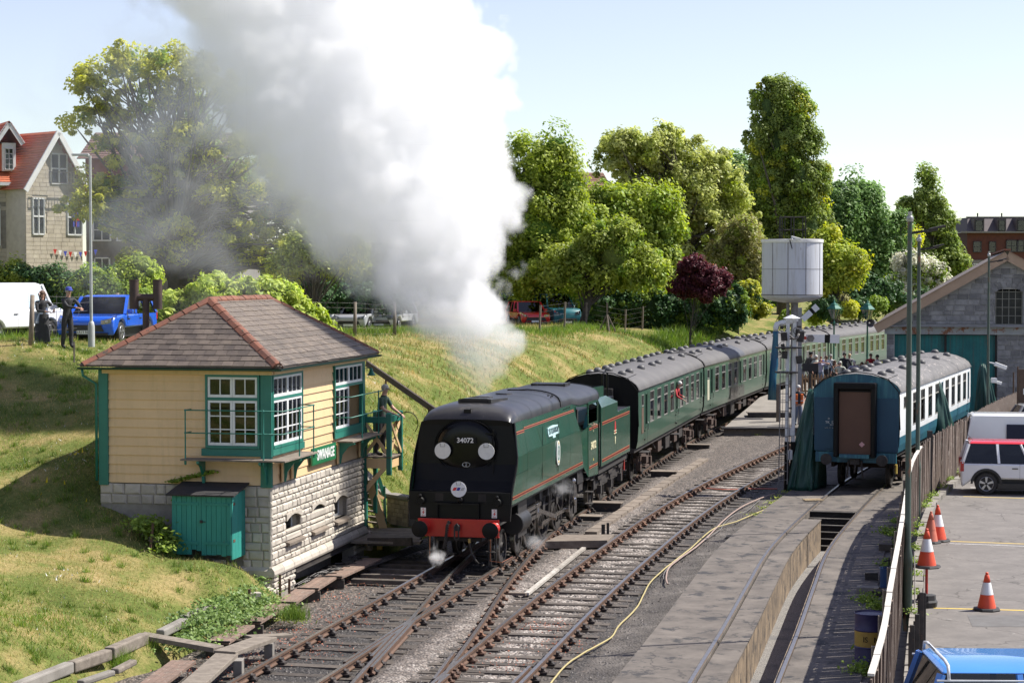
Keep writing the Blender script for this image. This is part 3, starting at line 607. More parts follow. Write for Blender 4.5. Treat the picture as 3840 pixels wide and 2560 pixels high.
railing([(-1.85, -.04), (-1.85, -.40), (.40, -.40), (.40, 1.85), (.05, 1.85)], [(-1.85, -.40), (-.05, -.40), (.40, .75), (.40, 1.8)])
railing([(.03, 4.75), (.42, 4.75), (.42, 7.1), (.42, 7.62)], [(.42, 5.7), (.42, 7.2)])
sg = MB().bb(.035, .075, 2.72, 4.62, 2.64, 3.04).bb(.074, .08, 2.75, 4.59, 2.67, 3.01).go('name_board', M('sign_green', (.012, .155, .065), (.014, .17, .07), 4, .3, coat=.3), box, bevel=.004)
text('SWANAGE', .33, m_white, (.083, 3.76, 2.84), (R(90), 0, R(90)), sg, sx=.86, bold=.008)
MB().bb(-BW + .05, -.06, .06, BL - .05, -.3, 2.42).go('stone_core', m_mortar, box) if False else None
cores = MB(); cores.bb(-.14, -.045, 0.05, BL, .45, 1.12).bb(-.14, -.045, .05, BL, 1.66, 2.44)
for a, b in ((.05, 1.02), (2.14, 2.91), (3.98, 4.78), (5.87, BL)): cores.bb(-.14, -.045, a, b, 1.12, 1.66)
cores.bb(-BW + .02, -.045, .045, .14, -.2, 2.44).bb(-BW, -.05, BL - .1, BL - .04, -.2, 2.44).bb(-.3, -.02, .05, 1.62, -.2, .42).bb(-.3, -.02, 6.35, BL, -.2, .42)
cores.bb(-.9, -.6, 1.62, 6.35, -.2, .42)
core2 = cores.go('mortar_core', m_mortar, box)
MB().bb(-.62, -.56, 0.2, BL - .2, .4, 2.4).go('inner_wall', m_dark, box)
nst = [0]; rest = MB()
def stone(face, a0, a1, z0, z1, pr=.055):
 g = .009; a0 += g; a1 -= g; z0 += g * .8; z1 -= g * .8; ix = min(.035, (a1 - a0) * .22); iz = min(.03, (z1 - z0) * .25); q = rng.random(8) * .022
 def P(a, d, zz): return (-.05 + d, a, zz) if face == 'r' else (a, .05 - d, zz)
 j = lambda: rng.normal() * .004
 vs = [P(a0, -.03, z0), P(a1, -.03, z0), P(a1, -.03, z1), P(a0, -.03, z1), P(a0 + j(), pr * .35, z0 + j()), P(a1 + j(), pr * .35, z0 + j()), P(a1 + j(), pr * .35, z1 + j()), P(a0 + j(), pr * .35, z1 + j()),
   P(a0 + ix, pr * .7 + q[0], z0 + iz), P(a1 - ix, pr * .7 + q[1], z0 + iz), P(a1 - ix, pr * .7 + q[2], z1 - iz), P(a0 + ix, pr * .7 + q[3], z1 - iz)]
 fs = [(0, 1, 5, 4), (1, 2, 6, 5), (2, 3, 7, 6), (3, 0, 4, 7), (4, 5, 9, 8), (5, 6, 10, 9), (6, 7, 11, 10), (7, 4, 8, 11), (8, 9, 10, 11)]
 if face == 'f': fs = [f[::-1] for f in fs]; 
 if nst[0] < 300: mk('stone', vs, fs, m_stone, box); nst[0] += 1
 else: rest.add(vs, fs)
wins = [(1.02, 2.14), (2.91, 3.98), (4.78, 5.87)]
zc_ = .66; 
while zc_ < 2.40:
 h = min(.10 + .09 * rng.random(), 2.44 - zc_); h = h if 2.44 - zc_ - h > .06 else 2.44 - zc_
 l = .0
 while l < BL - .05:
  ln = .20 + .26 * rng.random(); e = min(l + ln, BL); e = BL if BL - e < .14 else e
  for (a, b) in wins:
   if zc_ + h > 1.13 and zc_ < 1.62:
    if l < a < e: e = a if a - l > .1 or a == l else b
    if a - .001 <= l < b: l = b; e = b + ln * .8
  if l < e: stone('r', l, min(e, BL), zc_, zc_ + h)
  l = e
 zc_ += h
zc_ = .10
while zc_ < 2.40:
 h = min(.13 + .10 * rng.random(), 2.44 - zc_); h = h if 2.44 - zc_ - h > .07 else 2.44 - zc_
 for (xa, xb) in (((-.70, .0),) if zc_ < 1.8 else ((-.70, .0), (-BW, -1.95))):
  x = xb
  while x > xa + .01:
   e = max(x - .2 - .2 * rng.random(), xa); e = xa if e - xa < .1 else e
   stone('f', e, x, zc_, zc_ + h, .035); x = e
 zc_ += h
for zc_, h in ((.03, .13), (.17, .13), (.31, .12)):
 for (p, q) in ((0.02, 1.6), (6.4, BL + .05)):
  l = p
  while l < q - .05:
   e = min(l + .22 + .2 * rng.random(), q); e = q if q - e < .1 else e; stone('r', l, e, zc_, zc_ + h, .10); l = e
o = rest.go('stone', m_stone, box); o['kind'] = 'stuff'
l = -.06
while l < BL:      # moulded plinth course
 e = min(l + .55 + .2 * rng.random(), BL + .06); mb = MB()
 mb.prism([(-.06, l + .006, .44), (.065, l + .006, .44), (.085, l + .006, .50), (.07, l + .006, .58), (.01, l + .006, .66), (-.06, l + .006, .66)], (0, e - l - .012, 0)); mb.go('plinth_stone', m_stone, box, bevel=.01); l = e
MB().prism([(-.9, .10, .44), (-.9, -.05, .44), (-.9, -.06, .58), (-.9, .02, .66), (-.9, .10, .66)], (.9, 0, 0)).go('plinth_stone', m_stone, box)
for (a, b) in wins:
 arch = [(a + .0, 1.55)] + [(a + (b - a) * t, 1.55 + .12 * math.sin(math.pi * t)) for t in (.12, .3, .5, .7, .88)] + [(b, 1.55)]
 mb = MB(); mb.prism([(-.04, y, z_) for y, z_ in arch] + [(-.04, b, 1.70), (-.04, a, 1.70)], (.055, 0, 0)); mb.go('arch_stone', m_stone, box)
 mb = MB(); mb.bb(-.55, -.05, b, b + .05, 1.12, 1.66).bb(-.55, -.05, a - .05, a, 1.12, 1.66).bb(-.55, -.05, a, b, 1.66, 1.70)
 mb.bb(-.55, -.045, a, b, 1.10, 1.12); mb.go('reveal', m_stone, box)
 MB().prism([(-.1, a - .03, 1.12), (.09, a - .03, 1.06), (.09, a - .03, 1.0), (-.1, a - .03, 1.02)], (0, b - a + .06, 0)).go('window_sill', m_wood, box)
 wf = MB().bb(-.27, -.23, a, a + .06, 1.12, 1.64).bb(-.27, -.23, b - .06, b, 1.12, 1.64).bb(-.27, -.23, (a + b) / 2 - .03, (a + b) / 2 + .03, 1.12, 1.64).bb(-.27, -.23, a, b, 1.12, 1.17).go('small_window', m_wwin, box)
 MB().bb(-.255, -.25, a + .05, b - .05, 1.16, 1.64).go('pane', m_tint, wf)
MB().bb(-.12, .02, 1.62, 6.38, .30, .435).bb(-.03, .05, 1.62, 6.38, .30, .32).go('steel_girder', m_grime, box)
EZ, RZ = 5.10, 6.55; xe0, xe1, ye0, ye1 = -BW - .30, .30, -.33, BL + .33; xr = (xe0 + xe1) / 2; yr0, yr1 = 1.66, 5.72
A, B_, C_, D_ = Vector((xe0, ye0, EZ)), Vector((xe1, ye0, EZ)), Vector((xe1, ye1, EZ)), Vector((xe0, ye1, EZ)); P0, P1 = Vector((xr, yr0, RZ)), Vector((xr, yr1, RZ))
roof = MB(); lo = Vector((0, 0, -.04)); roof.add([A, B_, C_, D_, P0, P1, A + lo, B_ + lo, C_ + lo, D_ + lo], [(0, 1, 4), (1, 2, 5, 4), (2, 3, 5), (3, 0, 4, 5), (6, 9, 8, 7), (0, 6, 7, 1), (1, 7, 8, 2), (2, 8, 9, 3), (3, 9, 6, 0)])
roof = roof.go('roof', m_slate, box)
def slates(E0, E1, R0, R1, n, width, cap=[0], limit=300, rest=None):
 up = ((R0 + R1) / 2 - (E0 + E1) / 2); ax = (E1 - E0).normalized(); up = up - ax * up.dot(ax); H = up.length; up.normalize(); nr = ax.cross(up).normalized()
 if nr.z < 0: nr = -nr
 s0, s1 = 0.0, (E1 - E0).length; r0, r1 = (R0 - E0).dot(ax), (R1 - E0).dot(ax)
 for k in range(n):
  ta, tb = k / n, min(1, (k + 1.12) / n)
  la, ra = s0 + (r0 - s0) * ta, s1 + (r1 - s1) * ta; lb, rb = s0 + (r0 - s0) * tb, s1 + (r1 - s1) * tb
  x = -width * (.5 if k % 2 else 0)
  while x < s1:
   a0, a1 = x + .004, x + width - .004; q = rng.normal() * .006
   a, b = max(a0, la), min(a1, ra); c, d = max(a0, lb), min(a1, rb)
   if b - a > .03:
    if d < c: c = d = (c + d) / 2; c = min(max(c, a), b); d = c
    lift = .022 + abs(rng.normal()) * .003
    pts = [E0 + ax * a + up * (H * ta - .02 + q) + nr * lift, E0 + ax * b + up * (H * ta - .02 + q) + nr * lift, E0 + ax * d + up * H * tb + nr * .010, E0 + ax * c + up * H * tb + nr * .010]
    pb = [pts[0] - nr * .013, pts[1] - nr * .013]
    vs = pts + pb; fs = [(0, 1, 2, 3), (4, 5, 1, 0), (0, 3, 4), (1, 5, 2)]
    if cap[0] < limit: mk('slate', vs, fs, m_slate, roof); cap[0] += 1
    else: rest.add(vs, fs)
   x += width
rs = MB(); slates(A, B_, P0, P0, 13, .255); slates(B_, C_, P0, P1, 14, .30, rest=rs)
slates(C_, D_, P1, P1, 13, .255, rest=rs); slates(D_, A, P1, P0, 14, .30, rest=rs); o = rs.go('slate', m_slate, roof); o['kind'] = 'stuff'
def ridge(a, b, n):
 a, b = Vector(a), Vector(b)
 for i in range(n):
  p, q = a.lerp(b, i / n + .004), a.lerp(b, (i + 1) / n - .004); d = (q - p).normalized(); s = d.cross(Vector((0, 0, 1))).normalized(); u = s.cross(d)
  lift = u * (.045 + rng.normal() * .004); w_ = .135; mb = MB(); r0 = []
  for c in (p, q): r0.append([c + s * w_ - u * .035 + lift * .3, c + s * .06 + lift, c + lift * 1.25, c - s * .06 + lift, c - s * w_ - u * .035 + lift * .3, c - s * w_ - u * .06, c - u * .02, c + s * w_ - u * .06])
  mb.loft(r0); mb.go('ridge_tile', m_ridge, roof)
ridge(A + Vector((.03, .03, .01)), P0, 9); ridge(B_ + Vector((-.03, .03, .01)), P0, 9); ridge(P0, P1, 10); ridge(C_ + Vector((-.03, -.03, .01)), P1, 9); ridge(D_ + Vector((.03, -.03, .01)), P1, 9)
gut = MB()
for a, b in ((A, B_), (B_, C_), (C_, D_)):
 d = (b - a).normalized(); s = d.cross(Vector((0, 0, 1)))
 gut.loft([[c + s * (.02 + .055 * math.cos(t)) + Vector((0, 0, -.055 + .05 * math.sin(t))) for t in (math.pi, math.pi * 1.2, math.pi * 1.4, math.pi * 1.6, math.pi * 1.8, math.pi * 2)] for c in (a - d * .04, b + d * .04)], closed=False)
gut.go('gutter', M('gutter_dark_green', (.012, .06, .045), (.01, .045, .035), 4, .5), box)
MB().tube([(xe0 + .03, ye0 + .05, 5.0), (xe0 + .03, ye0 + .08, 4.86), (-BW - .04, -.05, 4.66), (-BW - .04, -.05, 2.5)], .032, 8).go('downpipe', m_bgreen, box, smooth=True)
for p, dx, dy in ((A, -1, -.6), (B_, .7, -1), (C_, 1, .6)): MB().tube([p, p + Vector((.05 * dx, .05 * dy, .0)), p + Vector((.07 * dx, .07 * dy, .07)), p + Vector((.03 * dx, .03 * dy, .11)), p + Vector((-.0 * dx, 0, .08))], .009, 5).go('finial_hook', m_grime, roof)
MB().lathe([(.0, 4.72), (.03, 4.71), (.05, 4.62), (.11, 4.53), (.10, 4.52), (0, 4.54)], (.16, BL + .10, 0), n=14).bar((0, BL + .1, 4.7), (.16, BL + .1, 4.72), .02).go('lamp', m_bgreen, box, smooth=False)
mw = m_bgreen; ls = MB
land = thing('landing', 'green and cream timber landing at the far end of the signal box', 'landing', BO, BR); 
for x0, x1 in ((.0, .22), (.225, .45), (.455, .68)): MB().bb(x0 - .30, x1, 7.42, 8.5, 2.40, 2.44).go('deck_board', m_wood, land) if x0 == 0 else MB().bb(x0, x1, 7.42, 8.5, 2.40, 2.44).go('deck_board', m_wood, land)
for (x, y, z0, z1, w_) in ((-.02, 7.48, .6, 3.55, .11), (.62, 7.48, 2.02, 3.56, .12), (.66, 8.45, 2.05, 3.56, .11), (-.02, 8.45, .9, 3.56, .10)):
 MB().bb(x - w_ / 2, x + w_ / 2, y - w_ / 2, y + w_ / 2, z0, z1 - .04).cyl((x - w_ / 2, y, z1 - .05), (x + w_ / 2, y, z1 - .05), w_ / 2, n=12).cyl((x - w_ / 2, y, z0), (x + w_ / 2, y, z0), w_ / 2, n=12).go('post', mw, land)
for a, b in (((-.02, 7.47, 3.38), (.60, 7.47, 3.38)), ((.63, 7.5, 3.40), (.65, 8.45, 3.40)), ((-.02, 8.46, 3.38), (.62, 8.46, 3.38))): MB().bar(a, b, .07, .16).go('top_rail', mw, land)
for a, b in (((.0, 7.47, 2.5), (.6, 7.47, 3.3)), ((.0, 7.44, 3.3), (.6, 7.44, 2.5)), ((.64, 7.5, 2.5), (.66, 8.4, 3.3)), ((.67, 7.5, 3.3), (.69, 8.4, 2.5)), ((.0, 8.44, 2.5), (.6, 8.44, 3.3)), ((.0, 8.48, 3.3), (.6, 8.48, 2.5))): MB().bar(a, b, .03, .085).go('cross_brace', m_cream, land)
MB().bb(-.3, .62, 7.43, 7.47, 2.14, 2.39).bb(.60, .64, 7.5, 8.44, 2.14, 2.39).go('edge_board', m_cream, land)
MB().bar((-.02, 7.46, 1.55), (.5, 7.46, 2.15), .04, .12).go('strut', m_cream, land)
st = thing('staircase', 'steep open timber stair with cream stringers under the landing', 'staircase', (0, 0, 0))
a0, a1 = D(1383, 1800, 51.5), D(1443, 1998, 51.7); off_ = Vector((-.70, .75, 0)); a2 = D(1420, 1740, 52.4); a3 = D(1462, 1860, 52.6)
MB().bar(a0, a1, .06, .20, up=(1, 0, .3)).go('stringer', m_cream, st); MB().bar(a0 + off_, a1 + off_, .06, .2, up=(1, 0, .3)).go('stringer', m_cream, st)
for i in range(9):
 p = a0.lerp(a1, (i + .5) / 9); MB().bar(p + Vector((-.0, .02, 0)), p + off_, .035, .035).add([p, p + off_, p + off_ + Vector((.16, .14, 0)), p + Vector((.16, .14, 0))], [(0, 1, 2, 3)]).go('tread', m_wood, st)
MB().bar(D(1413, 1770, 51.9), D(1440, 1855, 52.0), .06, .09).bar(D(1440, 1822, 52), D(1446, 1995, 52), .07).go('hand_post', mw, st)
MB().bar(D(1400, 1790, 51.7), D(1440, 1945, 51.9), .035, .07).bar(D(1402, 1845, 51.7), D(1438, 1868, 51.9), .035, .07).go('brace', m_cream, st)
lk = thing('lean_to_locker', 'teal boarded locker with black felt roof against the signal box wall', 'locker', BO, BR)
x0, x1, y0, y1, zb = -1.98, -.62, -.88, .0, 1.05
for i in range(12):
 a = x0 + (x1 - x0) / 12 * i; h = 2.33 + .0 * i; b0_ = zb - .02 + (.10 if i in (4, 5) else 0) + .01 * rng.normal()
 MB().bb(a + .004, a + (x1 - x0) / 12 - .004, y0 - .012 + .002 * rng.normal(), y0 + .012, b0_, h).go('door_board', m_teal, lk)
MB().bb(x0, x1, y0 + .012, y0 + .03, zb + .08, 2.33).bb(x0 + .02, x0 + .05, y0, y1, zb, 2.3).bb(x1 - .05, x1 - .03, y0 + .02, y1, zb, 2.33).go('carcass', m_dark, lk)
MB().bb(x0 + .03, -1.36, y0 - .03, y0 - .013, 1.25, 1.32).bb(-1.24, x1 - .05, y0 - .03, y0 - .013, 1.25, 1.32).bb(-1.24, x1 - .05, y0 - .03, y0 - .013, 2.10, 2.16).bb(x0 + .03, -1.36, y0 - .03, y0 - .013, 2.10, 2.16).go('ledge', m_teal, lk)
for i in range(4):
 a = y0 + .02 + i * .212; MB().bb(x1 - .025, x1 + .012, a, a + .205, zb - .12, 2.36).go('side_board', m_teal, lk)
MB().prism([(x0 - .10, y0 - .12, 2.34), (x0 - .10, y1 + .02, 2.52), (x0 - .10, y1 + .02, 2.485), (x0 - .10, y0 - .12, 2.305)], (x1 - x0 + .2, 0, 0)).go('roof', M('roofing_felt', (.022, .021, .021), (.035, .033, .032), 4, .8, bump=.004), lk)
MB().bb(-1.33, -1.27, y0 - .04, y0 - .013, 1.72, 1.78).bb(-1.27, -1.2, y0 - .035, y0 - .02, 1.74, 1.755).go('latch', m_grime, lk)
for zz in (2.1, 1.3): MB().bb(x1 + .012, x1 + .02, -.80, -.68, zz, zz + .06).go('hinge', m_rust, lk)
fl = thing('flue_pipe', 'rusty stovepipe with twin upright cowls behind the signal box roof', 'flue pipe', (-8.72, 47.0, 0))
mfr = M('rusty_flue', (.085, .055, .045), (.055, .038, .034), 4, .7, metal=.2, bump=.003, spots=(.16, .09, .06), spot_amt=.62, spot_scale=5)
MB().cyl((0, 0, 3.0), (0, 0, 6.52), .082, n=16).go('pipe', mfr, fl, auto=True)
MB().cyl((-.30, 0, 6.56), (.30, 0, 6.56), .085, n=16).go('cross_pipe', mfr, fl, auto=True)
for sx in (-.28, .28):
 mb = MB(); mb.lathe([(.112, 6.28), (.112, 6.98), (.10, 6.98), (.10, 6.3)], (sx, 0, 0), n=18, caps=False); mb.lathe([(.118, 6.95), (.118, 6.985), (.104, 6.985)], (sx, 0, 0), n=18, caps=False); mb.go('cowl', mfr, fl, auto=True)
# ================================================================== locomotive
LY0 = 46.8; LH = -R(12.45)
loco = thing('steam_locomotive', 'green air-smoothed steam locomotive with black front, white discs and red buffer beam, in steam', 'locomotive', (float(T1(LY0)), LY0, 0), LH)
def sx(z): return float(np.interp(z, [1.2, 1.58, 2.3, 2.7, 3.5], [1.24, 1.26, 1.30, 1.30, 1.17]))
def yf(z): return float(np.interp(z, [1.2, 1.9, 2.5, 3.5], [.50, .56, 1.0, 1.32]))     # front edge of the side sheets
def yr(z): return float(np.interp(z, [1.58, 3.5], [10.15, 8.85]))
zs = [1.58, 1.72, 1.84, 2.05, 2.3, 2.5, 2.7, 2.9, 3.1, 3.2, 3.3, 3.4, 3.5]
for sgn in (1, -1):
 mb = MB(); V = []
 for z_ in zs: V += [(sgn * sx(z_), yf(z_) + .10, z_), (sgn * sx(z_), yr(z_), z_)]
 mb.add(V, [(2 * i, 2 * i + 1, 2 * i + 3, 2 * i + 2) for i in range(len(zs) - 1)])
 V2 = [(sgn * (sx(z_) - .03), y, z_) for z_, y in ((1.58, yf(1.58) + .1), (1.58, yr(1.58)))]
 mb.add(V2 + [(sgn * sx(1.58), yf(1.58) + .1, 1.58), (sgn * sx(1.58), yr(1.58), 1.58)], [(0, 1, 3, 2)])
 mb.go('side_casing', m_green, loco)
 mb = MB(); zz = [1.2] + zs; V = []
 for z_ in zz: V += [(sgn * (sx(z_) + .002), yf(z_), z_), (sgn * (sx(z_) + .002), yf(z_) + .105, z_), (sgn * (sx(z_) - .03), yf(z_), z_), (sgn * (sx(z_) - .03), yf(z_) + .10, z_)]
 for i in range(len(zz) - 1):
  a = 4 * i; mb.f += [(a, a + 1, a + 5, a + 4), (a, a + 4, a + 6, a + 2), (a + 2, a + 6, a + 7, a + 3)]; mb.mi += [0] * 3
 mb.v = V; mb.go('deflector_edge', m_black, loco)
 MB().bar((sgn * 1.25, .62, 1.56), (sgn * 1.25, 10.1, 1.56), .03, .045).go('casing_bottom_strip', m_black, loco)
def band(za, zb, y0, y1, parent=loco):
 zm, h = (za + zb) / 2, zb - za
 for (q0, q1, e, m_) in ((zm - h / 2, zm + h / 2, .004, m_orange), (zm - h * .3, zm + h * .3, .007, m_lblack)):
  V = [(sx(q0) + e, y0(q0), q0), (sx(q0) + e, y1(q0), q0), (sx(q1) + e, y1(q1), q1), (sx(q1) + e, y0(q1), q1)]
  MB().add(V, [(0, 1, 2, 3)]).go('lining', m_, parent)
band(1.70, 1.775, lambda z: yf(z) + .12, lambda z: yr(z) - .06); band(3.215, 3.285, lambda z: yf(z) + .12, lambda z: 2.25); band(3.27, 3.33, lambda z: 2.25, lambda z: yr(z) - .05)
rv = MB()      # rivet rows and panel seams
for y in (2.25, 8.0): 
 for k in range(40):
  z_ = 1.85 + k * .04; rv.box((sx(z_) + .004, y, z_), (.006, .014, .014))
for k in range(46): rv.box((sx(2.28) + .004, .95 + k * .03, 2.28 + .0 * k), (.006, .014, .014))
for k in range(90): z_ = 2.72; rv.box((sx(z_) + .003, 2.3 + k * .075, z_), (.005, .012, .012))
o = rv.go('rivets', m_green, loco); o['kind'] = 'stuff'
for y in (4.1, 6.2): MB().bb(sx(2.3) - .01, sx(2.3) + .0015, y, y + .008, 1.85, 3.2).go('panel_seam', m_black, loco)
def top_ring(y, zt, half, zb=3.5, n=9):
 pts = []
 for i in range(-n, n + 1):
  t = i / n; x = math.sin(t * math.pi / 2); pts.append((half * (abs(x) ** .85) * (1 if x > 0 else -1), y, zb + (zt - zb) * (max(0, math.cos(t * math.pi / 2)) ** .62)))
 return pts
rings = [top_ring(1.20, 3.585, 1.10, 3.50), top_ring(1.24, 3.66, 1.11, 3.50), top_ring(1.34, 3.77, 1.125, 3.49), top_ring(1.52, 3.86, 1.14, 3.48), top_ring(1.78, 3.92, 1.155, 3.48), top_ring(2.1, 3.94, 1.165, 3.48)] + [top_ring(y, 3.95, 1.175, 3.48) for y in (3, 4, 5, 6, 7, 8, 8.85)]
tc = MB().loft(rings, closed=False).go('top_casing', m_sooty, loco, smooth=True)
front = MB().loft([rings[0], [(p[0] * .99, 1.22, 3.40) for p in rings[0]]], closed=False).go('hood_lip', m_black, loco)
ribs = MB()
for y in (3.3, 4.7, 6.1, 7.4): ribs.loft([[(p[0], y + d_, p[2] + .012) for p in top_ring(y, 3.95, 1.175, 3.48)] for d_ in (0, .03)], closed=False)
ribs.go('casing_joint', m_black, loco); bpy.data.objects['casing_joint']['kind'] = 'stuff'
MB().loft([[(-.42, 2.05, 3.93), (.42, 2.05, 3.93), (.42, 2.05, 4.02), (.3, 2.05, 4.04), (-.3, 2.05, 4.04), (-.42, 2.05, 4.02)], [(-.5, 3.6, 3.93), (.5, 3.6, 3.93), (.5, 3.6, 3.97), (.3, 3.6, 3.99), (-.3, 3.6, 3.99), (-.5, 3.6, 3.97)]]).go('smoke_cowl', m_sooty, loco)
MB().bb(-.36, .36, 2.03, 2.048, 3.94, 4.01).go('cowl_intake', m_dark, loco)
MB().lathe([(.30, 3.9), (.30, 4.03), (.22, 4.03), (.22, 3.9)], (0, 2.75, 0), n=20).go('chimney', m_dark, loco)
MB().bb(-.09, .09, 1.30, 1.36, 3.60, 3.82).prism([(.06, 1.36, 3.62), (.06, 1.5, 3.84), (.06, 1.36, 3.84)], (.02, 0, 0)).go('lamp_bracket', m_black, loco)
MB().tube([(x, 7.15, 3.96) for x in (-.3, 0)] + [(p[0], 7.15, p[2] + .03) for p in top_ring(7.15, 3.95, 1.175, 3.48)[10:]], .02, 6).go('roof_pipe', m_black, loco)
for x, y in ((.90, 6.6), (1.0, 6.6)): MB().tube([(x, y, 3.78), (x + .03, y, 3.86), (x + .03, y + .2, 3.86), (x, y + .2, 3.78)], .012, 5).go('roof_grab', m_black, loco)
MB().lathe([(.24, 3.94), (.22, 3.985), (.10, 3.99), (0, 3.99)], (0, 5.4, 0), n=18).go('safety_valve_cover', m_sooty, loco)
for i in range(5): MB().ball((sx(3.42) + .003, 7.5 + i * .22, 3.42), .02, 6, 4).go('washout_plug', m_black, loco)
mb = MB(); zz = [1.95, 2.1, 2.5, 2.9, 3.3, 3.52]; fy = lambda z: float(np.interp(z, [1.87, 2.1, 2.3, 3.5], [.80, 1.02, 1.15, 1.22]))
V = []
for z_ in [1.87] + zz: V += [(-sx(z_) + .04, fy(z_), z_), (sx(z_) - .04, fy(z_), z_)]
mb.add(V, [(2 * i, 2 * i + 1, 2 * i + 3, 2 * i + 2) for i in range(len(zz))]); mb.go('front_plate', m_black, loco)
door = MB(); door.lathe([(0, -.045), (.3, -.042), (.50, -.03), (.60, -.005), (.64, .03)], (0, 1.15, 2.93), axis='Y', n=44, caps=False); door = door.go('smokebox_door', M('door_black_gloss', (.004, .004, .005), (.006, .006, .006), 2, .2, spec=.22), loco, smooth=True)
_r = MB().lathe([(.665, 0), (.665, .03), (.64, .03), (.64, 0)], (0, 1.13, 2.93), axis='Y', n=44, caps=False).go('door_rim', m_black, loco, smooth=True); _r.scale = (1.18, 1, 1); door.scale = (1.18, 1, 1)
for z_ in (3.25, 2.6): MB().bb(.5, .75, 1.09, 1.12, z_ - .02, z_ + .02).go('door_hinge', m_black, loco)
MB().tube([(.70, 1.07, 2.3), (.70, 1.07, 3.35)], .012, 6).go('grab_rail', m_black, loco)
MB().bb(-.28, .28, 1.07, 1.095, 3.0, 3.155).go('number_plate', m_black, loco)
text('34072', .165, m_white, (0, 1.066, 3.078), (R(90), 0, 0), loco, sx=1.02, bold=.003)
MB().lathe([(.098, -.004), (.098, .012), (.085, .012), (.085, -.004)], (0, 0, 0), axis='Y', n=26, caps=False).go('shed_plate', m_white, loco).location = (.02, 1.085, 2.49)
bpy.data.objects['shed_plate'].scale = (1, 1, .62)
text('72\nA', .058, m_white, (.02, 1.08, 2.495), (R(90), 0, 0), loco, extrude=.003)
for x in (-.545, .545):
 MB().lathe([(0, 0), (.2, 0), (.2, .018), (0, .018)], (x, .985, 2.83), axis='Y', n=32).go('white_disc', m_disc, loco)
 MB().tube([(x - .055, .975, 3.0), (x - .055, .972, 2.93), (x + .055, .972, 2.93), (x + .055, .975, 3.0)], .006, 5).go('disc_bracket', m_steel, loco)
 MB().box((x, 1.05, 2.83), (.04, .12, .2)).go('lamp_iron', m_black, loco)
mb = MB().bb(-1.235, 1.235, .50, .54, 1.20, 1.88).bb(-1.235, 1.235, .54, .82, 1.85, 1.88).bb(-1.23, 1.23, .485, .50, 1.60, 1.63).go('lower_apron', M('apron_black', (.005, .005, .006), (.008, .008, .009), 2, .36, spec=.22), loco)
MB().bb(-.55, .50, .38, .50, 1.58, 1.62).bb(-.55, -.52, .40, .50, 1.22, 1.58).bb(.47, .50, .40, .50, 1.22, 1.58).go('coupling_step', m_black, loco)
MB().tube([(-.62, .46, 1.64), (.58, .46, 1.64)], .012, 6).go('apron_rail', m_black, loco)
for x in (-.95, .95): MB().lathe([(0, 0), (.085, 0), (.10, .04), (.10, .16), (0, .16)], (x, .36, 1.66), axis='Y', n=16).ball((x, .36, 1.79), .05, 8, 5).go('front_lamp', m_black, loco)
for x in (-.5, .56): MB().bb(x - .1, x + .1, .492, .50, 1.66, 1.85).go('access_hatch', m_dark, loco)
for x in (-.90, .86):
 fp = MB().bb(x - .063, x + .063, .488, .499, 1.28, 1.49).go('warning_plate', m_white, loco)
 zg = MB(); zg.prism([(x + .015, .486, 1.43), (x - .03, .486, 1.37), (x + .0, .486, 1.37), (x - .02, .486, 1.315), (x + .038, .486, 1.385), (x + .008, .486, 1.385), (x + .03, .486, 1.43)], (0, .003, 0)); zg.prism([(x - .02, .486, 1.45), (x + .02, .486, 1.45), (x, .486, 1.48)], (0, .003, 0)).bb(x - .04, x + .04, .486, .489, 1.292, 1.304)
 zg.go('lightning_symbol', M('sign_red', (.6, .03, .03), (.5, .03, .03), 3, .5), loco)
hb = MB().lathe([(0, 0), (.19, 0), (.19, .015), (0, .015)], (0, .40, 1.96), axis='Y', n=36).go('round_headboard', M('headboard_white', (.78, .79, .82), (.74, .75, .78), 3, .4), loco)
for i, (x, c) in enumerate(((-.095, (.62, .02, .03)), (.0, (.03, .03, .30)), (.10, (.45, .45, .46)))):
 MB().prism([(x - .055, .398, 1.93), (x + .02, .398, 1.93), (x + .055, .398, 2.005), (x - .02, .398, 2.005)], (0, -.003, 0)).go('emblem_bar', M('emblem_%d' % i, c, c, 2, .5), hb)
MB().tube([(-.05, .39, 2.14), (-.05, .388, 2.07), (.05, .388, 2.07), (.05, .39, 2.14)], .006, 5).go('handle', m_steel, hb)
MB().bb(-.03, .03, .42, .50, 1.66, 1.96).ball((.03, .42, 1.70), .07, 8, 6).go('headboard_bracket', m_black, loco)
MB().bb(-1.0, 1.0, .36, .44, .82, 1.25).go('buffer_beam', m_red, loco, bevel=.01)
for x in (-.865, .865):
 MB().lathe([(.17, .36), (.14, .30), (.115, .12), (.115, .06)], (x, 0, 1.05), axis='Y', n=20).go('buffer_housing', m_red, loco, auto=True)
 MB().lathe([(0, -.012), (.12, -.006), (.198, .012), (.198, .035), (.06, .06), (.06, .2)], (x, 0, 1.03), axis='Y', n=28, caps=False).go('buffer', m_black, loco, auto=True)
hose = MB().tube([(-.20, .34, 1.16), (-.20, .22, 1.20), (-.24, .20, 1.10), (-.27, .20, .8), (-.33, .24, .55)], .032, 8)
for k in range(12): hose.tube([(-.215 - k * .005, .205, 1.15 - k * .045), (-.217 - k * .005, .205, 1.13 - k * .045)], .038, 8)
hose.go('brake_hose', m_grime, loco, auto=True)
MB().tube([(.30, .36, .80), (.30, .28, .78), (.31, .26, .62), (.36, .26, .45), (.45, .27, .28), (.52, .3, .2)], [.03, .035, .03, .028, .026, .024], 8).go('steam_hose', m_grime, loco, smooth=True)
MB().lathe([(.035, .70), (.035, .80)], (.30, .26, 0), n=10).go('hose_union', M('brass', (.55, .40, .16), (.42, .3, .12), 5, .35, metal=1), loco)
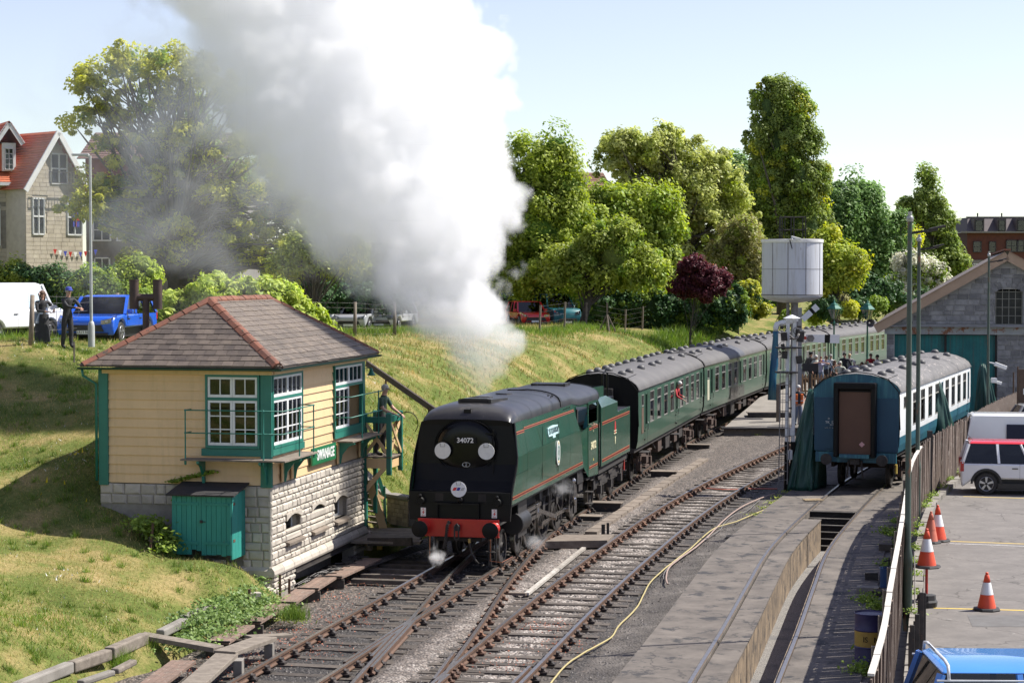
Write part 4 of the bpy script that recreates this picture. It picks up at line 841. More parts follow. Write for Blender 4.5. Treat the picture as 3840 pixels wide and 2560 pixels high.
MB().box((0, .30, 1.05), (.1, .14, .14)).tube([(.0, .22, 1.15), (.05, .2, 1.1), (.05, .2, .8), (0, .2, .76), (-.05, .2, .8), (-.05, .2, 1.1), (0, .22, 1.15)], .022, 6).tube([(0, .2, .80), (.03, .2, .76), (.0, .2, .5), (-.03, .2, .54)], .02, 6).go('coupling', m_steel if False else m_grime, loco)
for x in (-.75, .75):
 MB().bb(x - .04, x + .04, .5, .53, .12, .85).bb(x + .12, x + .16, .52, .55, .18, .85).go('guard_iron', m_grime, loco)
 MB().bb(x - .10, x + .14, .42, .6, .45, .47).go('footstep', m_grime, loco)
 MB().tube([(x + .02, .48, .82), (x + .02, .46, .25), (x + .3, .5, .22), (x + .4, 1.2, .26)], .014, 6).go('drain_pipe', M('copper_pipe', (.55, .26, .16), (.4, .18, .11), 5, .35, metal=1), loco)
MB().bb(-1.0, 1.0, .44, 1.2, 1.1, 1.2).bb(-.55, .55, .5, 11.5, .7, 1.15).bb(-.9, .9, 1.0, 10, 1.15, 1.55).bb(-.6, .6, 9.2, 11.6, .5, 1.2).go('frame', m_dark, loco)
def wheel(y, r, x, parent, nm='wheel', spokes=0, mrim=None, mcent=None):
 wv = MB().lathe([(r - .05, -.065), (r, -.06), (r, .045), (r + .03, .05), (r + .03, .065), (r - .05, .065), (r - .05, -.065)], (0, 0, 0), axis='X', n=36, caps=False).go(nm, mrim or m_rim, parent, auto=True)
 wv.location = (x, y, r)
 c = MB(); 
 if spokes:
  c.lathe([(0, -.05), (.15, -.05), (.15, .07), (0, .07)], axis='X', n=16); c.lathe([(r - .10, -.04), (r - .045, -.04), (r - .045, .05), (r - .10, .05), (r - .10, -.04)], axis='X', n=30, caps=False)
  for k in range(spokes): t_ = 2 * math.pi * k / spokes; c.bar((.0, .13 * math.cos(t_), .13 * math.sin(t_)), (.0, (r - .07) * math.cos(t_), (r - .07) * math.sin(t_)), .05, .045)
 else: c.lathe([(0, -.04), (.12, -.05), (.12, .08), (.14, .03), (r - .06, .03), (r - .05, -.03), (0, -.03)], axis='X', n=30, caps=False)
 c.go('wheel_centre', mcent or m_grime, wv); return wv
for sgn in (1, -1):
 for y in (1.55, 3.35): wheel(y, .43, sgn * .76, loco)
 for y in (4.75, 6.60, 8.45): wheel(y, .86, sgn * .76, loco, 'driving_wheel', 12)
 wheel(10.7, .47, sgn * .76, loco)
 MB().lathe([(0, -.5), (.26, -.5), (.28, -.48), (.28, .5), (.26, .52), (0, .52)], (sgn * 1.0, 2.35, .98), axis='Y', n=28).go('cylinder', M('cylinder_black', (.01, .01, .01), (.018, .017, .016), 4, .5), loco, auto=True)
 MB().lathe([(0, -.5), (.16, -.5), (.16, .5), (0, .5)], (sgn * .98, 2.35, 1.36), axis='Y', n=20).go('valve_chest', m_black, loco, auto=True)
 MB().bb(sgn * 1.13 - .01, sgn * 1.13 + .01, 1.9, 2.9, .62, 1.5).go('cylinder_casing', M('dull_black_plate', (.025, .025, .026), (.04, .038, .037), 5, .4, bump=.002), loco)
 MB().bar((sgn * 1.10, 3.0, 1.16), (sgn * 1.10, 4.75, 1.16), .07, .10).bar((sgn * 1.10, 3.0, .90), (sgn * 1.10, 4.75, .90), .07, .10).go('slide_bar', m_steel, loco)
 MB().bb(sgn * 1.10 - .05, sgn * 1.10 + .05, 4.1, 4.45, .86, 1.2).go('crosshead', m_steel, loco)
 MB().bar((sgn * 1.10, 2.9, 1.03), (sgn * 1.10, 4.2, 1.03), .06).go('piston_rod', m_steel, loco)
 MB().bar((sgn * 1.14, 4.3, 1.03), (sgn * 1.14, 6.6, .60), .05, .11).go('connecting_rod', m_steel, loco)
 MB().bar((sgn * 1.06, 4.75, .58), (sgn * 1.06, 6.6, .60), .05, .10).bar((sgn * 1.06, 6.6, .60), (sgn * 1.06, 8.45, .58), .05, .10).go('coupling_rod', m_steel, loco)
 for y in (4.75, 6.6, 8.45): MB().lathe([(0, -.04), (.09, -.04), (.09, .05), (0, .05)], (sgn * 1.12, y, .59), axis='X', n=16).go('crank_pin', m_steel, loco)
 MB().bb(sgn * 1.0 - .06, sgn * 1.0 + .06, 4.9, 5.0, 1.25, 1.56).bb(sgn * 1.12 - .02, sgn * 1.12 + .02, 9.35, 9.75, .35, 1.5).bb(sgn * 1.10 - .05, sgn * 1.10 + .05, 10.0, 10.6, .9, 1.25).go('hanger', m_grime, loco)
 for k in range(3): MB().bb(sgn * 1.14 - .12, sgn * 1.14 + .10, 11.6, 11.95, .35 + k * .35, .37 + k * .35).go('cab_step', m_grime, loco)
 MB().bb(sgn * 1.18 - .01, sgn * 1.18 + .01, 9.6, 10.5, 1.15, 1.55).go('lower_sheet', M('dull_black_plate', (.03,) * 3), loco)
 MB().tube([(sgn * 1.15, 9.0, 1.4), (sgn * 1.17, 9.0, .9), (sgn * 1.17, 9.3, .6)], .022, 6).ball((sgn * 1.18, 8.98, 1.32), .08, 8, 6).lathe([(.05, -.15), (.07, 0), (.05, .15)], (sgn * 1.15, 9.3, .75), axis='Y', n=10).go('injector', m_steel if sgn > 0 else m_grime, loco)
 for k in range(4): MB().box((sgn * (.95 + .02 * k), 5.3 + k * .9, 1.28 + .03 * (k % 2)), (.12, .16, .2)).go('oil_box', m_grime, loco)
npz = 2.97; xs = sx(npz)
NP = MB(); NP.prism([(0, -.68, -.10), (0, -.18, -.10), (0, -.16, -.17), (0, .16, -.17), (0, .18, -.10), (0, .68, -.10), (0, .72, .0), (0, .68, .13), (0, .1, .16), (0, -.1, .16), (0, -.68, .13), (0, -.72, 0)], (.02, 0, 0))
NP = NP.go('nameplate', M('nameplate_pale_blue', (.50, .70, .70), (.46, .66, .66), 3, .35), loco); NP.location = (xs + .006, 5.65, npz); NP.rotation_euler = (0, -R(8), 0)
text('257 SQUADRON', .20, M('nameplate_border', (.02, .05, .06), (.02, .05, .06), 3, .4), (.022, 0, .02), (R(90), 0, R(90)), NP, sx=.86, bold=.004)
text('SOUTHERN', .05, MATS['nameplate_border'], (.022, 0, -.13), (R(90), 0, R(90)), NP) if False else None
BD = MB().lathe([(0, 0), (.33, 0), (.33, .02), (0, .025)], axis='X', n=32).go('squadron_badge', M('badge_white', (.78, .80, .76), (.72, .74, .70), 5, .25, coat=.4), loco); BD.location = (sx(2.35) + .01, 6.1, 2.36)
BD.scale = (1, .72, 1.0)
MB().lathe([(.20, .021), (.20, .028), (.15, .028), (.15, .021)], axis='X', n=28, caps=False).bb(.02, .028, -.05, .05, -.06, .08).go('badge_ring', M('badge_blue', (.06, .16, .14), (.05, .14, .12), 3, .4), BD)
MB().ball((.02, 0, -.24), .06, 8, 5, (.3, 1.6, .6)).ball((.02, 0, .26), .06, 8, 5, (.3, 1, .8)).go('badge_gold', M('badge_gold_paint', (.6, .42, .1), (.5, .35, .1), 3, .4), BD)
cabm = MB()
for sgn in (1, -1):
 xo = sgn * 1.30; xi = sgn * 1.27
 P = [(10.75, 1.25), (12.35, 1.18), (12.35, 2.78), (10.70, 2.78)]
 cs = MB().prism([(xi, y, z_) for y, z_ in P], (xo - xi, 0, 0)).go('cab_side', m_green, loco)
 MB().bb(xi, xo, 10.62, 10.74, 2.78, 3.38).bb(xi, xo, 12.22, 12.35, 2.78, 3.38).bb(xi, xo, 10.62, 12.35, 3.34, 3.42).go('cab_window_frame', m_green, loco)
 fr = MB(); fr.add([(sgn * 1.17, 8.86, 3.5), (sgn * 1.28, 10.68, 3.40), (sgn * 1.29, 10.76, 1.25), (sgn * 1.26, 10.15, 1.58)], [(0, 1, 2, 3)] if sgn > 0 else [(3, 2, 1, 0)])
 fr.go('cab_front', m_green, loco)
 MB().add([(sgn * 1.215, 9.20, 3.38), (sgn * 1.295, 10.50, 3.30), (sgn * 1.305, 10.55, 2.72), (sgn * 1.275, 9.95, 2.66), (sgn * 1.24, 9.45, 2.9)], [(0, 1, 2, 3, 4)]).go('cab_front_window', m_tint, loco)
cr = [[(p[0] * k, y, 3.40 + (p[2] - 3.48) * 1.0) for p in top_ring(0, 3.95, 1.175, 3.48)] for y, k in ((8.85, 1.0), (9.6, 1.05), (10.6, 1.10), (12.5, 1.11))]
cr[0] = top_ring(8.85, 3.95, 1.175, 3.48); MB().loft(cr, closed=False).go('cab_roof', m_sooty, loco, smooth=True)
MB().loft([[(p[0], 12.5 + d_, p[2] + .02) for p in cr[3]] for d_ in (-.05, .0)], closed=False).go('roof_rim', m_black, loco)
MB().bb(-.4, .5, 11.0, 11.8, 3.86, 3.92).bb(.5, .56, 11.0, 11.8, 3.84, 3.93).bb(-.46, -.4, 11.0, 11.8, 3.84, 3.93).go('roof_hatch', m_sooty, loco)
MB().bb(-1.24, 1.24, 9.3, 9.4, 1.2, 3.3).bb(-1.25, 1.25, 10.7, 12.4, 1.15, 1.22).go('cab_interior', m_dark, loco)
text('34072', .30, M('cab_number_cream', (.72, .66, .42), (.66, .6, .38), 4, .4), (1.305, 11.55, 2.10), (R(90), 0, R(90)), loco, sx=1.15, bold=.008)
text('BR', .07, MATS['cab_number_cream'], (1.305, 11.55, 2.52), (R(90), 0, R(90)), loco); MB().prism([(1.302, 11.5, 1.66), (1.302, 11.6, 1.66), (1.302, 11.55, 1.74)], (.004, 0, 0)).go('yellow_triangle', m_yellow, loco)
for za in (1.50, 2.62):
 for h, e, mm in ((.07, .004, m_orange), (.04, .007, m_lblack)): MB().bb(1.30, 1.30 + e, 10.85, 12.28, za - h / 2, za + h / 2).go('lining', mm, loco)
MB().tube([(1.33, 12.42, 1.4), (1.33, 12.42, 2.7)], .012, 6).go('cab_handrail', m_steel, loco)
# ================================================================== tender
td = thing('tender', 'green six-wheeled coal tender with cut-down stepped sides behind the cab', 'tender', (float(T1(LY0)), LY0, 0), LH)
y0, y1 = 12.95, 18.45
for sgn in (1, -1):
 a, b = sgn * 1.25, sgn * 1.29
 MB().prism([(a, y, z_) for y, z_ in ((y0, 1.33), (y1, 1.33), (y1, 2.80), (15.95, 2.80), (15.95, 3.12), (y0, 3.12))], (b - a, 0, 0)).go('tank_side', m_green, td, bevel=.01)
 MB().prism([(sgn * 1.27, y0, 3.12), (sgn * 1.27, 15.95, 3.12), (sgn * .90, 15.95, 3.30), (sgn * .90, y0, 3.30)], (0, 0, -.03)).go('sloping_plate', m_green, td)
 MB().prism([(sgn * .86, y0 - .1, 3.1), (sgn * .86, 15.6, 3.1), (sgn * .86, 15.6, 3.62), (sgn * .86, 13.2, 3.68), (sgn * .86, y0 - .1, 3.70)], (sgn * .04, 0, 0)).go('coal_raves', m_green, td)
 MB().loft([[(sgn * 1.29, 12.96, 1.4), (sgn * 1.29, 12.96, 3.12), (sgn * 1.15, 12.96, 3.42), (sgn * .95, 12.96, 3.52), (sgn * .86, 12.96, 3.50)], [(sgn * 1.20, 12.96, 1.4), (sgn * 1.20, 12.96, 3.05), (sgn * 1.1, 12.96, 3.30), (sgn * .95, 12.96, 3.40), (sgn * .86, 12.96, 3.38)]], closed=False).go('front_sheet', m_green, td)
 for y in (13.7, 15.6, 17.5): wheel(y, .52, sgn * .76, td)
 MB().bb(sgn * 1.0, sgn * 1.05, 13.0, 18.3, .62, 1.15).go('tender_frame', m_grime, td)
 for y in (13.7, 15.6, 17.5):
  MB().box((sgn * 1.10, y, .58), (.14, .26, .26)).bar((sgn * 1.10, y - .45, .98), (sgn * 1.10, y + .45, .98), .08, .06).bar((sgn * 1.1, y - .38, .92), (sgn * 1.1, y + .38, .92), .08, .05).bar((sgn * 1.1, y, .98), (sgn * 1.1, y, .7), .05).go('axlebox', m_grime, td)
  for z_ in (.72, 1.02): MB().bb(sgn * 1.16 - .05, sgn * 1.16 + .05, y + .5, y + .75, z_, z_ + .02).go('footboard', m_steel if sgn > 0 else m_grime, td)
MB().bb(-1.26, 1.26, 18.42, 18.46, 1.33, 2.8).bb(-.86, .86, 15.58, 15.62, 2.8, 3.62).bb(-1.25, 1.25, 12.94, 12.98, 1.3, 2.6).go('tank_end', m_black, td)
MB().bb(-1.25, 1.25, 15.96, 18.42, 2.74, 2.79).go('tank_top', m_sooty, td)
MB().bb(.35, .95, 16.1, 17.2, 2.79, 3.2).bb(-.9, -.3, 16.1, 17.2, 2.79, 3.1).tube([(.7, 16.6, 3.2), (.7, 16.6, 3.95), (.75, 16.75, 4.0), (.8, 16.9, 3.95), (.8, 16.9, 3.2)], .03, 8).go('water_filler', m_black, td)
MB().bb(-1.2, 1.2, 13.0, 18.3, 1.1, 1.33).go('tender_underframe', m_dark, td)
for z_, y1_ in ((1.50, 18.3), (2.62, 18.3)):
 for h, e, mm in ((.085, .004, m_orange), (.05, .007, m_lblack)): MB().bb(1.29, 1.29 + e, 13.1, y1_, z_ - h / 2, z_ + h / 2).go('lining', mm, td)
em = MB(); em.lathe([(0, .0), (.10, .0), (.10, .004), (0, .004)], (0, 0, .10), axis='X', n=14); em = em.go('tender_emblem', M('emblem_red', (.5, .03, .03), (.42, .03, .03), 4, .5), td); em.location = (1.291, 15.5, 2.12); em.scale = (1, 1.2, 2.1)
MB().bb(1.291, 1.297, 15.25, 15.75, 2.14, 2.165).bb(1.291, 1.297, 15.25, 15.75, 2.22, 2.245).prism([(1.291, 15.42, 2.05), (1.291, 15.58, 2.05), (1.291, 15.53, 1.82), (1.291, 15.47, 1.82)], (.006, 0, 0)).go('emblem_lion', MATS['cab_number_cream'], td)
coal = MB()
for i in range(260):
 x, y = rng.uniform(-.82, .82), rng.uniform(13.05, 15.5); h = 3.42 + .22 * math.exp(-(x / .6) ** 2 - ((y - 14.2) / 1.0) ** 2) - .05
 s = .06 + .07 * rng.random(); coal.box((x, y, h + rng.normal() * .03), (s, s * 1.2, s * .9), rot=(rng.random() * 3, rng.random() * 3, rng.random() * 3), taper=.7)
coal.bb(-.84, .84, 13.0, 15.55, 3.0, 3.42); o = coal.go('coal', m_coal, td); o['kind'] = 'stuff'
MB().bb(1.0, 1.03, 18.44, 18.5, .5, 1.2).box((1.08, 18.5, .95), (.04, .1, .5)).go('lamp_bracket', m_red, td)
# ================================================================== coaches
COPY = {}
def coach(name, label, p0, p1, L, cu, cl, zsplit, lav_mat, group, grey=True, blind=False, sides=(1,), und=True, roofm=None, first=False, detail=True):
 """origin at the near end centre, +Y along the coach"""
 d = Vector((p1[0] - p0[0], p1[1] - p0[1], 0)); rz = -math.atan2(d.x, d.y); root = thing(name, label, 'railway coach', (p0[0], p0[1], 0), rz, group)
 k = L / 18.0; roofm = roofm or m_croof
 holes = [(.72, 1.2, 2.62, 3.02, 'lav')] + [(1.58, 1.98, 1.92, 3.02, 'door')] + [(c - .47, c + .47, 1.95, 3.04, 'win') for c in (3.15, 4.9, 6.65, 8.35)] + [(9.48, 9.86, 1.92, 3.02, 'door')] + [(c - .47, c + .47, 1.95, 3.04, 'win') for c in (11.0, 12.7, 14.4, 16.1)] + [(17.12, 17.5, 1.92, 3.02, 'door')]
 holes = [(a * k, b * k, z0, z1, t) for a, b, z0, z1, t in holes]
 def fx(z): return float(np.interp(z, [1.25, 1.5, 1.9, 3.0, 3.24], [1.27, 1.325, 1.345, 1.345, 1.325]))
 for sgn in (1, -1):
  zl = sorted({1.25, 1.5, zsplit, 1.92, 1.95, 2.62, 3.02, 3.04, 3.24}); yl = sorted({0.0, L} | {v for h in holes for v in h[:2]}) if sgn in sides else [0.0, L]
  mb = MB()
  for i in range(len(yl) - 1):
   for j in range(len(zl) - 1):
    ym, zm = (yl[i] + yl[i + 1]) / 2, (zl[j] + zl[j + 1]) / 2
    if sgn in sides and any(h[0] < ym < h[1] and h[2] < zm < h[3] for h in holes): continue
    mb.m = 1 if zm < zsplit else 0
    q = [(sgn * fx(zl[j]), yl[i], zl[j]), (sgn * fx(zl[j]), yl[i + 1], zl[j]), (sgn * fx(zl[j + 1]), yl[i + 1], zl[j + 1]), (sgn * fx(zl[j + 1]), yl[i], zl[j + 1])]
    mb.add(q, [(0, 1, 2, 3) if sgn > 0 else (3, 2, 1, 0)])
  mb.go('body_side', [cu, cl], root)
 for (a, b, z0, z1, t) in holes:
  fr = MB(); x0, x1 = 1.325, 1.352; w_ = .028
  fr.bb(x0, x1, a - .004, a + w_, z0, z1).bb(x0, x1, b - w_, b + .004, z0, z1).bb(x0, x1, a + w_, b - w_, z1 - w_, z1).bb(x0, x1, a + w_, b - w_, z0, z0 + w_)
  if t == 'win': fr.bb(x0, x1, a + w_, b - w_, 2.69, 2.725).bb(x0, x1 - .008, (a + b) / 2 - .012, (a + b) / 2 + .012, 2.725, z1 - w_)
  wn = fr.go('window' if t != 'door' else 'door_window', m_alu if t != 'door' else cl, root)
  if t == 'win':
   MB().bb(1.322, 1.326, a + .02, b - .02, z0 + .02, 2.70).go('pane', m_glass, wn); MB().bb(1.322, 1.326, a + .02, b - .02, 2.715, z1 - .02).go('pane', m_tint, wn)
  else: MB().bb(1.32, 1.324, a + .02, b - .02, z0 + .02, z1 - .02).go('pane', m_tint if t == 'door' else m_glass, wn)
  if t == 'door':
   MB().bb(1.346, 1.3495, a - .13, a - .118, 1.27, 3.08).bb(1.346, 1.3495, b + .118, b + .13, 1.27, 3.08).go('door_seam', m_black, root)
   MB().tube([(1.36, b + .07, 1.75), (1.385, b + .07, 1.78), (1.385, b + .07, 1.98), (1.36, b + .07, 2.01)], .012, 5).bb(1.34, 1.37, a - .02, a + .02, 1.83, 1.87).go('door_handle', m_steel, root)
   for z_ in (1.45, 1.75): MB().bb(1.33, 1.365, a - .16, a - .10, z_ - .02, z_ + .02).go('door_hinge', m_black, root)
   MB().bb(1.1, 1.45, a - .15, b + .15, .98, 1.01).go('footboard', m_grime, root)
 a, b = holes[0][:2]
 if lav_mat: MB().bb(1.346, 1.35, a - .0, b + .0, 1.70, 2.58).go('lavatory_panel', lav_mat, root)
 it = MB().bb(-1.25, 1.25, .1, L - .1, 1.30, 1.38).bb(-1.26, -1.2, .1, L - .1, 1.4, 2.1).bb(-1.26, -1.2, .1, L - .1, 2.1, 3.2)
 it.go('interior', m_dark, root)
 se = MB(); 
 for c in np.arange(2.4, 17, .87): se.bb(.25, 1.2, c * k - .07, c * k + .07, 1.4, 2.35)
 o = se.go('seats', m_seat, root); o['kind'] = 'stuff'
 pr = [(-1.36, 3.20), (-1.345, 3.28), (-1.27, 3.40), (-1.10, 3.53), (-.80, 3.655), (-.42, 3.745), (0, 3.78), (.42, 3.745), (.80, 3.655), (1.10, 3.53), (1.27, 3.40), (1.345, 3.28), (1.36, 3.20)]
 MB().loft([[(x, y, z_) for x, z_ in pr] for y in (-.02, L * .25, L * .5, L * .75, L + .02)], closed=False).go('roof', roofm, root, smooth=True)
 for sgn in sides: MB().bb(sgn * 1.345, sgn * 1.385, 0, L, 3.20, 3.225).go('gutter', roofm, root)
 for y in (0.03, L - .06): MB().loft([[(x * 1.004, y + q, z_ + .014) for x, z_ in pr] for q in (0, .03)], closed=False).go('roof_end_rib', m_black, root)
 for y, s in ((0, -1), (L, 1)):
  ep = [(x * .99, z_) for x, z_ in pr] + [(1.33, 3.1), (1.30, 1.4), (1.26, 1.25), (-1.26, 1.25), (-1.30, 1.4), (-1.33, 3.1)]
  MB().prism([(x, y, z_) for x, z_ in ep], (0, -s * .04, 0)).go('end_wall', m_black if not first else cl, root)
  MB().bb(-.50, .50, y + s * .0, y + s * .26, 1.15, 3.28).go('gangway', m_dark if not first or s > 0 else m_black, root, bevel=.03)
 MB().tube([(-1.30, -.05, 3.30), (-1.0, -.05, 3.60), (-.5, -.05, 3.78), (.0, -.05, 3.84), (.5, -.05, 3.78), (1.0, -.05, 3.60), (1.32, -.05, 3.2), (1.36, -.07, 2.0)], .018, 6).bar((.95, .15, 3.62), (1.15, .75, 3.72), .015).go('roof_conduit', m_black, root)
 v0 = MB().lathe([(.15, -.02), (.15, .05), (.12, .10), (.06, .135), (0, .14)], n=12, caps=False).go('roof_vent', m_vent, root, smooth=True)
 vs = [(.62, y * k) for y in (1.0, 2.6, 5.3, 8.0, 9.6, 13.3, 16.4)] + [(-.45, y * k) for y in (.8, 2.3, 4.0, 5.2, 6.8, 8.6, 10.3, 12.0, 13.8, 15.4, 17.0)] + [(.05, y * k) for y in (1.7, 9.0, 17.3)]
 for i, (x, y) in enumerate(vs):
  zr = float(np.interp(abs(x), [0, .42, .80, 1.1], [3.78, 3.745, 3.655, 3.53]))
  if i == 0: v0.location = (x, y, zr)
  else: piece(v0, 'roof_vent', (x, y, zr), parent=root)
 MB().bb(-1.2, 1.2, 0, L, 1.10, 1.25).go('solebar', m_grime, root)
 for y, w_, h_ in ((6.2, .9, .5), (8.2, 1.2, .55), (10.6, .8, .5), (12.0, 1.0, .45)): MB().bb(.55, 1.12, y * k, y * k + w_, 1.1 - h_, 1.1).go('battery_box', m_rustu if w_ < 1 else m_grime, root, bevel=.01)
 MB().bar((1.0, 5.3 * k, 1.08), (1.0, 6.5 * k, .62), .05).bar((1.0, 6.5 * k, .62), (1.0, 11.5 * k, .62), .05).bar((1.0, 11.5 * k, .62), (1.0, 12.7 * k, 1.08), .05).go('truss', m_grime, root)
 for yc in (3.0, L - 3.0):
  bg_ = MB().bb(.93, 1.03, yc - 1.55, yc + 1.55, .62, .80).bb(-1.03, -.93, yc - 1.55, yc + 1.55, .62, .80).bb(-1, 1, yc - .2, yc + .2, .5, .95).go('bogie_frame', m_rustu, root)
  for y in (yc - 1.2, yc + 1.2):
   for sgn in (1, -1): wheel(y, .44, sgn * .76, root, mrim=m_grime)
   MB().box((1.08, y, .48), (.16, .26, .30)).bar((1.08, y - .38, .86), (1.08, y + .38, .86), .09, .06).bar((1.07, y - .3, .8), (1.07, y - .3, .55), .05).bar((1.07, y + .3, .8), (1.07, y + .3, .55), .05).go('axlebox', m_rustu, root)
  MB().bb(1.05, 1.20, yc - .45, yc + .45, .35, .42).box((1.1, yc, .62), (.2, .5, .25)).go('bolster_spring', m_rustu, root)
 for y in (0, L):
  for x in (-.86, .86): MB().lathe([(0, 0), (.18, .01), (.18, .04), (.07, .06), (.07, .45)], (x, y - .45 if y == 0 else y + .45, 1.03), axis='Y', n=16).go('buffer', m_grime, root) if y == 0 else None
 return root
def seg(yA, L, T=T1):
 yB = along(T, yA, L); return (float(T(yA)), yA), (float(T(yB)), yB), yB
c0, c1, e1 = seg(66.55, 17.85)
coachA = coach('passenger_coach', 'green passenger coach directly behind the tender, passenger leaning from its middle door', c0, c1, 17.85, m_cgreen, m_cgreen, 1.7, m_brown, 'green coaches of the steam train')
c0, c1, e2 = seg(e1 + .45, 19.1)
coachB = coach('passenger_coach', 'second green coach of the train, smoke-stained dark around its middle door', c0, c1, 19.1, m_cgreen, m_cgreen, 1.7, M('obscured_cream_glass', (.55, .54, .40), (.5, .49, .36), 3, .4), 'green coaches of the steam train')
m_soot = M('soot_stain', (.028, .030, .027), (.035, .05, .04), 3, .35, coat=.3, streak=(.05, .085, .06), contrast=(.4, .6))
MB().bb(1.353, 1.356, 7.2, 8.2, 1.30, 1.88).bb(1.353, 1.356, 9.45, 10.0, 3.07, 3.18).bb(1.353, 1.356, 8.3, 11.5, 1.30, 1.85).go('soot_patch', m_soot, coachB)
pr_ = [(1.358, 3.22), (1.345, 3.28), (1.27, 3.40), (1.10, 3.53), (.80, 3.655), (.42, 3.745), (0, 3.78)]
MB().loft([[(x * 1.002, y, z_ + .006) for x, z_ in pr_] for y in (9.7, 11.6)], closed=False).go('dark_roof_panel', M('roof_dark_panel', (.06, .062, .07), (.075, .075, .08), 3, .5), coachB, smooth=True)
c0, c1, e3 = seg(e2 + .45, 19.3)
coach('passenger_coach', 'third green coach of the train, behind the signal post and water tank', c0, c1, 19.3, m_cgreen, m_cgreen, 1.7, None, 'green coaches of the steam train')
c0, c1, e4 = seg(e3 + .45, 19.3)
coach('passenger_coach', 'fourth green coach of the train, behind the platform lamps', c0, c1, 19.3, m_cgreen, m_cgreen, 1.7, None, 'green coaches of the steam train')
m_cblue = M('faded_coach_blue', (.014, .080, .14), (.02, .12, .16), 1.2, .5, streak=(.07, .26, .27), bump=.002, spots=(.035, .20, .23), spot_amt=.62, spot_scale=2)
m_cwhite = M('coach_white', (.74, .76, .76), (.62, .64, .64), 1.2, .5, spots=(.40, .38, .34), spot_amt=.70, spot_scale=6, streak=(.60, .60, .57))
m_proof = M('peeling_coach_roof', (.145, .138, .135), (.10, .097, .095), 1.8, .75, bump=.004, spots=(.46, .40, .36), spot_amt=.60, spot_scale=4.5, stretch=(1.6, .7, 1), contrast=(.4, .6))
q0 = G(3219, 1690, 1.25); yq = 64.8; xq = float(T3(yq)) + .02
cb = coach('withdrawn_coach', 'faded blue and white coach with peeling roof on the siding, open gangway boarded brown', (xq, yq), (xq + 6.6, yq + 18.4), 19.3, m_cwhite, m_cblue, 1.76, None, None, first=True, roofm=m_proof); cb.scale = (1.06, 1, 1.02)
for s in (-1, 1): MB().bb(s * .96 - .34, s * .96 + .34, -.05, 0, 1.28, 3.0).go('end_panel', M('end_blue', (.010, .050, .095), (.014, .065, .11), 1.3, .55, spots=(.30, .36, .38), spot_amt=.735, spot_scale=7), cb)
MB().bb(-.65, -.50, -.42, 0, 1.1, 3.40).bb(.50, .65, -.42, 0, 1.1, 3.40).bb(-.65, .65, -.42, 0, 3.28, 3.50).go('gangway_frame', m_black, cb, bevel=.04)
MB().bb(-.49, .49, -.285, -.262, 1.2, 3.2).go('brown_board', M('hardboard', (.115, .058, .035), (.10, .05, .03), 2, .7), cb)
MB().bb(-.46, .46, -.40, -.25, 1.08, 1.2).bb(-1.25, 1.25, -.12, .0, .92, 1.24).go('headstock', m_cblue, cb)
MB().lathe([(0, 0), (.09, 0), (.09, .006), (0, .006)], (.22, -.292, 1.52), axis='Y', n=4).lathe([(0, -.003), (.04, -.003), (.04, .003)], (.22, -.292, 1.52), axis='Y', n=8).go('hazard_label', M('label_pink', (.6, .2, .2), (.6, .5, .5), 30, .6), cb)
MB().bb(-.98, -.62, -.09, -.05, 1.35, 1.98).bb(-1.0, -.62, -.08, -.05, 2.03, 2.07).go('end_cabinet', MATS['end_blue'], cb)
for i, (t_, s, z_) in enumerate((('o', .10, 2.32), ('TK  D', .11, 2.19), ('EX W D B', .085, 2.0 + .03), ('2017', .06, 1.98 + .13))): text(t_, s, m_white, (-.85 + .03 * i, -.053, z_), (R(90), 0, 0), cb, extrude=.001)
for sgn in (1, -1):
 MB().tube([(sgn * .2, -.2, 1.0), (sgn * .22, -.25, .7), (sgn * .25, -.2, .45)], .03, 8).go('hose', m_grime, cb)
MB().tube([(0, -.3, 1.05), (.02, -.3, .8), (0, -.3, .6)], .03, 6).box((0, -.15, 1.02), (.3, .3, .3)).go('coupling', m_grime, cb)
MB().box((1.12, .8, .66), (.06, .12, .3)).go('yellow_tag', m_yellow, cb)
# ================================================================== boarded fence, poles, yard clutter
fe = thing('boarded_fence', 'weathered brown vertical board fence between siding and car park', 'fence')
y = 24.2; cnt = 0; rest = MB(); ys_b = []
bme = MB().box((0, 0, .925), (.022, .142, 1.85)).go('fence_board', m_fencew, fe)
firstb = True
while y < 84:
 a = math.atan2(FX(y + .3) - FX(y - .3), .6); gap = 59.9 < y < 60.35
 hz = .27 + rng.normal() * .008; sc = .995 + rng.normal() * .006 + (.02 * rng.normal() if y > 56 else 0); tx = rng.normal() * .012
 if not gap:
  if cnt < 300:
   if firstb: o = bme; firstb = False
   else: o = piece(bme, 'fence_board', (0, 0, 0), parent=fe)
   o.location = (FX(y) + .012 * (cnt % 2), y, hz); o.rotation_euler = (tx * .3, tx, -a); o.scale = (1, 1, sc); cnt += 1
  else:
   rest.X = Matrix.Translation((FX(y) + .012 * (len(rest.f) % 2), y, hz)) @ Matrix.Rotation(-a, 4, 'Z'); rest.box((0, 0, .925), (.022, .142, 1.85 * sc)); rest.X = None
 y += .152 * math.cos(a)
o = rest.go('fence_board', m_fencew, fe); o['kind'] = 'stuff'
for y in np.arange(24.2, 84, 2.4):
 if abs(y - 60.1) < .3: continue
 MB().box((FX(y) - .08, y, 1.12), (.09, .09, 1.9)).go('fence_post', m_wood, fe)
for z_ in (.7, 1.85):
 for y in np.arange(24.2, 82, 2.4): MB().bar((FX(y) - .05, y, z_), (FX(y + 2.38) - .05, y + 2.38, z_), .04, .08).go('fence_rail', m_wood, fe)
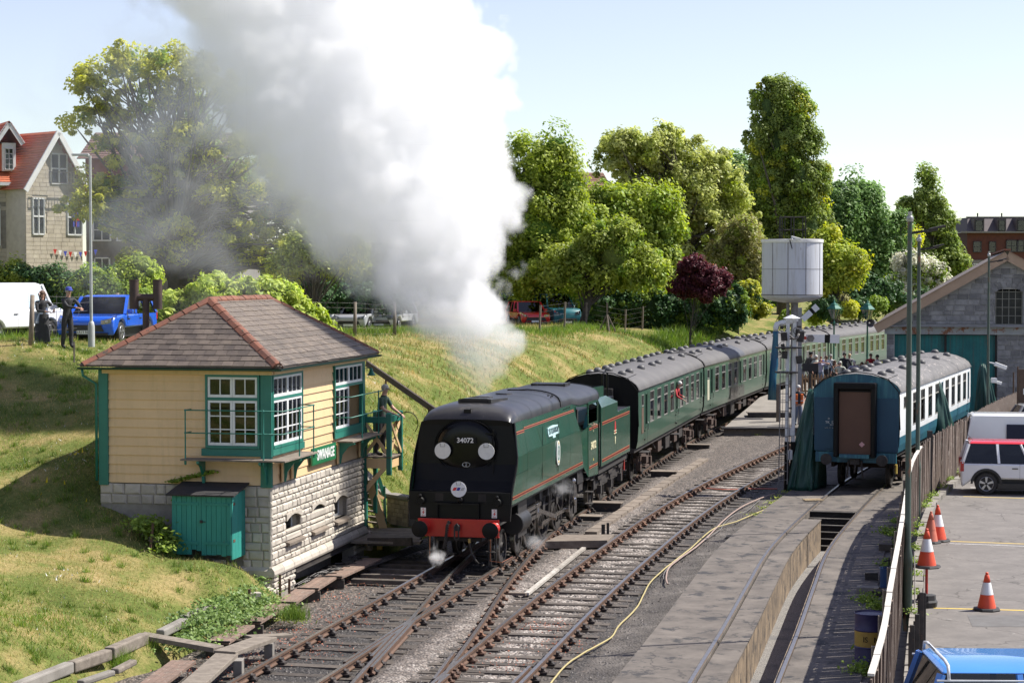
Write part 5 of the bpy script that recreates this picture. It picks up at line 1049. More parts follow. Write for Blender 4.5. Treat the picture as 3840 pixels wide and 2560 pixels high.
for i, y in enumerate(np.arange(24.2, 55.5, 1.25)): MB().bar((FX(y) + .005, y + .01, 2.165 + .006 * rng.normal()), (FX(y + 1.24) + .005, y + 1.24, 2.165 + .006 * rng.normal()), .085, .035).go('capping', m_pale, fe)
MB().box((FX(60.1) - .02, 60.1, 1.3), (.14, .14, 2.1)).go('dark_post', m_grime, fe)
gp = thing('gate_post', 'dark timber gate post with white notice at the far end of the fence', 'gate post')
p = D(3832, 1560, 84.5); MB().box((p.x, p.y, 1.6), (.30, .1, 2.9)).go('post', m_brown, gp); MB().box((p.x + .08, p.y - .06, 2.1), (.1, .01, .26)).go('notice', m_white, gp)
for i, (px, Y) in enumerate(((3800, 85), (3816, 86))):
 v = D(px, 1500, Y); o = MB().cyl((v.x, v.y, 0), (v.x, v.y, 2.9 + .2 * i), .035, n=8).go('steel_post', m_rust, None); tag(o, ('shorter' if i == 0 else 'taller') + ' thin rusty steel post by the fence end, against the shed wall', 'post')
def pole(px, Y, ztop, label, r0=.082, r1=.058, arm=True, cam_=False, zb=.0):
 x = (px - 1920) * Y / 7395; t = thing('lighting_pole', label, 'pole', (x, Y, zb), group=None)
 MB().lathe([(r0 * 1.15, 0), (r0 * 1.15, 1.35), (r0 * 1.25, 1.37), (r0 * 1.2, 1.5), (r0 * .78, 1.7), (r1 * .95, ztop * .6 - zb), (r1 * .8, ztop - .3 - zb), (r1 * .8, ztop - zb)], n=16).go('shaft', m_post, t, auto=True)
 MB().lathe([(r1 * 1.1, 0), (r1 * 1.25, .06), (r1 * 1.1, .10), (.04, .12), (.04, .2)], (0, 0, ztop - .12 - zb), n=14).go('cap', M('galvanised', (.4, .4, .39), (.3, .3, .29), 5, .45, metal=.5), t)
 if arm:
  MB().bar((0, 0, ztop - .35 - zb), (.45, -.1, ztop - .28 - zb), .05).go('arm', m_grime, t)
  MB().box((.52, -.1, ztop - .24 - zb), (.30, .16, .045), rot=(0, -.22, 0)).box((.42, -.1, ztop - .30 - zb), (.22, .12, .04), rot=(0, -.22, 0)).go('floodlight', m_grime, t, bevel=.01)
 return t
t = pole(3409, 39.2, 8.27, 'nearest and tallest rust-streaked green pole beside the fence, loose wire at its top'); MB().tube([(-.07, 0, 8.1), (-.18, 0, 8.0), (-.17, 0, 7.6), (-.08, 0, 7.4)], .006, 4).go('loose_wire', m_grime, t)
MB().tube([(.11, -.1, 1.6), (.13, -.1, .9), (.12, -.1, .3)], .012, 5).go('conduit', m_pale, t)
pole(3444, 55.4, 8.15, 'second green pole with collared base, just behind the tallest pole', r0=.08, r1=.062, zb=.25)
t = pole(3706, 79.0, 7.95, 'slim far pole carrying two white security cameras before the shed', r0=.075, r1=.055)
MB().box((.45, -.2, 3.46), (.5, .16, .16), rot=(0, .35, 0)).bar((0, 0, 3.6), (.25, -.15, 3.55), .05).go('camera', m_white, t, bevel=.02)
MB().box((.20, -.15, 2.88), (.22, .2, .2)).box((.36, -.15, 2.80), (.3, .12, .12), rot=(0, .3, 0)).go('camera', m_white, t, bevel=.02)
m_cone = M('cone_orange', (.70, .085, .03), (.62, .07, .028), 5, .5, spots=(.5, .12, .08), spot_amt=.66); m_conef = M('cone_faded', (.55, .16, .10), (.5, .13, .08), 5, .6)
m_sleeve = M('cone_white_sleeve', (.76, .77, .78), (.68, .69, .70), 6, .4); m_rub = M('black_rubber', (.022, .022, .023), (.04, .04, .04), 6, .7)
def cone(label, p, h, faded=False, lean=0.0, z0=.3):
 t = thing('traffic_cone', label, 'traffic cone', p, rng.random(), 'traffic cones in the car park'); t.rotation_euler[1] = lean
 r0, r1 = .185 * h / .76, .03
 MB().lathe([(.27 * h / .76, 0), (.28 * h / .76, .02), (.26 * h / .76, .05), (r0, .055)], n=8).go('base', m_rub, t)
 rr = lambda s: r0 + (r1 - r0) * s
 mc = m_conef if faded else m_cone
 MB().lathe([(rr(0), .05), (rr(.38), .05 + .38 * (h - .05))], n=24, caps=False).lathe([(rr(.72), .05 + .72 * (h - .05)), (rr(.93), .05 + .93 * (h - .05)), (r1 * .8, h - .04), (r1 * 1.1, h - .03), (r1 * .9, h)], n=24).go('cone_body', mc, t, smooth=True)
 MB().lathe([(rr(.38) + .004, .05 + .38 * (h - .05)), (rr(.72) + .004, .05 + .72 * (h - .05))], n=24, caps=False).go('sleeve', m_conef if faded else m_sleeve, t, smooth=True)
cone('orange and white cone standing alone on the yellow bay line', G(3700, 2286, .304), .77)
cone('faded plain orange cone leaning by the kerb beneath the poles', G(3488, 2034, .304), .80, True, .03)
cone('brightest tall red and white cone at the kerb, behind the faded cone', G(3516, 2027, .304), .92)
p = G(3474, 2272, .31); t = thing('marker_post', 'short red post in a black weighted base beside the kerb', 'post', p); MB().lathe([(.03, .1), (.03, .80)], n=10).go('red_tube', m_red, t); MB().lathe([(.22, 0), (.23, .1), (.2, .14), (.19, .24), (.05, .26)], n=8).go('weighted_base', m_rub, t)
cone('orange and white cone perched on top of the short red post', p + Vector((0, 0, .80)), .80)
for i, (px, Y, zt) in enumerate(((3423, 33.0, 1.22), (3441, 33.6, 1.3), (3456, 35.0, 1.45), (3466, 35.4, 1.38))):
 x = (px - 1920) * Y / 7370; o = MB().bb(x - .035, x + .035, Y - .03, Y + .03, .25, zt).bb(x - .06, x - .03, Y - .03, Y + .03, .25, zt - .12).go('rail_stake', m_grime, None, bevel=.006)
 tag(o, ['nearest black steel stake at the kerb by the blue van', 'black steel stake just behind the nearest one at the kerb', 'tallest of the black steel stakes, at the foot of the big pole', 'farthest black steel stake by the weighted red post base'][i], 'stake')
dr = thing('oil_drum', 'purple oil drum with yellow middle band and black letters behind the fence', 'drum', (6.62, 36.3, -.06))
m_purp = M('drum_purple', (.035, .028, .10), (.03, .024, .08), 4, .5, spots=(.12, .07, .05), spot_amt=.68)
MB().lathe([(.285, 0), (.29, .02), (.28, .04), (.28, .29), (.292, .30), (.28, .32)], n=28).go('drum_lower', m_purp, dr, auto=True); MB().lathe([(.281, .32), (.281, .60)], n=28).go('yellow_band', M('drum_yellow', (.40, .26, .05), (.34, .2, .04), 5, .6), dr, auto=True); MB().lathe([(.28, .60), (.292, .62), (.28, .64), (.28, .90), (.29, .92), (.28, .925), (.265, .905), (0, .905)], n=28, caps=False).go('drum_upper', m_purp, dr, auto=True)
for ch, a in (('I', -2.15), ('S', -1.98), ('M', -1.32), ('O', -1.12)): text(ch, .14, m_black, (.284 * math.cos(a), .284 * math.sin(a), .46), (R(90), 0, a + R(90)), dr)
dr2 = thing('blue_tub', 'small blue tub beside the fence, farther than the purple drum', 'tub', (8.55, 44.6, -.06)); MB().lathe([(.17, 0), (.19, .02), (.20, .5), (.21, .52), (.19, .52), (.18, .4)], n=20).go('tub', M('tub_blue', (.02, .07, .2), (.02, .06, .16), 4, .5), dr2, auto=True)
MB().bar((0, 0, .3), (.02, .05, .75), .03).bar((-.12, 0, .66), (.14, 0, .72), .03).go('pump_handle', m_grime, dr2)
k = 0
for (px, py, w_, d_, h_, rz, nm, mm, lb) in ((3255, 2225, .5, .3, .16, .3, 'concrete_block', m_concl, 'pale concrete block lying beyond the purple drum'), (3290, 2228, .45, .5, .12, .1, 'timber_baulk', m_sleeper, 'dark timber baulk between drum and blue tub'), (3268, 2175, .3, .3, .2, .2, 'metal_box', m_grime, 'small dark metal box left of the blue tub'),
  (3322, 2060, .35, .9, .2, .2, 'sleeper_offcut', m_sleeper, 'dark sleeper offcut along the fence foot'), (3345, 1990, .25, .7, .14, .2, 'sleeper_offcut', m_sleeper, 'farther sleeper offcut among weeds at the fence foot')):
 o = MB().box((0, 0, h_ / 2), (w_, d_, h_)).go(nm, mm, None, bevel=.015); o.location = G(px, py, -.06); o.rotation_euler = (0, 0, -rz); tag(o, lb, nm.replace('_', ' '))
MB
o = MB().ball((0, 0, .07), .09, 8, 5, (1.4, 1, .8)).bar((.1, 0, .06), (.35, .02, .05), .05).go('drain_valve', m_grime, None); o.location = G(3335, 1992, -.05); tag(o, 'small dark valve casting lying near the fence among weeds', 'valve')
def hose(name, label, pts, r, mat, z=-.10, dz=None):
 P = [G(px, py, z if dz is None else dz[i]) for i, (px, py) in enumerate(pts)]; Q = []
 for i in range(len(P) - 1):
  p0, p1, p2, p3 = P[max(0, i - 1)], P[i], P[i + 1], P[min(len(P) - 1, i + 2)]
  for s in range(5):
   t_ = s / 5; Q.append(.5 * ((2 * p1) + (p2 - p0) * t_ + (2 * p0 - 5 * p1 + 4 * p2 - p3) * t_ * t_ + (3 * p1 - p0 - 3 * p2 + p3) * t_ ** 3) + Vector((0, 0, .004 * math.sin(i * 2.1 + s))))
 Q.append(P[-1]); return tag(MB().tube(Q, r, 8).go(name, mat, None, smooth=True), label, 'hose')
m_hose = M('yellow_hose', (.42, .35, .15), (.35, .29, .13), 6, .6); m_hose2 = M('pinkish_hose', (.33, .24, .20), (.26, .19, .16), 6, .7)
hose('water_hose', 'long yellow hose snaking from the pit apron towards the camera', [(2930, 1900), (2880, 1906), (2830, 1925), (2760, 1955), (2690, 1975), (2650, 2000), (2590, 2055), (2500, 2125), (2440, 2180), (2415, 2225), (2385, 2280), (2320, 2345), (2290, 2390), (2200, 2440), (2130, 2485), (2085, 2535), (2055, 2575)], .018, m_hose)
hose('flat_hose', 'pinkish brown hose running beside the yellow one from the signal post', [(2905, 1850), (2850, 1868), (2780, 1900), (2720, 1945), (2680, 1985), (2655, 2010), (2610, 2050), (2560, 2085), (2510, 2125), (2498, 2165), (2503, 2188)], .022, m_hose2)
hose('thin_cable', 'thin grey cable looping beside the pinkish hose', [(2850, 1872), (2800, 1915), (2750, 1930), (2715, 1962), (2700, 1985), (2665, 2008), (2620, 2040), (2590, 2065), (2540, 2095), (2495, 2140), (2487, 2170)], .011, m_wire)
hose('orange_pipe', 'thin orange pipe crossing under the middle track by the signal post', [(2650, 1830), (2700, 1834), (2760, 1834), (2830, 1832), (2915, 1832)], .02, m_conef, z=-.14)
def slab(name, label, quad, z, th, mat, cat=None, parent=None):
 V = [G(px, py, z) for px, py in quad]; o = MB().add([tuple(v) for v in V] + [(v.x, v.y, z - th) for v in V], [(0, 1, 2, 3), (7, 6, 5, 4), (0, 4, 5, 1), (1, 5, 6, 2), (2, 6, 7, 3), (3, 7, 4, 0)]).go(name, mat, parent, bevel=.008)
 if parent is None: tag(o, label, cat or name.replace('_', ' '))
 return o
slab('cable_cover', 'broad grey timber crossing boards between main line and middle track', [(2045, 2028), (2278, 2024), (2303, 2002), (2100, 2004)], .06, .2, m_wood)
ct = thing('concrete_trough', 'line of worn trough lids running between the two tracks', 'cable trough')
Pq = [G(2215, 2000, -.10), G(2310, 1935, -.10), G(2420, 1862, -.10), G(2530, 1790, -.10), G(2640, 1722, -.10)]
for i in range(len(Pq) - 1):
 for j in range(5):
  a, b = Pq[i].lerp(Pq[i + 1], j / 5 + .01), Pq[i].lerp(Pq[i + 1], (j + 1) / 5 - .005); MB().bar(a, b, .34, .10).go('trough_lid', m_wood, ct)
wl = thing('white_edging', 'flaking white painted timber in an L shape between the tracks', 'edging'); 
a, b, c = G(1945, 2224, -.10), G(1975, 2226, -.10), G(2190, 2054, -.10); MB().bar(b, b.lerp(c, .5), .11, .06).go('timber', M('scuffed_white_timber', (.52, .49, .44), (.30, .27, .23), 9, .9), wl); MB().bar(b.lerp(c, .51), c, .11, .06).go('timber', M('worn_white_timber', (.42, .39, .34), (.22, .19, .16), 6, .9), wl); MB().bar(G(1895, 2224, -.12), b, .14, .06).go('timber', m_wood, wl)
for i, (px, py, L_, w_, h_, lb) in enumerate(((2265, 1918, 1.1, .5, .28, 'dark point-rod cover box nearest the coach bogie'), (2210, 1952, .7, .45, .14, 'low dark cover box in front of the larger rod box'), (2490, 1790, .9, .45, .22, 'distant dark cover box beside the train'), (2620, 1685, .9, .45, .2, 'farthest dark cover box beside the second coach'))):
 t = thing('rodding_cover', lb, 'cover box', G(px, py, -.2), -.2); MB().box((0, 0, h_ / 2), (L_, w_, h_)).go('casing', m_grime, t, bevel=.01); MB().box((0, 0, h_ + .015), (L_ + .06, w_ + .06, .03)).go('lid', m_wood, t, bevel=.006)
o = MB().box((0, 0, .14), (.10, .05, .28)).box((.13, .02, .16), (.07, .06, .32)).go('marker_stub', m_grime, None); o.location = G(2262, 2003, -.05); tag(o, 'pair of short black stubs at the end of the crossing boards', 'stub')
for i, (px, py) in enumerate(((2535, 2366), (3205 - 445, 2010))):
 t = thing('drain_grating', ['slotted black drain grating in the dirt near the camera', 'black drain grating by the hoses near the apron'][i], 'drain', G(px, py, -.105), -.2)
 for k in range(10): MB().box((0, -.22 + k * .05, 0), (.5, .028, .02)).go('bar', m_grime, t)
 MB().box((0, 0, -.012), (.56, .56, .01)).go('frame', m_dark, t)
pw = thing('boardwalk', 'long grey duckboards beside the main line below the signal box', 'boardwalk', kind='structure')
pts = [G(700, 2585, .12), G(800, 2460, .12), G(965, 2350, .10), G(1100, 2250, .08), G(1225, 2190, .06), G(1330, 2130, .05)]
def boards(a, b, n, w_, mat, th=.05, par=pw, nm='board'):
 d = (b - a).normalized(); s = Vector((d.y, -d.x, 0))
 for i in range(n):
  o_ = s * ((i - (n - 1) / 2) * w_); MB().bar(a + o_ + d * rng.uniform(0, .03), b + o_ - d * rng.uniform(0, .03), w_ - .008, th).go(nm, mat, par)
m_rtimb = M('reddish_weathered_boards', (.25, .165, .125), (.16, .115, .09), 6, .9, bump=.006, spots=(.30, .26, .21), spot_amt=.58, rnd=.12)
for a, b in ((G(560, 2575, .08), G(690, 2478, .08)), (G(815, 2410, .09), G(915, 2345, .09)), (G(935, 2335, .1), G(1050, 2265, .1)), (G(1068, 2262, .1), G(1145, 2212, .1)), (G(1155, 2210, .09), G(1235, 2160, .09)), (G(1245, 2165, .09), G(1400, 2095, .09))):
 boards(a, b, 4, .115, m_rtimb); d = (b - a).normalized(); s = Vector((d.y, -d.x, 0)); MB().bar(a - s * .25 + Vector((0, 0, .03)), a + s * .25 + Vector((0, 0, .03)), .03, .03).go('edge_strip', m_grime, pw); MB().box(tuple(a + d * .1 - Vector((0, 0, .16))), (.5, .1, .2)).go('bearer', m_sleeper, pw)
def plankthing(label, a, b, w_, th, mat, nm='plank'): return tag(MB().bar(a, b, w_, th).go(nm, mat, None, bevel=.008), label, 'plank')
m_gtimb = M('grey_weathered_plank', (.24, .205, .165), (.15, .125, .10), 6, .92, bump=.006, spots=(.10, .085, .07), spot_amt=.66)
plankthing('single broad grey plank laid across towards the grass bank', G(480, 2372, .28), G(820, 2432, .20), .30, .09, m_gtimb)
plankthing('broad grey plank nearest the camera leading to the raised step', G(700, 2590, .18), G(850, 2455, .20), .42, .08, m_gtimb)
plankthing('middle broad grey plank of the raised walkway', G(842, 2448, .24), G(1000, 2392, .20), .44, .08, m_gtimb)
plankthing('short end plank of the raised walkway beyond its support block', G(930, 2388, .17), G(1085, 2380, .10), .26, .06, m_gtimb)
for i, (px, py) in enumerate(((895, 2505), (1010, 2440))): tag(MB().box(tuple(G(px, py, .0) + Vector((0, 0, .02))), (.16, .30, .30)).go('support_block', m_concl, None, bevel=.01), ['nearer', 'farther'][i] + ' pale support block under the raised grey planks', 'block')
ed = thing('timber_edging', 'old sleepers and stones retaining the foot of the grass bank', 'edging')
for (x1, y1_, x2, y2_, w_, h_) in ((60, 2580, 260, 2500, .2, .2), (265, 2500, 405, 2452, .2, .2), (410, 2448, 540, 2392, .22, .22), (520, 2350, 600, 2305, .16, .2), (600, 2300, 690, 2240, .16, .2), (300, 2560, 420, 2520, .16, .1), (430, 2516, 500, 2480, .16, .1), (600, 2375, 690, 2330, .18, .16), (690, 2322, 830, 2262, .18, .18)):
 a, b = G(x1, y1_, .25), G(x2, y2_, .27); MB().bar(a, b, w_, h_).go('sleeper', m_gtimb if (x1 // 10) % 3 else m_concl, ed, bevel=.03)
for i, (px, py, z_) in enumerate(((872, 2125, .62), (900, 2110, .7), (925, 2140, .55), (945, 2165, .4), (965, 2180, .3), (885, 2150, .5), (840, 2165, .5), (820, 2110, .8), (985, 2205, .2), (860, 2190, .4), (940, 2245, .2), (1000, 2220, .15), (955, 2235, .3))):
 v = G(px, py, z_); MB().box(tuple(v), (.22 + .1 * rng.random(), .18, .18), rot=(rng.normal() * .1, rng.normal() * .1, rng.random())).go('stone', m_stone, ed, bevel=.02)
ww = thing('rubble_steps', 'ivy grown dark rubble wall left of the teal locker', 'rubble wall')
for i in range(16):
 v = D(555 + 50 * rng.random(), 1985 + 95 * (i / 16), 42.7 + .5 * rng.random()); MB().box(tuple(v), (.28, .22, .13), rot=(0, rng.normal() * .1, rng.random() * .4)).go('stone', m_gstone, ww, bevel=.02)
MB().bar(D(575, 1955, 42.5), D(560, 2090, 42.3), .05, .03).go('iron_bar', m_rust, ww)
pr = thing('point_rodding', 'bundle of steel point rods and cranks emerging under the signal box', 'point rodding')
for i in range(9):
 o_ = 1.62 + .09 * i; MB().tube([bw(.15 + .06 * i, 2.0 + .3 * (i % 3), .03), bw(o_ * .5, 6.4, .03), bw(1.2 + .06 * i, 9.5, .03)], .016, 5).go('rod', m_wire if i % 2 else m_grime, pr)
for i in range(7): MB().lathe([(.10, 0), (.12, .03), (.05, .05), (.05, .1)], tuple(bw(.25 + .12 * (i % 3), 2.2 + .55 * i, .05)), n=10).bar(bw(.1, 2.2 + .55 * i, .12), bw(.6, 2.35 + .55 * i, .12), .04, .03).go('crank', m_grime, pr)
for i in range(14):
 a = bw(.05 + .02 * i, 1.2 + .1 * i, .05 + .01 * (i % 3)); MB().tube([a, a.lerp(bw(.2, 4, .1), .5) + Vector((0, 0, .05 * math.sin(i))), bw(.1 + .03 * i, 4.5, .05)], .008, 4).go('wire', m_wire, pr)
for i in range(5): MB().bar(bw(.9, 3.2 + .8 * i, -.09), bw(2.3, 3.2 + .8 * i, -.09), .24, .1).go('timber', m_sleeper, pr)
for i, (px, py) in enumerate(((1050, 2240), (1085, 2245), (935, 2300))):
 v = G(px, py, 0); o = MB().box((v.x, v.y, .22), (.05, .05, .6 - .15 * (i == 1))).go('stake', m_rust, None); tag(o, ['rusty stake at the corner of the stone base', 'shorter rusty stake beside the duckboards', 'rusty stake standing in the ivy'][i], 'stake')
lw = thing('low_stone_wall', 'low stone wall with flat coping between the steps and the engine', 'wall')
wa, wb = D(1466, 1965, 53.0), D(1545, 1965, 52.2); dv = (wb - wa)
for r_ in range(6):
 l = -(.1 * (r_ % 2)); 
 while l < dv.length:
  e = min(l + .2 + .1 * rng.random(), dv.length); c = wa + dv.normalized() * ((max(l, 0) + e) / 2); MB().box((c.x, c.y, .47 + .115 * r_), (e - max(l, 0) - .012, .26, .105), rot=(0, 0, math.atan2(dv.y, dv.x))).go('stone', M('buff_wall_stone', (.34, .27, .19), (.24, .19, .135), 5, .9, bump=.012, rnd=.18), lw); l = e
c = wa + dv / 2; MB().box((c.x, c.y, .80), (dv.length + .02, .2, .7), rot=(0, 0, math.atan2(dv.y, dv.x))).go('core', m_mortar, lw); MB().box((c.x, c.y, 1.19), (dv.length + .1, .36, .07), rot=(0, 0, math.atan2(dv.y, dv.x))).go('coping', m_concl, lw)
q = D(1452, 1868, 53.2); MB().bar(q + Vector((-.9, 1.2, .75)), q + Vector((.05, 0, .04)), .3, .08).go('sloping_coping', m_concl, lw)
sk = thing('timber_staging', 'low timber staging between the box steps and the engine', 'staging')
for i in range(5):
 a = D(1395, 1975 + 12 * i, 51.6 - .55 * i); MB().bar((a.x - .5, a.y, .42), (a.x + 1.25, a.y - .2, .42), .5, .06).go('board', m_gtimb, sk)
MB().bar(D(1380, 2030, 49.3), D(1545, 2030, 48.9), .08, .2).go('edge_beam', m_sleeper, sk)
hr = thing('handrail', 'long sloping dark timber handrail down the bank behind the signal box', 'handrail'); 
MB().bar(D(1375, 1362, 57.5), D(1635, 1542, 53.8), .06, .17).go('rail', m_wood if False else M('dark_brown_rail', (.07, .05, .04), (.045, .034, .03), 6, .8), hr)
for px, py, Y in ((1447, 1412, 56.5), (1608, 1525, 54.1)): a = D(px, py, Y); MB().bar(a, a - Vector((0, 0, 1.3)), .05).go('post', m_rust, hr)
o = thing('gas_bottle', 'rust streaked pale cylinder standing at the foot of the box steps', 'cylinder', G(1383, 2062, .0)); MB().lathe([(.09, 0), (.10, .03), (.10, .42), (.07, .5), (.03, .52), (.03, .6)], n=16).go('bottle', M('rusty_pale_cylinder', (.45, .38, .32), (.25, .15, .10), 5, .7), o, auto=True)
o = thing('warning_beacon', 'orange warning beacon lamp on a yellow base by the engine buffers', 'beacon', G(1424, 2060, .0)); MB().box((0, 0, .10), (.15, .12, .2)).go('base', M('beacon_yellow', (.6, .36, .03), (.5, .3, .03), 4, .5), o, bevel=.01); MB().lathe([(.03, .2), (.09, .23), (.095, .33), (.06, .42), (0, .43)], n=16).go('lens', M('beacon_orange', (.85, .16, .02), (.7, .12, .02), 5, .25, coat=.5), o, auto=True)
o = MB().ball((0, 0, .05), .12, 8, 5, (1.6, 1, .8)).ball((.22, 0, .05), .08, 8, 5).tube([(.2, 0, .05), (.7, .1, .02), (1.4, .3, .02)], .012, 5).go('coiled_cable', m_grime, None, smooth=True); o.location = G(3047, 1822, -.035); tag(o, 'dark bundle of cable on the concrete before the withdrawn coach', 'cable')
t = thing('wooden_pallet_piece', 'broken piece of pale pallet on the concrete left of the siding rail', 'pallet', G(3048, 1877, -.035), .1)
for i in range(4): MB().box((0, -.2 + i * .13, .04), (.6, .08, .02), rot=(0, 0, .05 * i)).go('slat', M('pallet_wood', (.40, .31, .19), (.3, .22, .13), 6, .9), t)
# ================================================================== platform
pf = thing('platform', 'tarmac island platform ramp rising beside the train', 'platform', kind='structure')
V = []; ysp = [88.8, 92, 96, 100, 106, 115, 125, 140, 155]; zp = [.2, .38, .60, .9, .9, .9, .9, .9, .9]
rx = [13.4, 14.4, 16.2, 19.5, 24, 27, 31, 37, 44]
for y, z_, x1 in zip(ysp, zp, rx): V += [(float(T1(y)) + 1.55, y, z_), (x1, y, z_)]
n = len(ysp); fs = [(2 * i, 2 * i + 1, 2 * i + 3, 2 * i + 2) for i in range(n - 1)]; base = len(V); V += [(x, y, -.4) for x, y, z_ in V]
fs += [(0, base, base + 1, 1)] + [(2 * i, 2 * i + 2, base + 2 * i + 2, base + 2 * i) for i in range(n - 1)] + [(2 * i + 1, base + 2 * i + 1, base + 2 * i + 3, 2 * i + 3) for i in range(n - 1)]
mk('platform_deck', V, fs, m_platf, pf)
MB().bb(float(T1(88.6)) + 1.5, 13.3, 88.55, 89.5, .15, .22).go('end_grille', m_grime, pf)
t = thing('mounting_step', 'dark low step across the platform ramp behind the ladder', 'step', (12.6, 92.6, .42)); MB().box((0, 0, .1), (3.0, .35, .22)).go('riser', m_grime, t); MB().box((0, .3, .18), (3.0, .9, .05)).go('tread', m_wood, t)
pk = thing('picket_fence', 'tan picket fence with pointed pales across the platform', 'fence')
pa, pb = Vector((14.45, 100.2, .9)), Vector((19.6, 98.6, .9)); dv = (pb - pa); nn = 34
m_pick = M('picket_tan', (.42, .27, .15), (.34, .215, .12), 5, .8, rnd=.08)
pme = MB().prism([(-.04, 0, 0), (.04, 0, 0), (.04, 0, 1.1), (0, 0, 1.18), (-.04, 0, 1.1)], (0, .022, 0)).go('pale', m_pick, pk); pme.location = pa
for i in range(1, nn): piece(pme, 'pale', pa + dv * (i / nn), (0, 0, math.atan2(dv.y, dv.x)), parent=pk)
for z_ in (.3, .92): MB().bar(pa + Vector((0, .04, z_)), pb + Vector((0, .04, z_)), .05, .09).go('rail', m_pick, pk)
tag(MB().bb(14.95, 15.05, 99.2, 99.3, .3, 2.6).bb(14.6, 15.4, 99.1, 99.2, 2.25, 2.65).go('notice_post', M('dark_board', (.03, .03, .032), (.04, .04, .04), 4, .6), None), 'dark board on a post behind the picket fence', 'sign')
def lantern(px, Y, label):
 x = (px - 1920) * Y / 7400; t = thing('platform_lamp', label, 'lamp post', (x, Y, .9), group='green gas style platform lamps')
 MB().lathe([(.14, 0), (.14, .25), (.09, .35), (.07, .9), (.05, 1.0), (.045, 3.4), (.07, 3.45), (.04, 3.52), (.04, 3.65)], n=14).go('column', m_plat_green, t, auto=True)
 MB().bar((-.3, 0, 3.42), (.3, 0, 3.42), .03).go('ladder_bar', m_plat_green, t)
 for a in range(4):
  c, s = math.cos(a * math.pi / 2 + .78), math.sin(a * math.pi / 2 + .78); MB().bar((c * .11, s * .11, 3.66), (c * .27, s * .27, 4.24), .02).go('lantern_bar', m_plat_green, t)
 MB().lathe([(.145, 3.66), (.36, 4.24)], n=4, caps=False).go('lantern_glass', Mglass('lantern_glass', (.75, .78, .72), .12), t)
 MB().lathe([(.43, 4.22), (.43, 4.26), (.22, 4.45), (.20, 4.52), (.08, 4.58), (.06, 4.66), (.02, 4.72), (0, 4.80)], n=4).go('lantern_roof', m_plat_green, t); MB().lathe([(.03, 3.7), (.03, 4.1)], n=8).go('lamp_mantle', m_white, t)
lantern(3128, 113.5, 'left green platform lamp rising behind the white signal arm'); lantern(3253, 112, 'right green platform lamp, nearer the stone shed')
o = thing('loudspeaker', 'grey horn loudspeaker fixed by the right platform lamp', 'loudspeaker', D(3263, 1211, 111.6)); MB().lathe([(.05, .25), (.08, .1), (.22, -.12), (.24, -.14)], axis='Y', n=14, caps=False).go('horn', m_wire, o, auto=True)
wt = thing('water_tower', 'white riveted round water tank on a grey column with caged top', 'water tower', ((2970 - 1920) * 93 / 7400, 93, 0))
m_tank = M('tank_white', (.60, .62, .66), (.52, .54, .58), .9, .5, spots=(.20, .12, .08), spot_amt=.66, spot_scale=5.5, stretch=(1.3, 1.3, .45), bump=.003, streak=(.40, .38, .36))
MB().lathe([(1.42, 6.15), (1.42, 8.62)], n=48, caps=False).go('tank_shell', m_tank, wt, smooth=True); MB().lathe([(1.45, 8.60), (1.46, 8.66), (1.46, 8.74), (1.40, 8.76)], n=48).go('tank_rim', m_white, wt, auto=True)
MB().lathe([(1.42, 8.74), (1.42, 8.78)], n=48).go('tank_lid', m_grime, wt)
MB().lathe([(1.42, 6.15), (1.43, 6.10), (1.30, 5.98), (.9, 5.86), (.3, 5.78), (0, 5.78)], n=48, caps=False).go('tank_dish', m_tank, wt, smooth=True)
MB().lathe([(1.437, 6.13), (1.437, 6.18)], n=48, caps=False).lathe([(1.428, 7.35), (1.428, 7.37)], n=48, caps=False).go('rivet_band', m_wire, wt, smooth=True)
for a in (-2.4, -1.85, -1.25, -.6): MB().bar((1.425 * math.cos(a), 1.425 * math.sin(a), 6.15), (1.425 * math.cos(a), 1.425 * math.sin(a), 8.6), .02, .02).go('seam', M('seam_rust', (.11, .09, .08), (.2, .19, .19), 9, .8), wt)
cg = MB()
for x, y in ((-.55, -.5), (.0, -.5), (.55, -.5), (.55, .4), (0, .4), (-.55, .4)): cg.bar((x, y, 8.78), (x, y, 9.82), .045)
for z_ in (9.2, 9.80): cg.tube([(-.55, -.5, z_), (.55, -.5, z_), (.55, .4, z_), (-.55, .4, z_), (-.55, -.5, z_)], .026, 6)
cg.go('safety_cage', m_grime, wt)
MB().bar((-.62, -.5, 8.76), (-.62, -.5, 9.9), .025).bar((-.42, -.5, 8.76), (-.42, -.5, 9.9), .025).go('cage_ladder', m_grime, wt)
MB().bar((-.2, -1.2, 8.85), (.15, -1.75, 8.72), .06, .10).bar((-.6, -1.3, 8.68), (-.2, -1.5, 8.76), .05).go('indicator_arm', m_white, wt); MB().bar((-.32, -1.42, 8.7), (-.22, -1.52, 8.3), .03).go('pulley_rod', m_grime, wt)
MB().cyl((.12, 0, 0), (.12, 0, 5.8), .17, n=16).cyl((-.22, -.2, 5.0), (-.22, -.2, 5.85), .08, n=12).go('column', M('column_grey', (.27, .26, .26), (.2, .19, .19), 4, .6, spots=(.1, .07, .05), spot_amt=.62, spot_scale=5), wt, auto=True)
MB().tube([(.0, -.3, 5.0), (-.15, -.5, 4.92), (-.65, -.7, 4.83), (-.80, -.75, 4.78), (-.86, -.76, 4.62), (-.87, -.76, 4.45)], [.16, .15, .13, .14, .14, .13], 14).go('spout', m_white, wt, smooth=True)
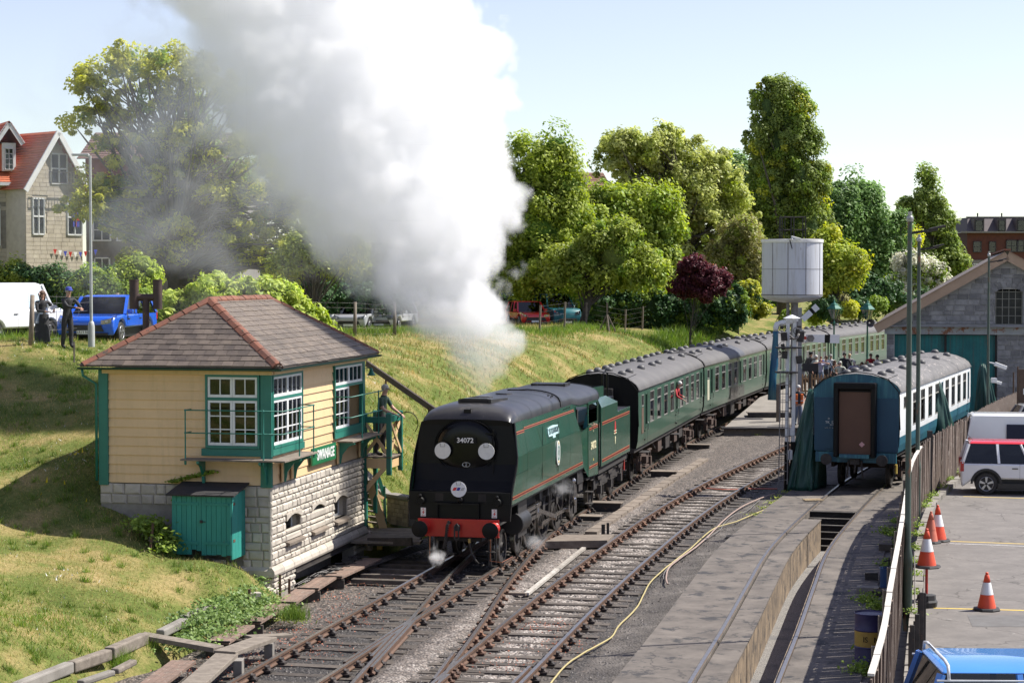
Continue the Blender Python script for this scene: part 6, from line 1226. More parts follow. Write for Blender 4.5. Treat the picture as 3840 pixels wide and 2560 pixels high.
MB().tube([(-.87, -.76, 4.47), (-.87, -.76, 4.2), (-.90, -.76, 3.6), (-.93, -.76, 2.9), (-1.0, -.78, 2.3), (-1.02, -.8, 1.25)], [.13, .125, .15, .19, .17, .22], 14).go('leather_hose', M('blue_hose_bag', (.018, .085, .17), (.02, .12, .18), 1.5, .4, streak=(.03, .2, .22)), wt, smooth=True)
MB().bar((-.87, -.76, 4.9), (-.4, -.4, 5.7), .02).bar((-.5, -.6, 4.95), (.0, -.4, 5.65), .02).go('stay', m_rust, wt)
MB().lathe([(.26, -.02), (.28, 0), (.26, .02)], (-.45, -.5, 3.7), axis='Y', n=18, caps=False).go('valve_wheel', m_grime, wt)
sp_ = thing('signal_post', 'white twin-post semaphore signal with black base, ladder and horizontal arm', 'railway signal')
YS = 65.8; m_wp = M('signal_white', (.70, .71, .72), (.62, .63, .64), 3, .5); 
for (xt, xb) in ((2955, 2948), (2980, 2970)):
 a, m_, b = D(xt, 1205, YS), D((xt + xb * 2) / 3, 1655, YS), D(xb, 1828, YS); MB().bar(a, m_, .11, .12, up=(0, 1, 0)).go('post', m_wp, sp_); MB().bar(m_, b - Vector((0, 0, .1)), .14, .14, up=(0, 1, 0)).go('post_base', m_black, sp_)
c = D(2969, 1199, YS); MB().box(tuple(c), (.40, .26, .10)).go('cap_block', m_wp, sp_); MB().lathe([(.30, .05), (.02, .17)], tuple(c), n=4).go('finial', m_wp, sp_).rotation_euler = (0, 0, 0)
for py, x0, x1 in ((1303, 2913, 3006), (1395, 2911, 2990)): a, b = D(x0, py, YS - .2), D(x1, py, YS - .2); MB().bb(a.x, b.x, YS - .35, YS + .15, a.z - .03, a.z + .02).go('stage', m_grime, sp_)
ld = MB(); la, lb = D(2926, 1395, YS - .45), D(2920, 1815, YS - .6); ra, rb = D(2958, 1395, YS - .45), D(2952, 1815, YS - .6)
MB().bar(la, lb, .03).bar(ra, rb, .03).go('ladder_rail', m_wire, sp_)
for i in range(13): MB().bar(la.lerp(lb, (i + .5) / 13), ra.lerp(rb, (i + .5) / 13), .022).go('rung', m_wire, sp_)
for i in range(4): a = D(2962, 1270 + 130 * i, YS); MB().box(tuple(a), (.2, .05, .05)).go('distance_piece', m_grime, sp_)
MB().bb(*[v for v in (D(2946, 1500, YS).x - .15, D(2946, 1500, YS).x + .5)], YS - .1, YS - .06, .95, 1.25).go('diamond_board', m_wp, sp_) if False else None
for py in (1618, 1705): a = D(2961, py, YS - .1); MB().box(tuple(a), (.30 if py < 1650 else .18, .06, .25 if py < 1650 else .32)).go('junction_box', m_wp, sp_)
def arm(parent, pa, pb, w0, w1, Y, back=True):
 d = (pb - pa); L_ = d.length; u = d.normalized(); n_ = Vector((0, 1, 0)).cross(u).normalized()
 def quad(t0, t1, m_, nm, e=0):
  q = [pa + u * (L_ * t0) - n_ * (w0 + (w1 - w0) * t0) / 2, pa + u * (L_ * t1) - n_ * (w0 + (w1 - w0) * t1) / 2, pa + u * (L_ * t1) + n_ * (w0 + (w1 - w0) * t1) / 2, pa + u * (L_ * t0) + n_ * (w0 + (w1 - w0) * t0) / 2]
  MB().prism([tuple(v) for v in q], (0, .02, 0)).go(nm, m_, parent)
 quad(0, .56, m_wp, 'arm_blade'); quad(.56, .72, m_black, 'arm_stripe'); quad(.72, 1.0, m_wp, 'arm_blade')
arm(sp_, D(3022, 1268, YS), D(3148, 1271, YS), .25, .29, YS)
for i in range(1): MB().lathe([(.13, 0), (.13, .02), (0, .02)], tuple(D(3040, 1268, YS - .05)), axis='Y', n=6).go('arm_boss', m_wire, sp_); MB().lathe([(.06, 0), (.06, .03), (0, .03)], tuple(D(3018, 1267, YS - .1)), axis='Y', n=14).go('spectacle_red', m_red, sp_)
for (px, py, w_, h_, d_) in ((3002, 1262, .22, .36, .2), (2996, 1225, .14, .08, .1), (2990, 1250, .12, .3, .1), (2940, 1262, .2, .28, .15), (2932, 1228, .12, .12, .08), (2942, 1330, .18, .25, .12), (2997, 1348, .20, .26, .15), (2936, 1300, .12, .2, .1), (3030, 1352, .12, .18, .14), (3010, 1352, .3, .03, .03)):
 MB().box(tuple(D(px, py, YS - .1)), (w_, d_, h_), rot=(0, rng.normal() * .1, 0)).go('signal_fitting', m_grime, sp_, bevel=.012)
MB().tube([D(2962, 1258, YS - .3), D(2975, 1270, YS - .32), D(2990, 1266, YS - .3), D(2996, 1250, YS - .3)], .04, 8).go('counterweight', m_wire, sp_, smooth=True)
for (px, py) in ((2932, 1228), (2987, 1240), (2934, 1312)): MB().lathe([(.10, -.012), (.12, 0), (.10, .012)], tuple(D(px, py, YS - .25)), axis='Y', n=14, caps=False).bar(D(px - 10, py, YS - .25), D(px + 10, py, YS - .25), .012).go('pulley', m_grime, sp_)
MB().bar(D(2966, 1290, YS - .15), D(2958, 1820, YS - .15), .015).bar(D(2940, 1240, YS - .15), D(2930, 1800, YS - .2), .012).go('signal_wire', m_grime, sp_)
s2 = thing('signal_post', 'farther grey signal post with a raised striped arm under the tank', 'railway signal'); x2 = (3000 - 1920) * 90 / 7400
MB().bar((x2, 90, .2), (x2, 90, 5.6), .16).go('post', M('post_grey', (.30, .30, .30), (.2, .2, .2), 4, .6), s2); arm(s2, D(3010, 1198, 89.8), D(3066, 1148, 89.8), .26, .30, 89.8)
tag(MB().bb(D(2919, 1500, 91).x - .09, D(2919, 1500, 91).x + .09, 90.9, 91.1, .2, 2.05).go('timber_post', m_wood, None), 'weathered timber post on the ramp left of the signal ladder', 'post')
# ================================================================== tarpaulins
m_tarp = M('green_tarpaulin', (.008, .045, .034), (.014, .068, .05), 2, .5, bump=.004, bscale=6, streak=(.02, .085, .065))
def tarp(name, label, base, w_, d_, h_, top=.25, rz=0, sk=0):
 n = 72; rings = []
 for k in range(21):
  t_ = k / 20; s = (1 - t_) ** .75 * (1 - top) + top; r_ = []
  for j in range(n):
   a = 2 * math.pi * j / n; f = 1 + .07 * math.sin(11 * a + 3 * t_) * (1 - t_ * .5) + .05 * math.sin(5 * a + 7 * t_) + .03 * math.sin(17 * a - 9 * t_); ex = .75
   cx = math.copysign(abs(math.cos(a)) ** ex, math.cos(a)); cy_ = math.copysign(abs(math.sin(a)) ** ex, math.sin(a))
   r_.append((w_ / 2 * s * f * cx + sk * t_, d_ / 2 * s * f * cy_, h_ * t_ + .05 * math.sin(7 * a) * (t_ == 1)))
  rings.append(r_)
 o = MB().loft(rings).go(name, m_tarp, None, smooth=True); o.location = base; o.rotation_euler = (0, 0, rz); return tag(o, label, 'tarpaulin')
tarp('tarpaulin', 'large green tarpaulin hung over the near left corner of the withdrawn coach', (xq - 1.42, yq + 1.5, -.05), 1.15, 2.6, 3.30, .34, -.32, .30)
tarp('tarpaulin', 'green peaked tarpaulin halfway along the withdrawn coach by the fence', D(3520, 1650, 73.5).xy.to_3d() + Vector((.1, 0, .3)), 1.35, 1.7, 2.95, .16, 0, -.25)
tarp('tarpaulin', 'green peaked tarpaulin at the far end of the withdrawn coach', D(3706, 1500, 84.5).xy.to_3d() + Vector((0, 0, .3)), 1.2, 1.4, 2.95, .14, 0, -.25)
# ================================================================== engine shed
SY = 90.0
sh = thing('engine_shed', 'grey rubble stone engine shed with tan bargeboards, arched window and teal doors', 'shed')
_q = Matrix.Rotation(-R(12), 3, 'Z') @ Vector((17.1, 90, 0)); sh.location = Vector((17.1, 90, 0)) - _q; sh.rotation_euler = (0, 0, -R(12))
XL, XA, XRr, ZE, ZA = 17.1, 22.4, 27.7, 4.75, 7.80
MB().prism([(XL, SY, -.5), (22.0 - 4.55, SY, -.5), (22.0 - 4.55, SY, 4.4), (22.0, SY, 4.4), (22.0, SY, -.5), (XRr, SY, -.5), (XRr, SY, ZE), (23.1, SY, 7.38), (23.1, SY, 4.85), (21.9, SY, 4.85), (21.9, SY, 7.5), (XL, SY, ZE)], (0, .35, 0)).prism([(21.9, SY, 6.45), (23.1, SY, 6.45), (23.1, SY, 7.38), (XA, SY, ZA), (21.9, SY, 7.5)], (0, .35, 0)).go('wall', m_gmortar, sh)
MB().bb(XL, XL + .3, SY + .4, SY + 22, -.5, ZE).bb(XRr - .3, XRr, SY + .4, SY + 22, -.5, ZE).go('side_wall', m_gstone, sh)
z = 0.0; ns = 0; 
def slope(x): return ZA - abs(x - XA) * (ZA - ZE) / (XA - XL)
while z < 7.6:
 h = .15 + .12 * rng.random(); x = XL
 while x < XRr - .05 and x < 26.2:
  e = x + .28 + .38 * rng.random()
  if z < 4.4 and x < 22.0 and e > 17.42: e = 22.0 if x >= 17.4 else min(e, 17.42)
  if 4.82 - h < z < 6.5 and x < 23.12 and e > 21.9: e = 23.12 if x >= 21.88 else min(e, 21.9)
  skip = (z < 4.4 and 17.4 <= x < 21.99) or (4.82 - h < z < 6.5 and 21.88 <= x < 23.1) or (4.3 < z + h / 2 < 4.8)
  m1, m2 = slope(x) - .12, slope(e) - .12
  if not skip and min(m1, m2) > z + .05 and e > x + .06 and (z > 1.3 or x < 17.5):
   t1, t2 = min(z + h - .015, m1), min(z + h - .015, m2); q = .02 + .02 * rng.random(); a, b = x + .012, e - .012
   vs = [(a, SY, z), (b, SY, z), (b, SY, t2), (a, SY, t1), (a + .02, SY - q, z + .015), (b - .02, SY - q * rng.uniform(.5, 1.2), z + .015), (b - .02, SY - q, t2 - .015), (a + .02, SY - q * rng.uniform(.5, 1.2), t1 - .015)]
   fs = [(4, 5, 6, 7), (0, 1, 5, 4), (1, 2, 6, 5), (2, 3, 7, 6), (3, 0, 4, 7)]
   if ns < 300: mk('stone', vs, fs, m_gstone, sh); ns += 1
   else: 
    if 'shrest' not in globals(): shrest = MB()
    shrest.add(vs, fs)
  x = e
 z += h
if 'shrest' in globals(): o = shrest.go('stone', m_gstone, sh); o['kind'] = 'stuff'
m_barge = M('tan_bargeboard', (.42, .295, .20), (.36, .25, .17), 2, .6, bump=.002)
for s in (-1, 1):
 a = Vector((XA, SY - .28, ZA + .16)); b = Vector((XA + s * (XA - XL + .5), SY - .28, ZE + .16 - .28)); MB().bar(a, b, .08, .42).go('bargeboard', m_barge, sh)
 a2, b2 = a + Vector((0, 0, .22)), b + Vector((0, 0, .22)); MB().add([tuple(a2 - Vector((0, .1, 0))), tuple(b2 - Vector((0, .1, 0))), tuple(b2 + Vector((0, 22, 0))), tuple(a2 + Vector((0, 22, 0)))], [(0, 1, 2, 3)]).go('roof', m_slate, sh)
MB().bar((XA, SY - .35, ZA + .42), (XA, SY + 22, ZA + .42), .3, .08).go('ridge', m_ridge, sh)
MB().bb(17.0, 26.5, SY - .08, SY - .02, 4.40, 4.74).go('lintel', M('rusty_girder', (.33, .35, .35), (.26, .27, .27), 2, .7, spots=(.21, .085, .04), spot_amt=.53, spot_scale=2.2, stretch=(1, 1, 1)), sh)
MB().bb(16.9, 26.5, SY - .30, SY - .0, 4.74, 4.80).go('lintel_flange', M('flange_grey', (.25, .25, .26), (.2, .2, .2), 3, .7), sh)
m_tdoor = M('shed_door_teal', (.012, .125, .125), (.018, .165, .16), 2, .7, bump=.004, streak=(.06, .10, .09), rnd=.12)
for i in range(30): MB().bb(17.44 + i * .152, 17.44 + i * .152 + .146, SY + .15, SY + .19, 0, 4.36).go('door_board', m_tdoor, sh)
for x in (17.40, 19.72, 21.95): MB().bb(x - .05, x + .05, SY + .02, SY + .14, 0, 4.4).go('door_frame', m_dark, sh)
wf = MB(); arc = [(21.9 + 1.2 * t_, 6.3 + .2 * math.sin(math.pi * t_)) for t_ in np.linspace(0, 1, 9)]
for c in range(5): x = 21.93 + c * .285; wf.bb(x - .014, x + .014, SY + .12, SY + .15, 4.85, 6.30 + .18 * math.sin(math.pi * (x - 21.9) / 1.2))
for z_ in (4.87, 5.25, 5.63, 6.01, 6.33): wf.bb(21.9, 23.1, SY + .12, SY + .15, z_ - .012, z_ + .012)
wn = wf.go('arched_window', M('window_bar_tan', (.30, .29, .24), (.2, .2, .17), 4, .7), sh)
for c in range(4):
 for r_ in range(4): MB().bb(21.945 + c * .285, 22.20 + c * .285, SY + .15, SY + .155, 4.89 + r_ * .38, 5.23 + r_ * .38).go('pane', M('dark_painted_pane', (.022, .024, .022), (.04, .042, .035), 5, .4, spec=.2), wn)  # opaque near-black pane: the dark behind the glass is put into its colour
MB().bb(21.7, 23.3, SY + .6, SY + .65, 4.5, 6.8).bb(17.3, 22.1, SY + .5, SY + .55, -.2, 4.5).go('interior', m_dark, sh)
for i in range(9):
 t0, t1 = i / 9 + .008, (i + 1) / 9 - .008; P = lambda t_, r_: (22.5 - math.cos(math.pi * (.12 + .76 * t_)) * (.72 + r_) * 1.02, SY - .035, 6.02 + math.sin(math.pi * (.12 + .76 * t_)) * (.50 + r_))
 MB().prism([P(t0, 0), P(t1, 0), P(t1, .30), P(t0, .30)], (0, .05, 0)).go('voussoir', m_gstone, sh)
# ================================================================== brick building far right
bk = thing('brick_building', 'dark red brick block with slate mansard and dormer windows behind the shed', 'building')
m_brick = M('dark_red_brick', (.135, .045, .032), (.095, .034, .027), 2.5, .9, bump=.01, spots=(.20, .10, .08), spot_amt=.66, spot_scale=3)
m_brickb = M('brown_brick', (.095, .05, .042), (.07, .038, .034), 2.5, .9, spots=(.13, .08, .07), spot_amt=.64, spot_scale=3)
m_mans = M('mansard_tile', (.125, .105, .105), (.085, .072, .075), 5, .8, bump=.01, stretch=(1, 1, 3))
S = 200.0; sc_ = 7400 / S; X = lambda px: (px - 1920) / sc_; Z = lambda py: CAMZ - (py - 1030) / sc_
MB().bb(X(3625), X(4100), S, S + 12, 2, Z(872)).go('wall', m_brick, bk)
MB().add([(X(3625), S, 2), (X(3625), S, Z(872)), (X(3540), S + 14, Z(872)), (X(3540), S + 14, 2)], [(0, 1, 2, 3)]).bb(X(3535), X(3600), S + 13, S + 20, 2, Z(832)).go('side_wall', m_brickb, bk)
MB().add([(X(3620), S - .3, Z(872)), (X(4100), S - .3, Z(872)), (X(4100), S + 1.6, Z(815)), (X(3640), S + 1.6, Z(815)), (X(3536), S + 14, Z(872)), (X(3560), S + 14, Z(818)), (X(4100), S + 14, Z(815))], [(0, 1, 2, 3), (4, 0, 3, 5), (3, 2, 6, 5)]).go('mansard_roof', m_mans, bk)
MB().bb(X(3600), X(4100), S - .5, S + .0, Z(874), Z(868)).bb(X(3636), X(4100), S + 1.5, S + 1.9, Z(815), Z(811)).bb(X(3612), X(4100), S - .12, S, Z(985), Z(975)).go('string_course', M('pale_band', (.26, .24, .22), (.2, .18, .17), 3, .8), bk)
m_sashd = M('dark_sash', (.05, .045, .05), (.04, .04, .04), 3, .5); m_curt = M('curtain_pale', (.42, .42, .33), (.30, .30, .26), 3, .8)
def bwin(x0, x1, y0, y1, mf, par, Yd, pale=True, cols=1, rows=2, M3=X, Z3=Z):
 f = MB(); a, b, c, d = M3(x0), M3(x1), Z3(y1), Z3(y0); t_ = (b - a) * .08
 f.bb(a, a + t_, Yd - .12, Yd, c, d).bb(b - t_, b, Yd - .12, Yd, c, d).bb(a, b, Yd - .12, Yd, d - t_, d).bb(a, b, Yd - .14, Yd, c, c + t_)
 for r_ in range(1, rows): f.bb(a, b, Yd - .10, Yd - .02, c + (d - c) * r_ / rows - t_ * .35, c + (d - c) * r_ / rows + t_ * .35)
 for k in range(1, cols): f.bb(a + (b - a) * k / cols - t_ * .3, a + (b - a) * k / cols + t_ * .3, Yd - .10, Yd - .02, c, d)
 w_ = f.go('window', mf, par); MB().bb(a, b, Yd - .03, Yd - .02, c, d).go('pane', m_glass, w_); MB().bb(a, b, Yd - .015, Yd - .005, c, d).go('curtain', m_curt if pale else m_dark, w_)
for (a, b, c, d, yo) in ((3652, 3682, 826, 868, .55), (3740, 3764, 826, 866, .55), (3810, 3840, 826, 866, .55)):
 MB().bb(X(a) - .12, X(b) + .12, S + yo - .8, S + 1.4, Z(d), Z(c) + .2).go('dormer', m_mans, bk); bwin(a, b, c, d, m_sashd, bk, S + yo - .82)
for (a, b, c, d, pl) in ((3647, 3678, 905, 946, True), (3706, 3732, 906, 948, False), (3770, 3812, 900, 945, True), (3813, 3860, 900, 945, True)): bwin(a, b, c, d, m_sashd, bk, S - .01, pl, cols=2 if b - a > 35 else 1)
bwin(3644, 3677, 987, 1022, m_white, bk, S - .01, True, 4, 4); bwin(3560, 3570, 942, 966, m_white, bk, S + 12.9, False)
for px in (3698, 3790): MB().bar((X(px), S + 4, Z(815)), (X(px), S + 4, Z(795)), .12).go('aerial', m_grime, bk)
# ================================================================== stone houses far left
hs = thing('stone_house', 'pale stone house with orange-red tiled roofs, dormer and gable, far left', 'house')
m_hst = M('house_stone', (.50, .45, .36), (.40, .35, .275), 3, .9, bump=.012, spots=(.22, .2, .17), spot_amt=.66, rnd=.10)
m_rtile = M('red_roof_tile', (.50, .145, .065), (.40, .11, .05), 3, .75, bump=.006, rnd=.12)
S = 90.0; sc_ = 7400 / S; HZ = lambda py: CAMZ - (py - 1030) / sc_; HX = lambda px: (px - 1920) / sc_
MB().bb(HX(-500), HX(120), S, S + 8, 4, HZ(690)).go('wall', m_mortar, hs)
zb_ = HZ(1010); nst_ = 0
for r_ in range(26):
 z_ = zb_ + r_ * .19
 if z_ > HZ(695): break
 x = HX(-60) - .2 * (r_ % 2)
 while x < HX(118):
  e = min(x + .33 + .12 * rng.random(), HX(119)); inw = any(HX(a) < e and HX(b) > x and z_ < HZ(c) and z_ + .19 > HZ(d) for a, b, c, d in ((36, 68, 775, 925), (-40, 5, 775, 925)))
  if not inw and e - x > .08: MB().bb(x + .006, e - .006, S - .02 - .015 * rng.random(), S + .02, z_ + .005, z_ + .182).go('stone', m_hst, hs); nst_ += 1
  x = e
bwin(38, 66, 785, 922, m_wwin, hs, S + .0, False, 2, 4, HX, HZ); bwin(-35, 4, 785, 922, m_wwin, hs, S, False, 2, 4, HX, HZ)
for a, b in ((34, 70), (-40, 8)): MB().bb(HX(a), HX(b), S - .10, S + .02, HZ(932), HZ(922)).bb(HX(a), HX(b), S - .05, S + .02, HZ(785), HZ(770)).go('sill', M('sill_stone', (.45, .42, .36), (.38, .35, .3), 3, .8), hs)
def tile_roof(E0, E1, R0, R1, par, rows, mat=m_rtile, nmax=16):
 E0, E1, R0, R1 = map(Vector, (E0, E1, R0, R1)); nr = (E1 - E0).cross(R0 - E0).normalized(); nr = nr if nr.z > 0 else -nr
 MB().add([E0, E1, R1, R0], [(0, 1, 2, 3)]).go('roof', mat, par)
 for k in range(rows):
  a0, a1 = E0.lerp(R0, k / rows), E1.lerp(R1, k / rows); b0, b1 = E0.lerp(R0, (k + 1.1) / rows), E1.lerp(R1, (k + 1.1) / rows)
  MB().add([a0 + nr * .05, a1 + nr * .05, b1 + nr * .015, b0 + nr * .015, a0, a1], [(0, 1, 2, 3), (4, 5, 1, 0)]).go('tile_course', mat, par)
tile_roof((HX(-500), S - .4, HZ(688)), (HX(120), S - .4, HZ(688)), (HX(-500), S + 3.4, HZ(470)), (HX(120), S + 3.4, HZ(470)), hs, 26)
MB().bb(HX(-300), HX(118), S - .5, S - .4, HZ(700), HZ(688)).go('gutter', m_wwin, hs)
for i in range(18): MB().bb(HX(2 + i * 6.5), HX(2 + i * 6.5) + .04, S - .38, S, HZ(703), HZ(692)).go('rafter_end', m_wwin, hs)
dx0, dx1 = HX(10), HX(62); dy = S + .1
MB().bb(dx0 - 1.2, dx1, dy, dy + 2.5, HZ(645), HZ(545)).go('dormer_cheek', m_rtile, hs); MB().bb(dx0 + .05, dx1 + .04, dy - .06, dy, HZ(645), HZ(540)).go('dormer_face', m_wwin, hs)
bwin(22, 55, 560, 640, m_wwin, hs, dy - .07, False, 2, 4, HX, HZ)
ap = ((dx0 + dx1) / 2, HZ(470)); 
for s in (-1, 1): MB().bar((ap[0], dy - .35, ap[1]), (ap[0] + s * .62, dy - .35, HZ(545)), .07, .22).go('dormer_bargeboard', m_wwin, hs); tile_roof((ap[0] + s * .66, dy - .4, HZ(545)), (ap[0] + s * .66, dy + 2.5, HZ(545)), (ap[0], dy - .4, ap[1] + .1), (ap[0], dy + 2.5, ap[1] + .1), hs, 7)
MB().tube([(HX(112), S - .45, HZ(700)), (HX(95), S - .15, HZ(725)), (HX(94), S - .12, HZ(980))], .05, 8).go('downpipe', m_wwin, hs)
_mr = Matrix.Translation((HX(120), S, 0)) @ Matrix.Rotation(R(27), 4, 'Z') @ Matrix.Translation((-HX(120), -S, 0))
for o in list(hs.children): o.matrix_basis = _mr @ o.matrix_basis
t_ = Vector((.66, .75, 0)); n_ = Vector((.75, -.66, 0)); g0 = Vector((HX(128), 88.5, 0)); gw = 3.1; g1 = g0 + t_ * gw; gm = (g0 + g1) / 2; zE, zAp, zB = HZ(700), HZ(508), 4.5
def gp_(p, z_): return (p.x, p.y, z_)
MB().add([gp_(g0, zB), gp_(g1, zB), gp_(g1, zE), gp_(gm, zAp), gp_(g0, zE), gp_(g0 - n_ * 5, zB), gp_(g0 - n_ * 5, zE)], [(0, 1, 2, 3, 4), (5, 0, 4, 6)]).go('wing_wall', m_hst, hs)
for r_ in range(34):
 z_ = zB + 2 + r_ * .19; lo_, hi_ = 0.0, gw
 if z_ > zE: f = (z_ - zE) / (zAp - zE); lo_, hi_ = gw / 2 * f, gw - gw / 2 * f
 x = lo_ + .01
 while x < hi_ - .1 and z_ < zAp - .2:
  e = min(x + .34 + .1 * rng.random(), hi_)
  inw = (HZ(880) < z_ < HZ(745) and .35 < (x + e) / 2 < 1.0) or (HZ(880) < z_ < HZ(745) and 2.2 < (x + e) / 2 < 3.1) or (HZ(690) < z_ < HZ(575) and 1.35 < (x + e) / 2 < 2.3)
  if not inw and nst_ < 298:
   a, b = g0 + t_ * (x + .006) + n_ * .03, g0 + t_ * (e - .006) + n_ * .03; MB().prism([gp_(a, z_ + .005), gp_(b, z_ + .005), gp_(b, z_ + .182), gp_(a, z_ + .182)], tuple(-n_ * .05)).go('stone', m_hst, hs); nst_ += 1
  x = e
for (a, b, c, d) in ((.38, .98, HZ(880), HZ(748)), (2.25, 3.05, HZ(880), HZ(748)), (1.38, 2.25, HZ(690), HZ(580))):
 A1, B1 = g0 + t_ * a + n_ * .04, g0 + t_ * b + n_ * .04; f = MB()
 for q in (A1, B1, (A1 + B1) / 2): f.bar(gp_(q, c), gp_(q, d), .07)
 for z_ in (c, (c + d) / 2, d): f.bar(gp_(A1, z_), gp_(B1, z_), .07)
 w_ = f.go('window', m_wwin, hs); MB().add([gp_(A1, c), gp_(B1, c), gp_(B1, d), gp_(A1, d)], [(0, 1, 2, 3)]).go('pane', M('window_dark_reflect', (.03, .035, .04), (.05, .055, .06), 2, .08), w_)
rb0 = g0 - n_ * 6 - t_ * .25; rf0 = g0 + n_ * .35 - t_ * .25; rm = gm + n_ * .35
tile_roof(gp_(rb0, zE - .2), gp_(rf0, zE - .2), gp_(gm - n_ * 6, zAp + .12), gp_(rm, zAp + .12), hs, 22)
rb1 = g1 - n_ * 6 + t_ * .25; rf1 = g1 + n_ * .35 + t_ * .25; tile_roof(gp_(rb1, zE - .2), gp_(rf1, zE - .2), gp_(gm - n_ * 6, zAp + .12), gp_(rm, zAp + .12), hs, 22)
for q in (rf0, rf1): MB().bar(gp_(q + n_ * .05, zE - .28), gp_(rm + n_ * .05, zAp + .08), .07, .24).go('bargeboard', m_wwin, hs)
bl_ = MB()
for i in range(12): q = g0 + t_ * (.9 + i * .16) + n_ * .55; bl_.bar(gp_(q, HZ(690)), gp_(q, HZ(650)), .02)
bl_.bar(gp_(g0 + t_ * .9 + n_ * .55, HZ(650)), gp_(g0 + t_ * 2.8 + n_ * .55, HZ(650)), .04).bar(gp_(g0 + t_ * .9 + n_ * .55, HZ(690)), gp_(g0 + t_ * 2.8 + n_ * .55, HZ(690)), .04); bl_.go('balcony_rail', m_grime, hs)
bt = thing('bunting', 'red white and blue bunting strung low across the stone gable', 'bunting')
for i in range(9):
 q = g0 + t_ * (1.4 + i * .28) + n_ * .12; z_ = HZ(935) - .12 * math.sin(i / 8 * math.pi); c = [m_red, m_white, M('bunting_blue', (.03, .05, .4), (.03, .04, .3), 3, .6)][i % 3]; MB().add([gp_(q, z_), gp_(q + t_ * .2, z_), gp_(q + t_ * .1, z_ - .26)], [(0, 1, 2)]).go('pennant', c, bt)
fl_ = thing('union_flag', 'small union flag hanging in the gable window of the stone house', 'flag'); q = g0 + t_ * 2.65 + n_ * .12
MB().add([gp_(q - t_ * .15, HZ(850)), gp_(q + t_ * .2, HZ(850)), gp_(q + t_ * .2, HZ(795)), gp_(q - t_ * .15, HZ(795))], [(0, 1, 2, 3)]).go('flag_cloth', MATS['bunting_blue'], fl_)
MB().bar(gp_(q - t_ * .15 + n_ * .01, HZ(822)), gp_(q + t_ * .2 + n_ * .01, HZ(822)), .02, .12).bar(gp_(q + t_ * .02 + n_ * .01, HZ(850)), gp_(q + t_ * .02 + n_ * .01, HZ(795)), .08, .02).go('flag_cross', m_red, fl_)
h2 = thing('grey_house', 'grey stone house with dark red hung tiles behind the big tree', 'house')
m_h2 = M('grey_house_stone', (.22, .205, .185), (.15, .14, .13), 3, .9, bump=.02); m_hung = M('dark_red_hung_tile', (.17, .035, .025), (.13, .03, .022), 3, .8, bump=.01)
S = 100.0; sc_ = 7400 / S; HZ = lambda py: CAMZ - (py - 1030) / sc_; HX = lambda px: (px - 1920) / sc_
MB().bb(HX(325), HX(900), S, S + 8, 4, HZ(690)).go('wall', m_h2, h2); MB().bb(HX(325), HX(880), S - .06, S + 6, HZ(690), HZ(590)).go('hung_tiling', m_hung, h2)
tile_roof((HX(300), S - .5, HZ(600)), (HX(900), S - .5, HZ(600)), (HX(300), S + 4, HZ(480)), (HX(900), S + 4, HZ(480)), h2, 12, M('dark_house_tile', (.14, .075, .06), (.10, .055, .045), 3, .8))
for (a, b, c, d) in ((350, 420, 820, 905), (440, 500, 815, 905), (355, 415, 965, 1050), (445, 490, 965, 1050), (560, 620, 820, 900)): bwin(a, b, c, d, m_wwin, h2, S, True, 2, 2, HX, HZ)
h3 = thing('tiled_house', 'house with brown tiled roof glimpsed between the green trees', 'house'); S = 152.0; sc_ = 7400 / S; HZ = lambda py: CAMZ - (py - 1030) / sc_; HX = lambda px: (px - 1920) / sc_
MB().bb(HX(2060), HX(2290), S, S + 8, 4, HZ(720)).go('wall', m_brick, h3); tile_roof((HX(2050), S - .5, HZ(722)), (HX(2300), S - .5, HZ(722)), (HX(2090), S + 4, HZ(640)), (HX(2270), S + 4, HZ(640)), h3, 10, M('brown_house_tile', (.20, .105, .07), (.15, .08, .055), 3, .8))
for x_ in (2196, 2120): MB().bb(HX(x_), HX(x_ + 16), S + 1, S + 2.5, HZ(722), HZ(665)).go('gable_window', m_wwin, h3)
h4 = thing('brick_cottage', 'red brick cottage behind the garden trees near the maroon tree', 'house'); S = 140.0; sc_ = 7400 / S; HZ = lambda py: CAMZ - (py - 1030) / sc_; HX = lambda px: (px - 1920) / sc_
MB().bb(HX(2560), HX(2760), S, S + 6, 3.5, HZ(1040)).go('wall', m_brick, h4); MB().bb(HX(2610), HX(2665), S - .05, S, HZ(1170), HZ(1130)).go('window', m_wwin, h4); tile_roof((HX(2550), S - .5, HZ(1042)), (HX(2770), S - .5, HZ(1042)), (HX(2550), S + 3, HZ(990)), (HX(2770), S + 3, HZ(990)), h4, 6, m_rtile)
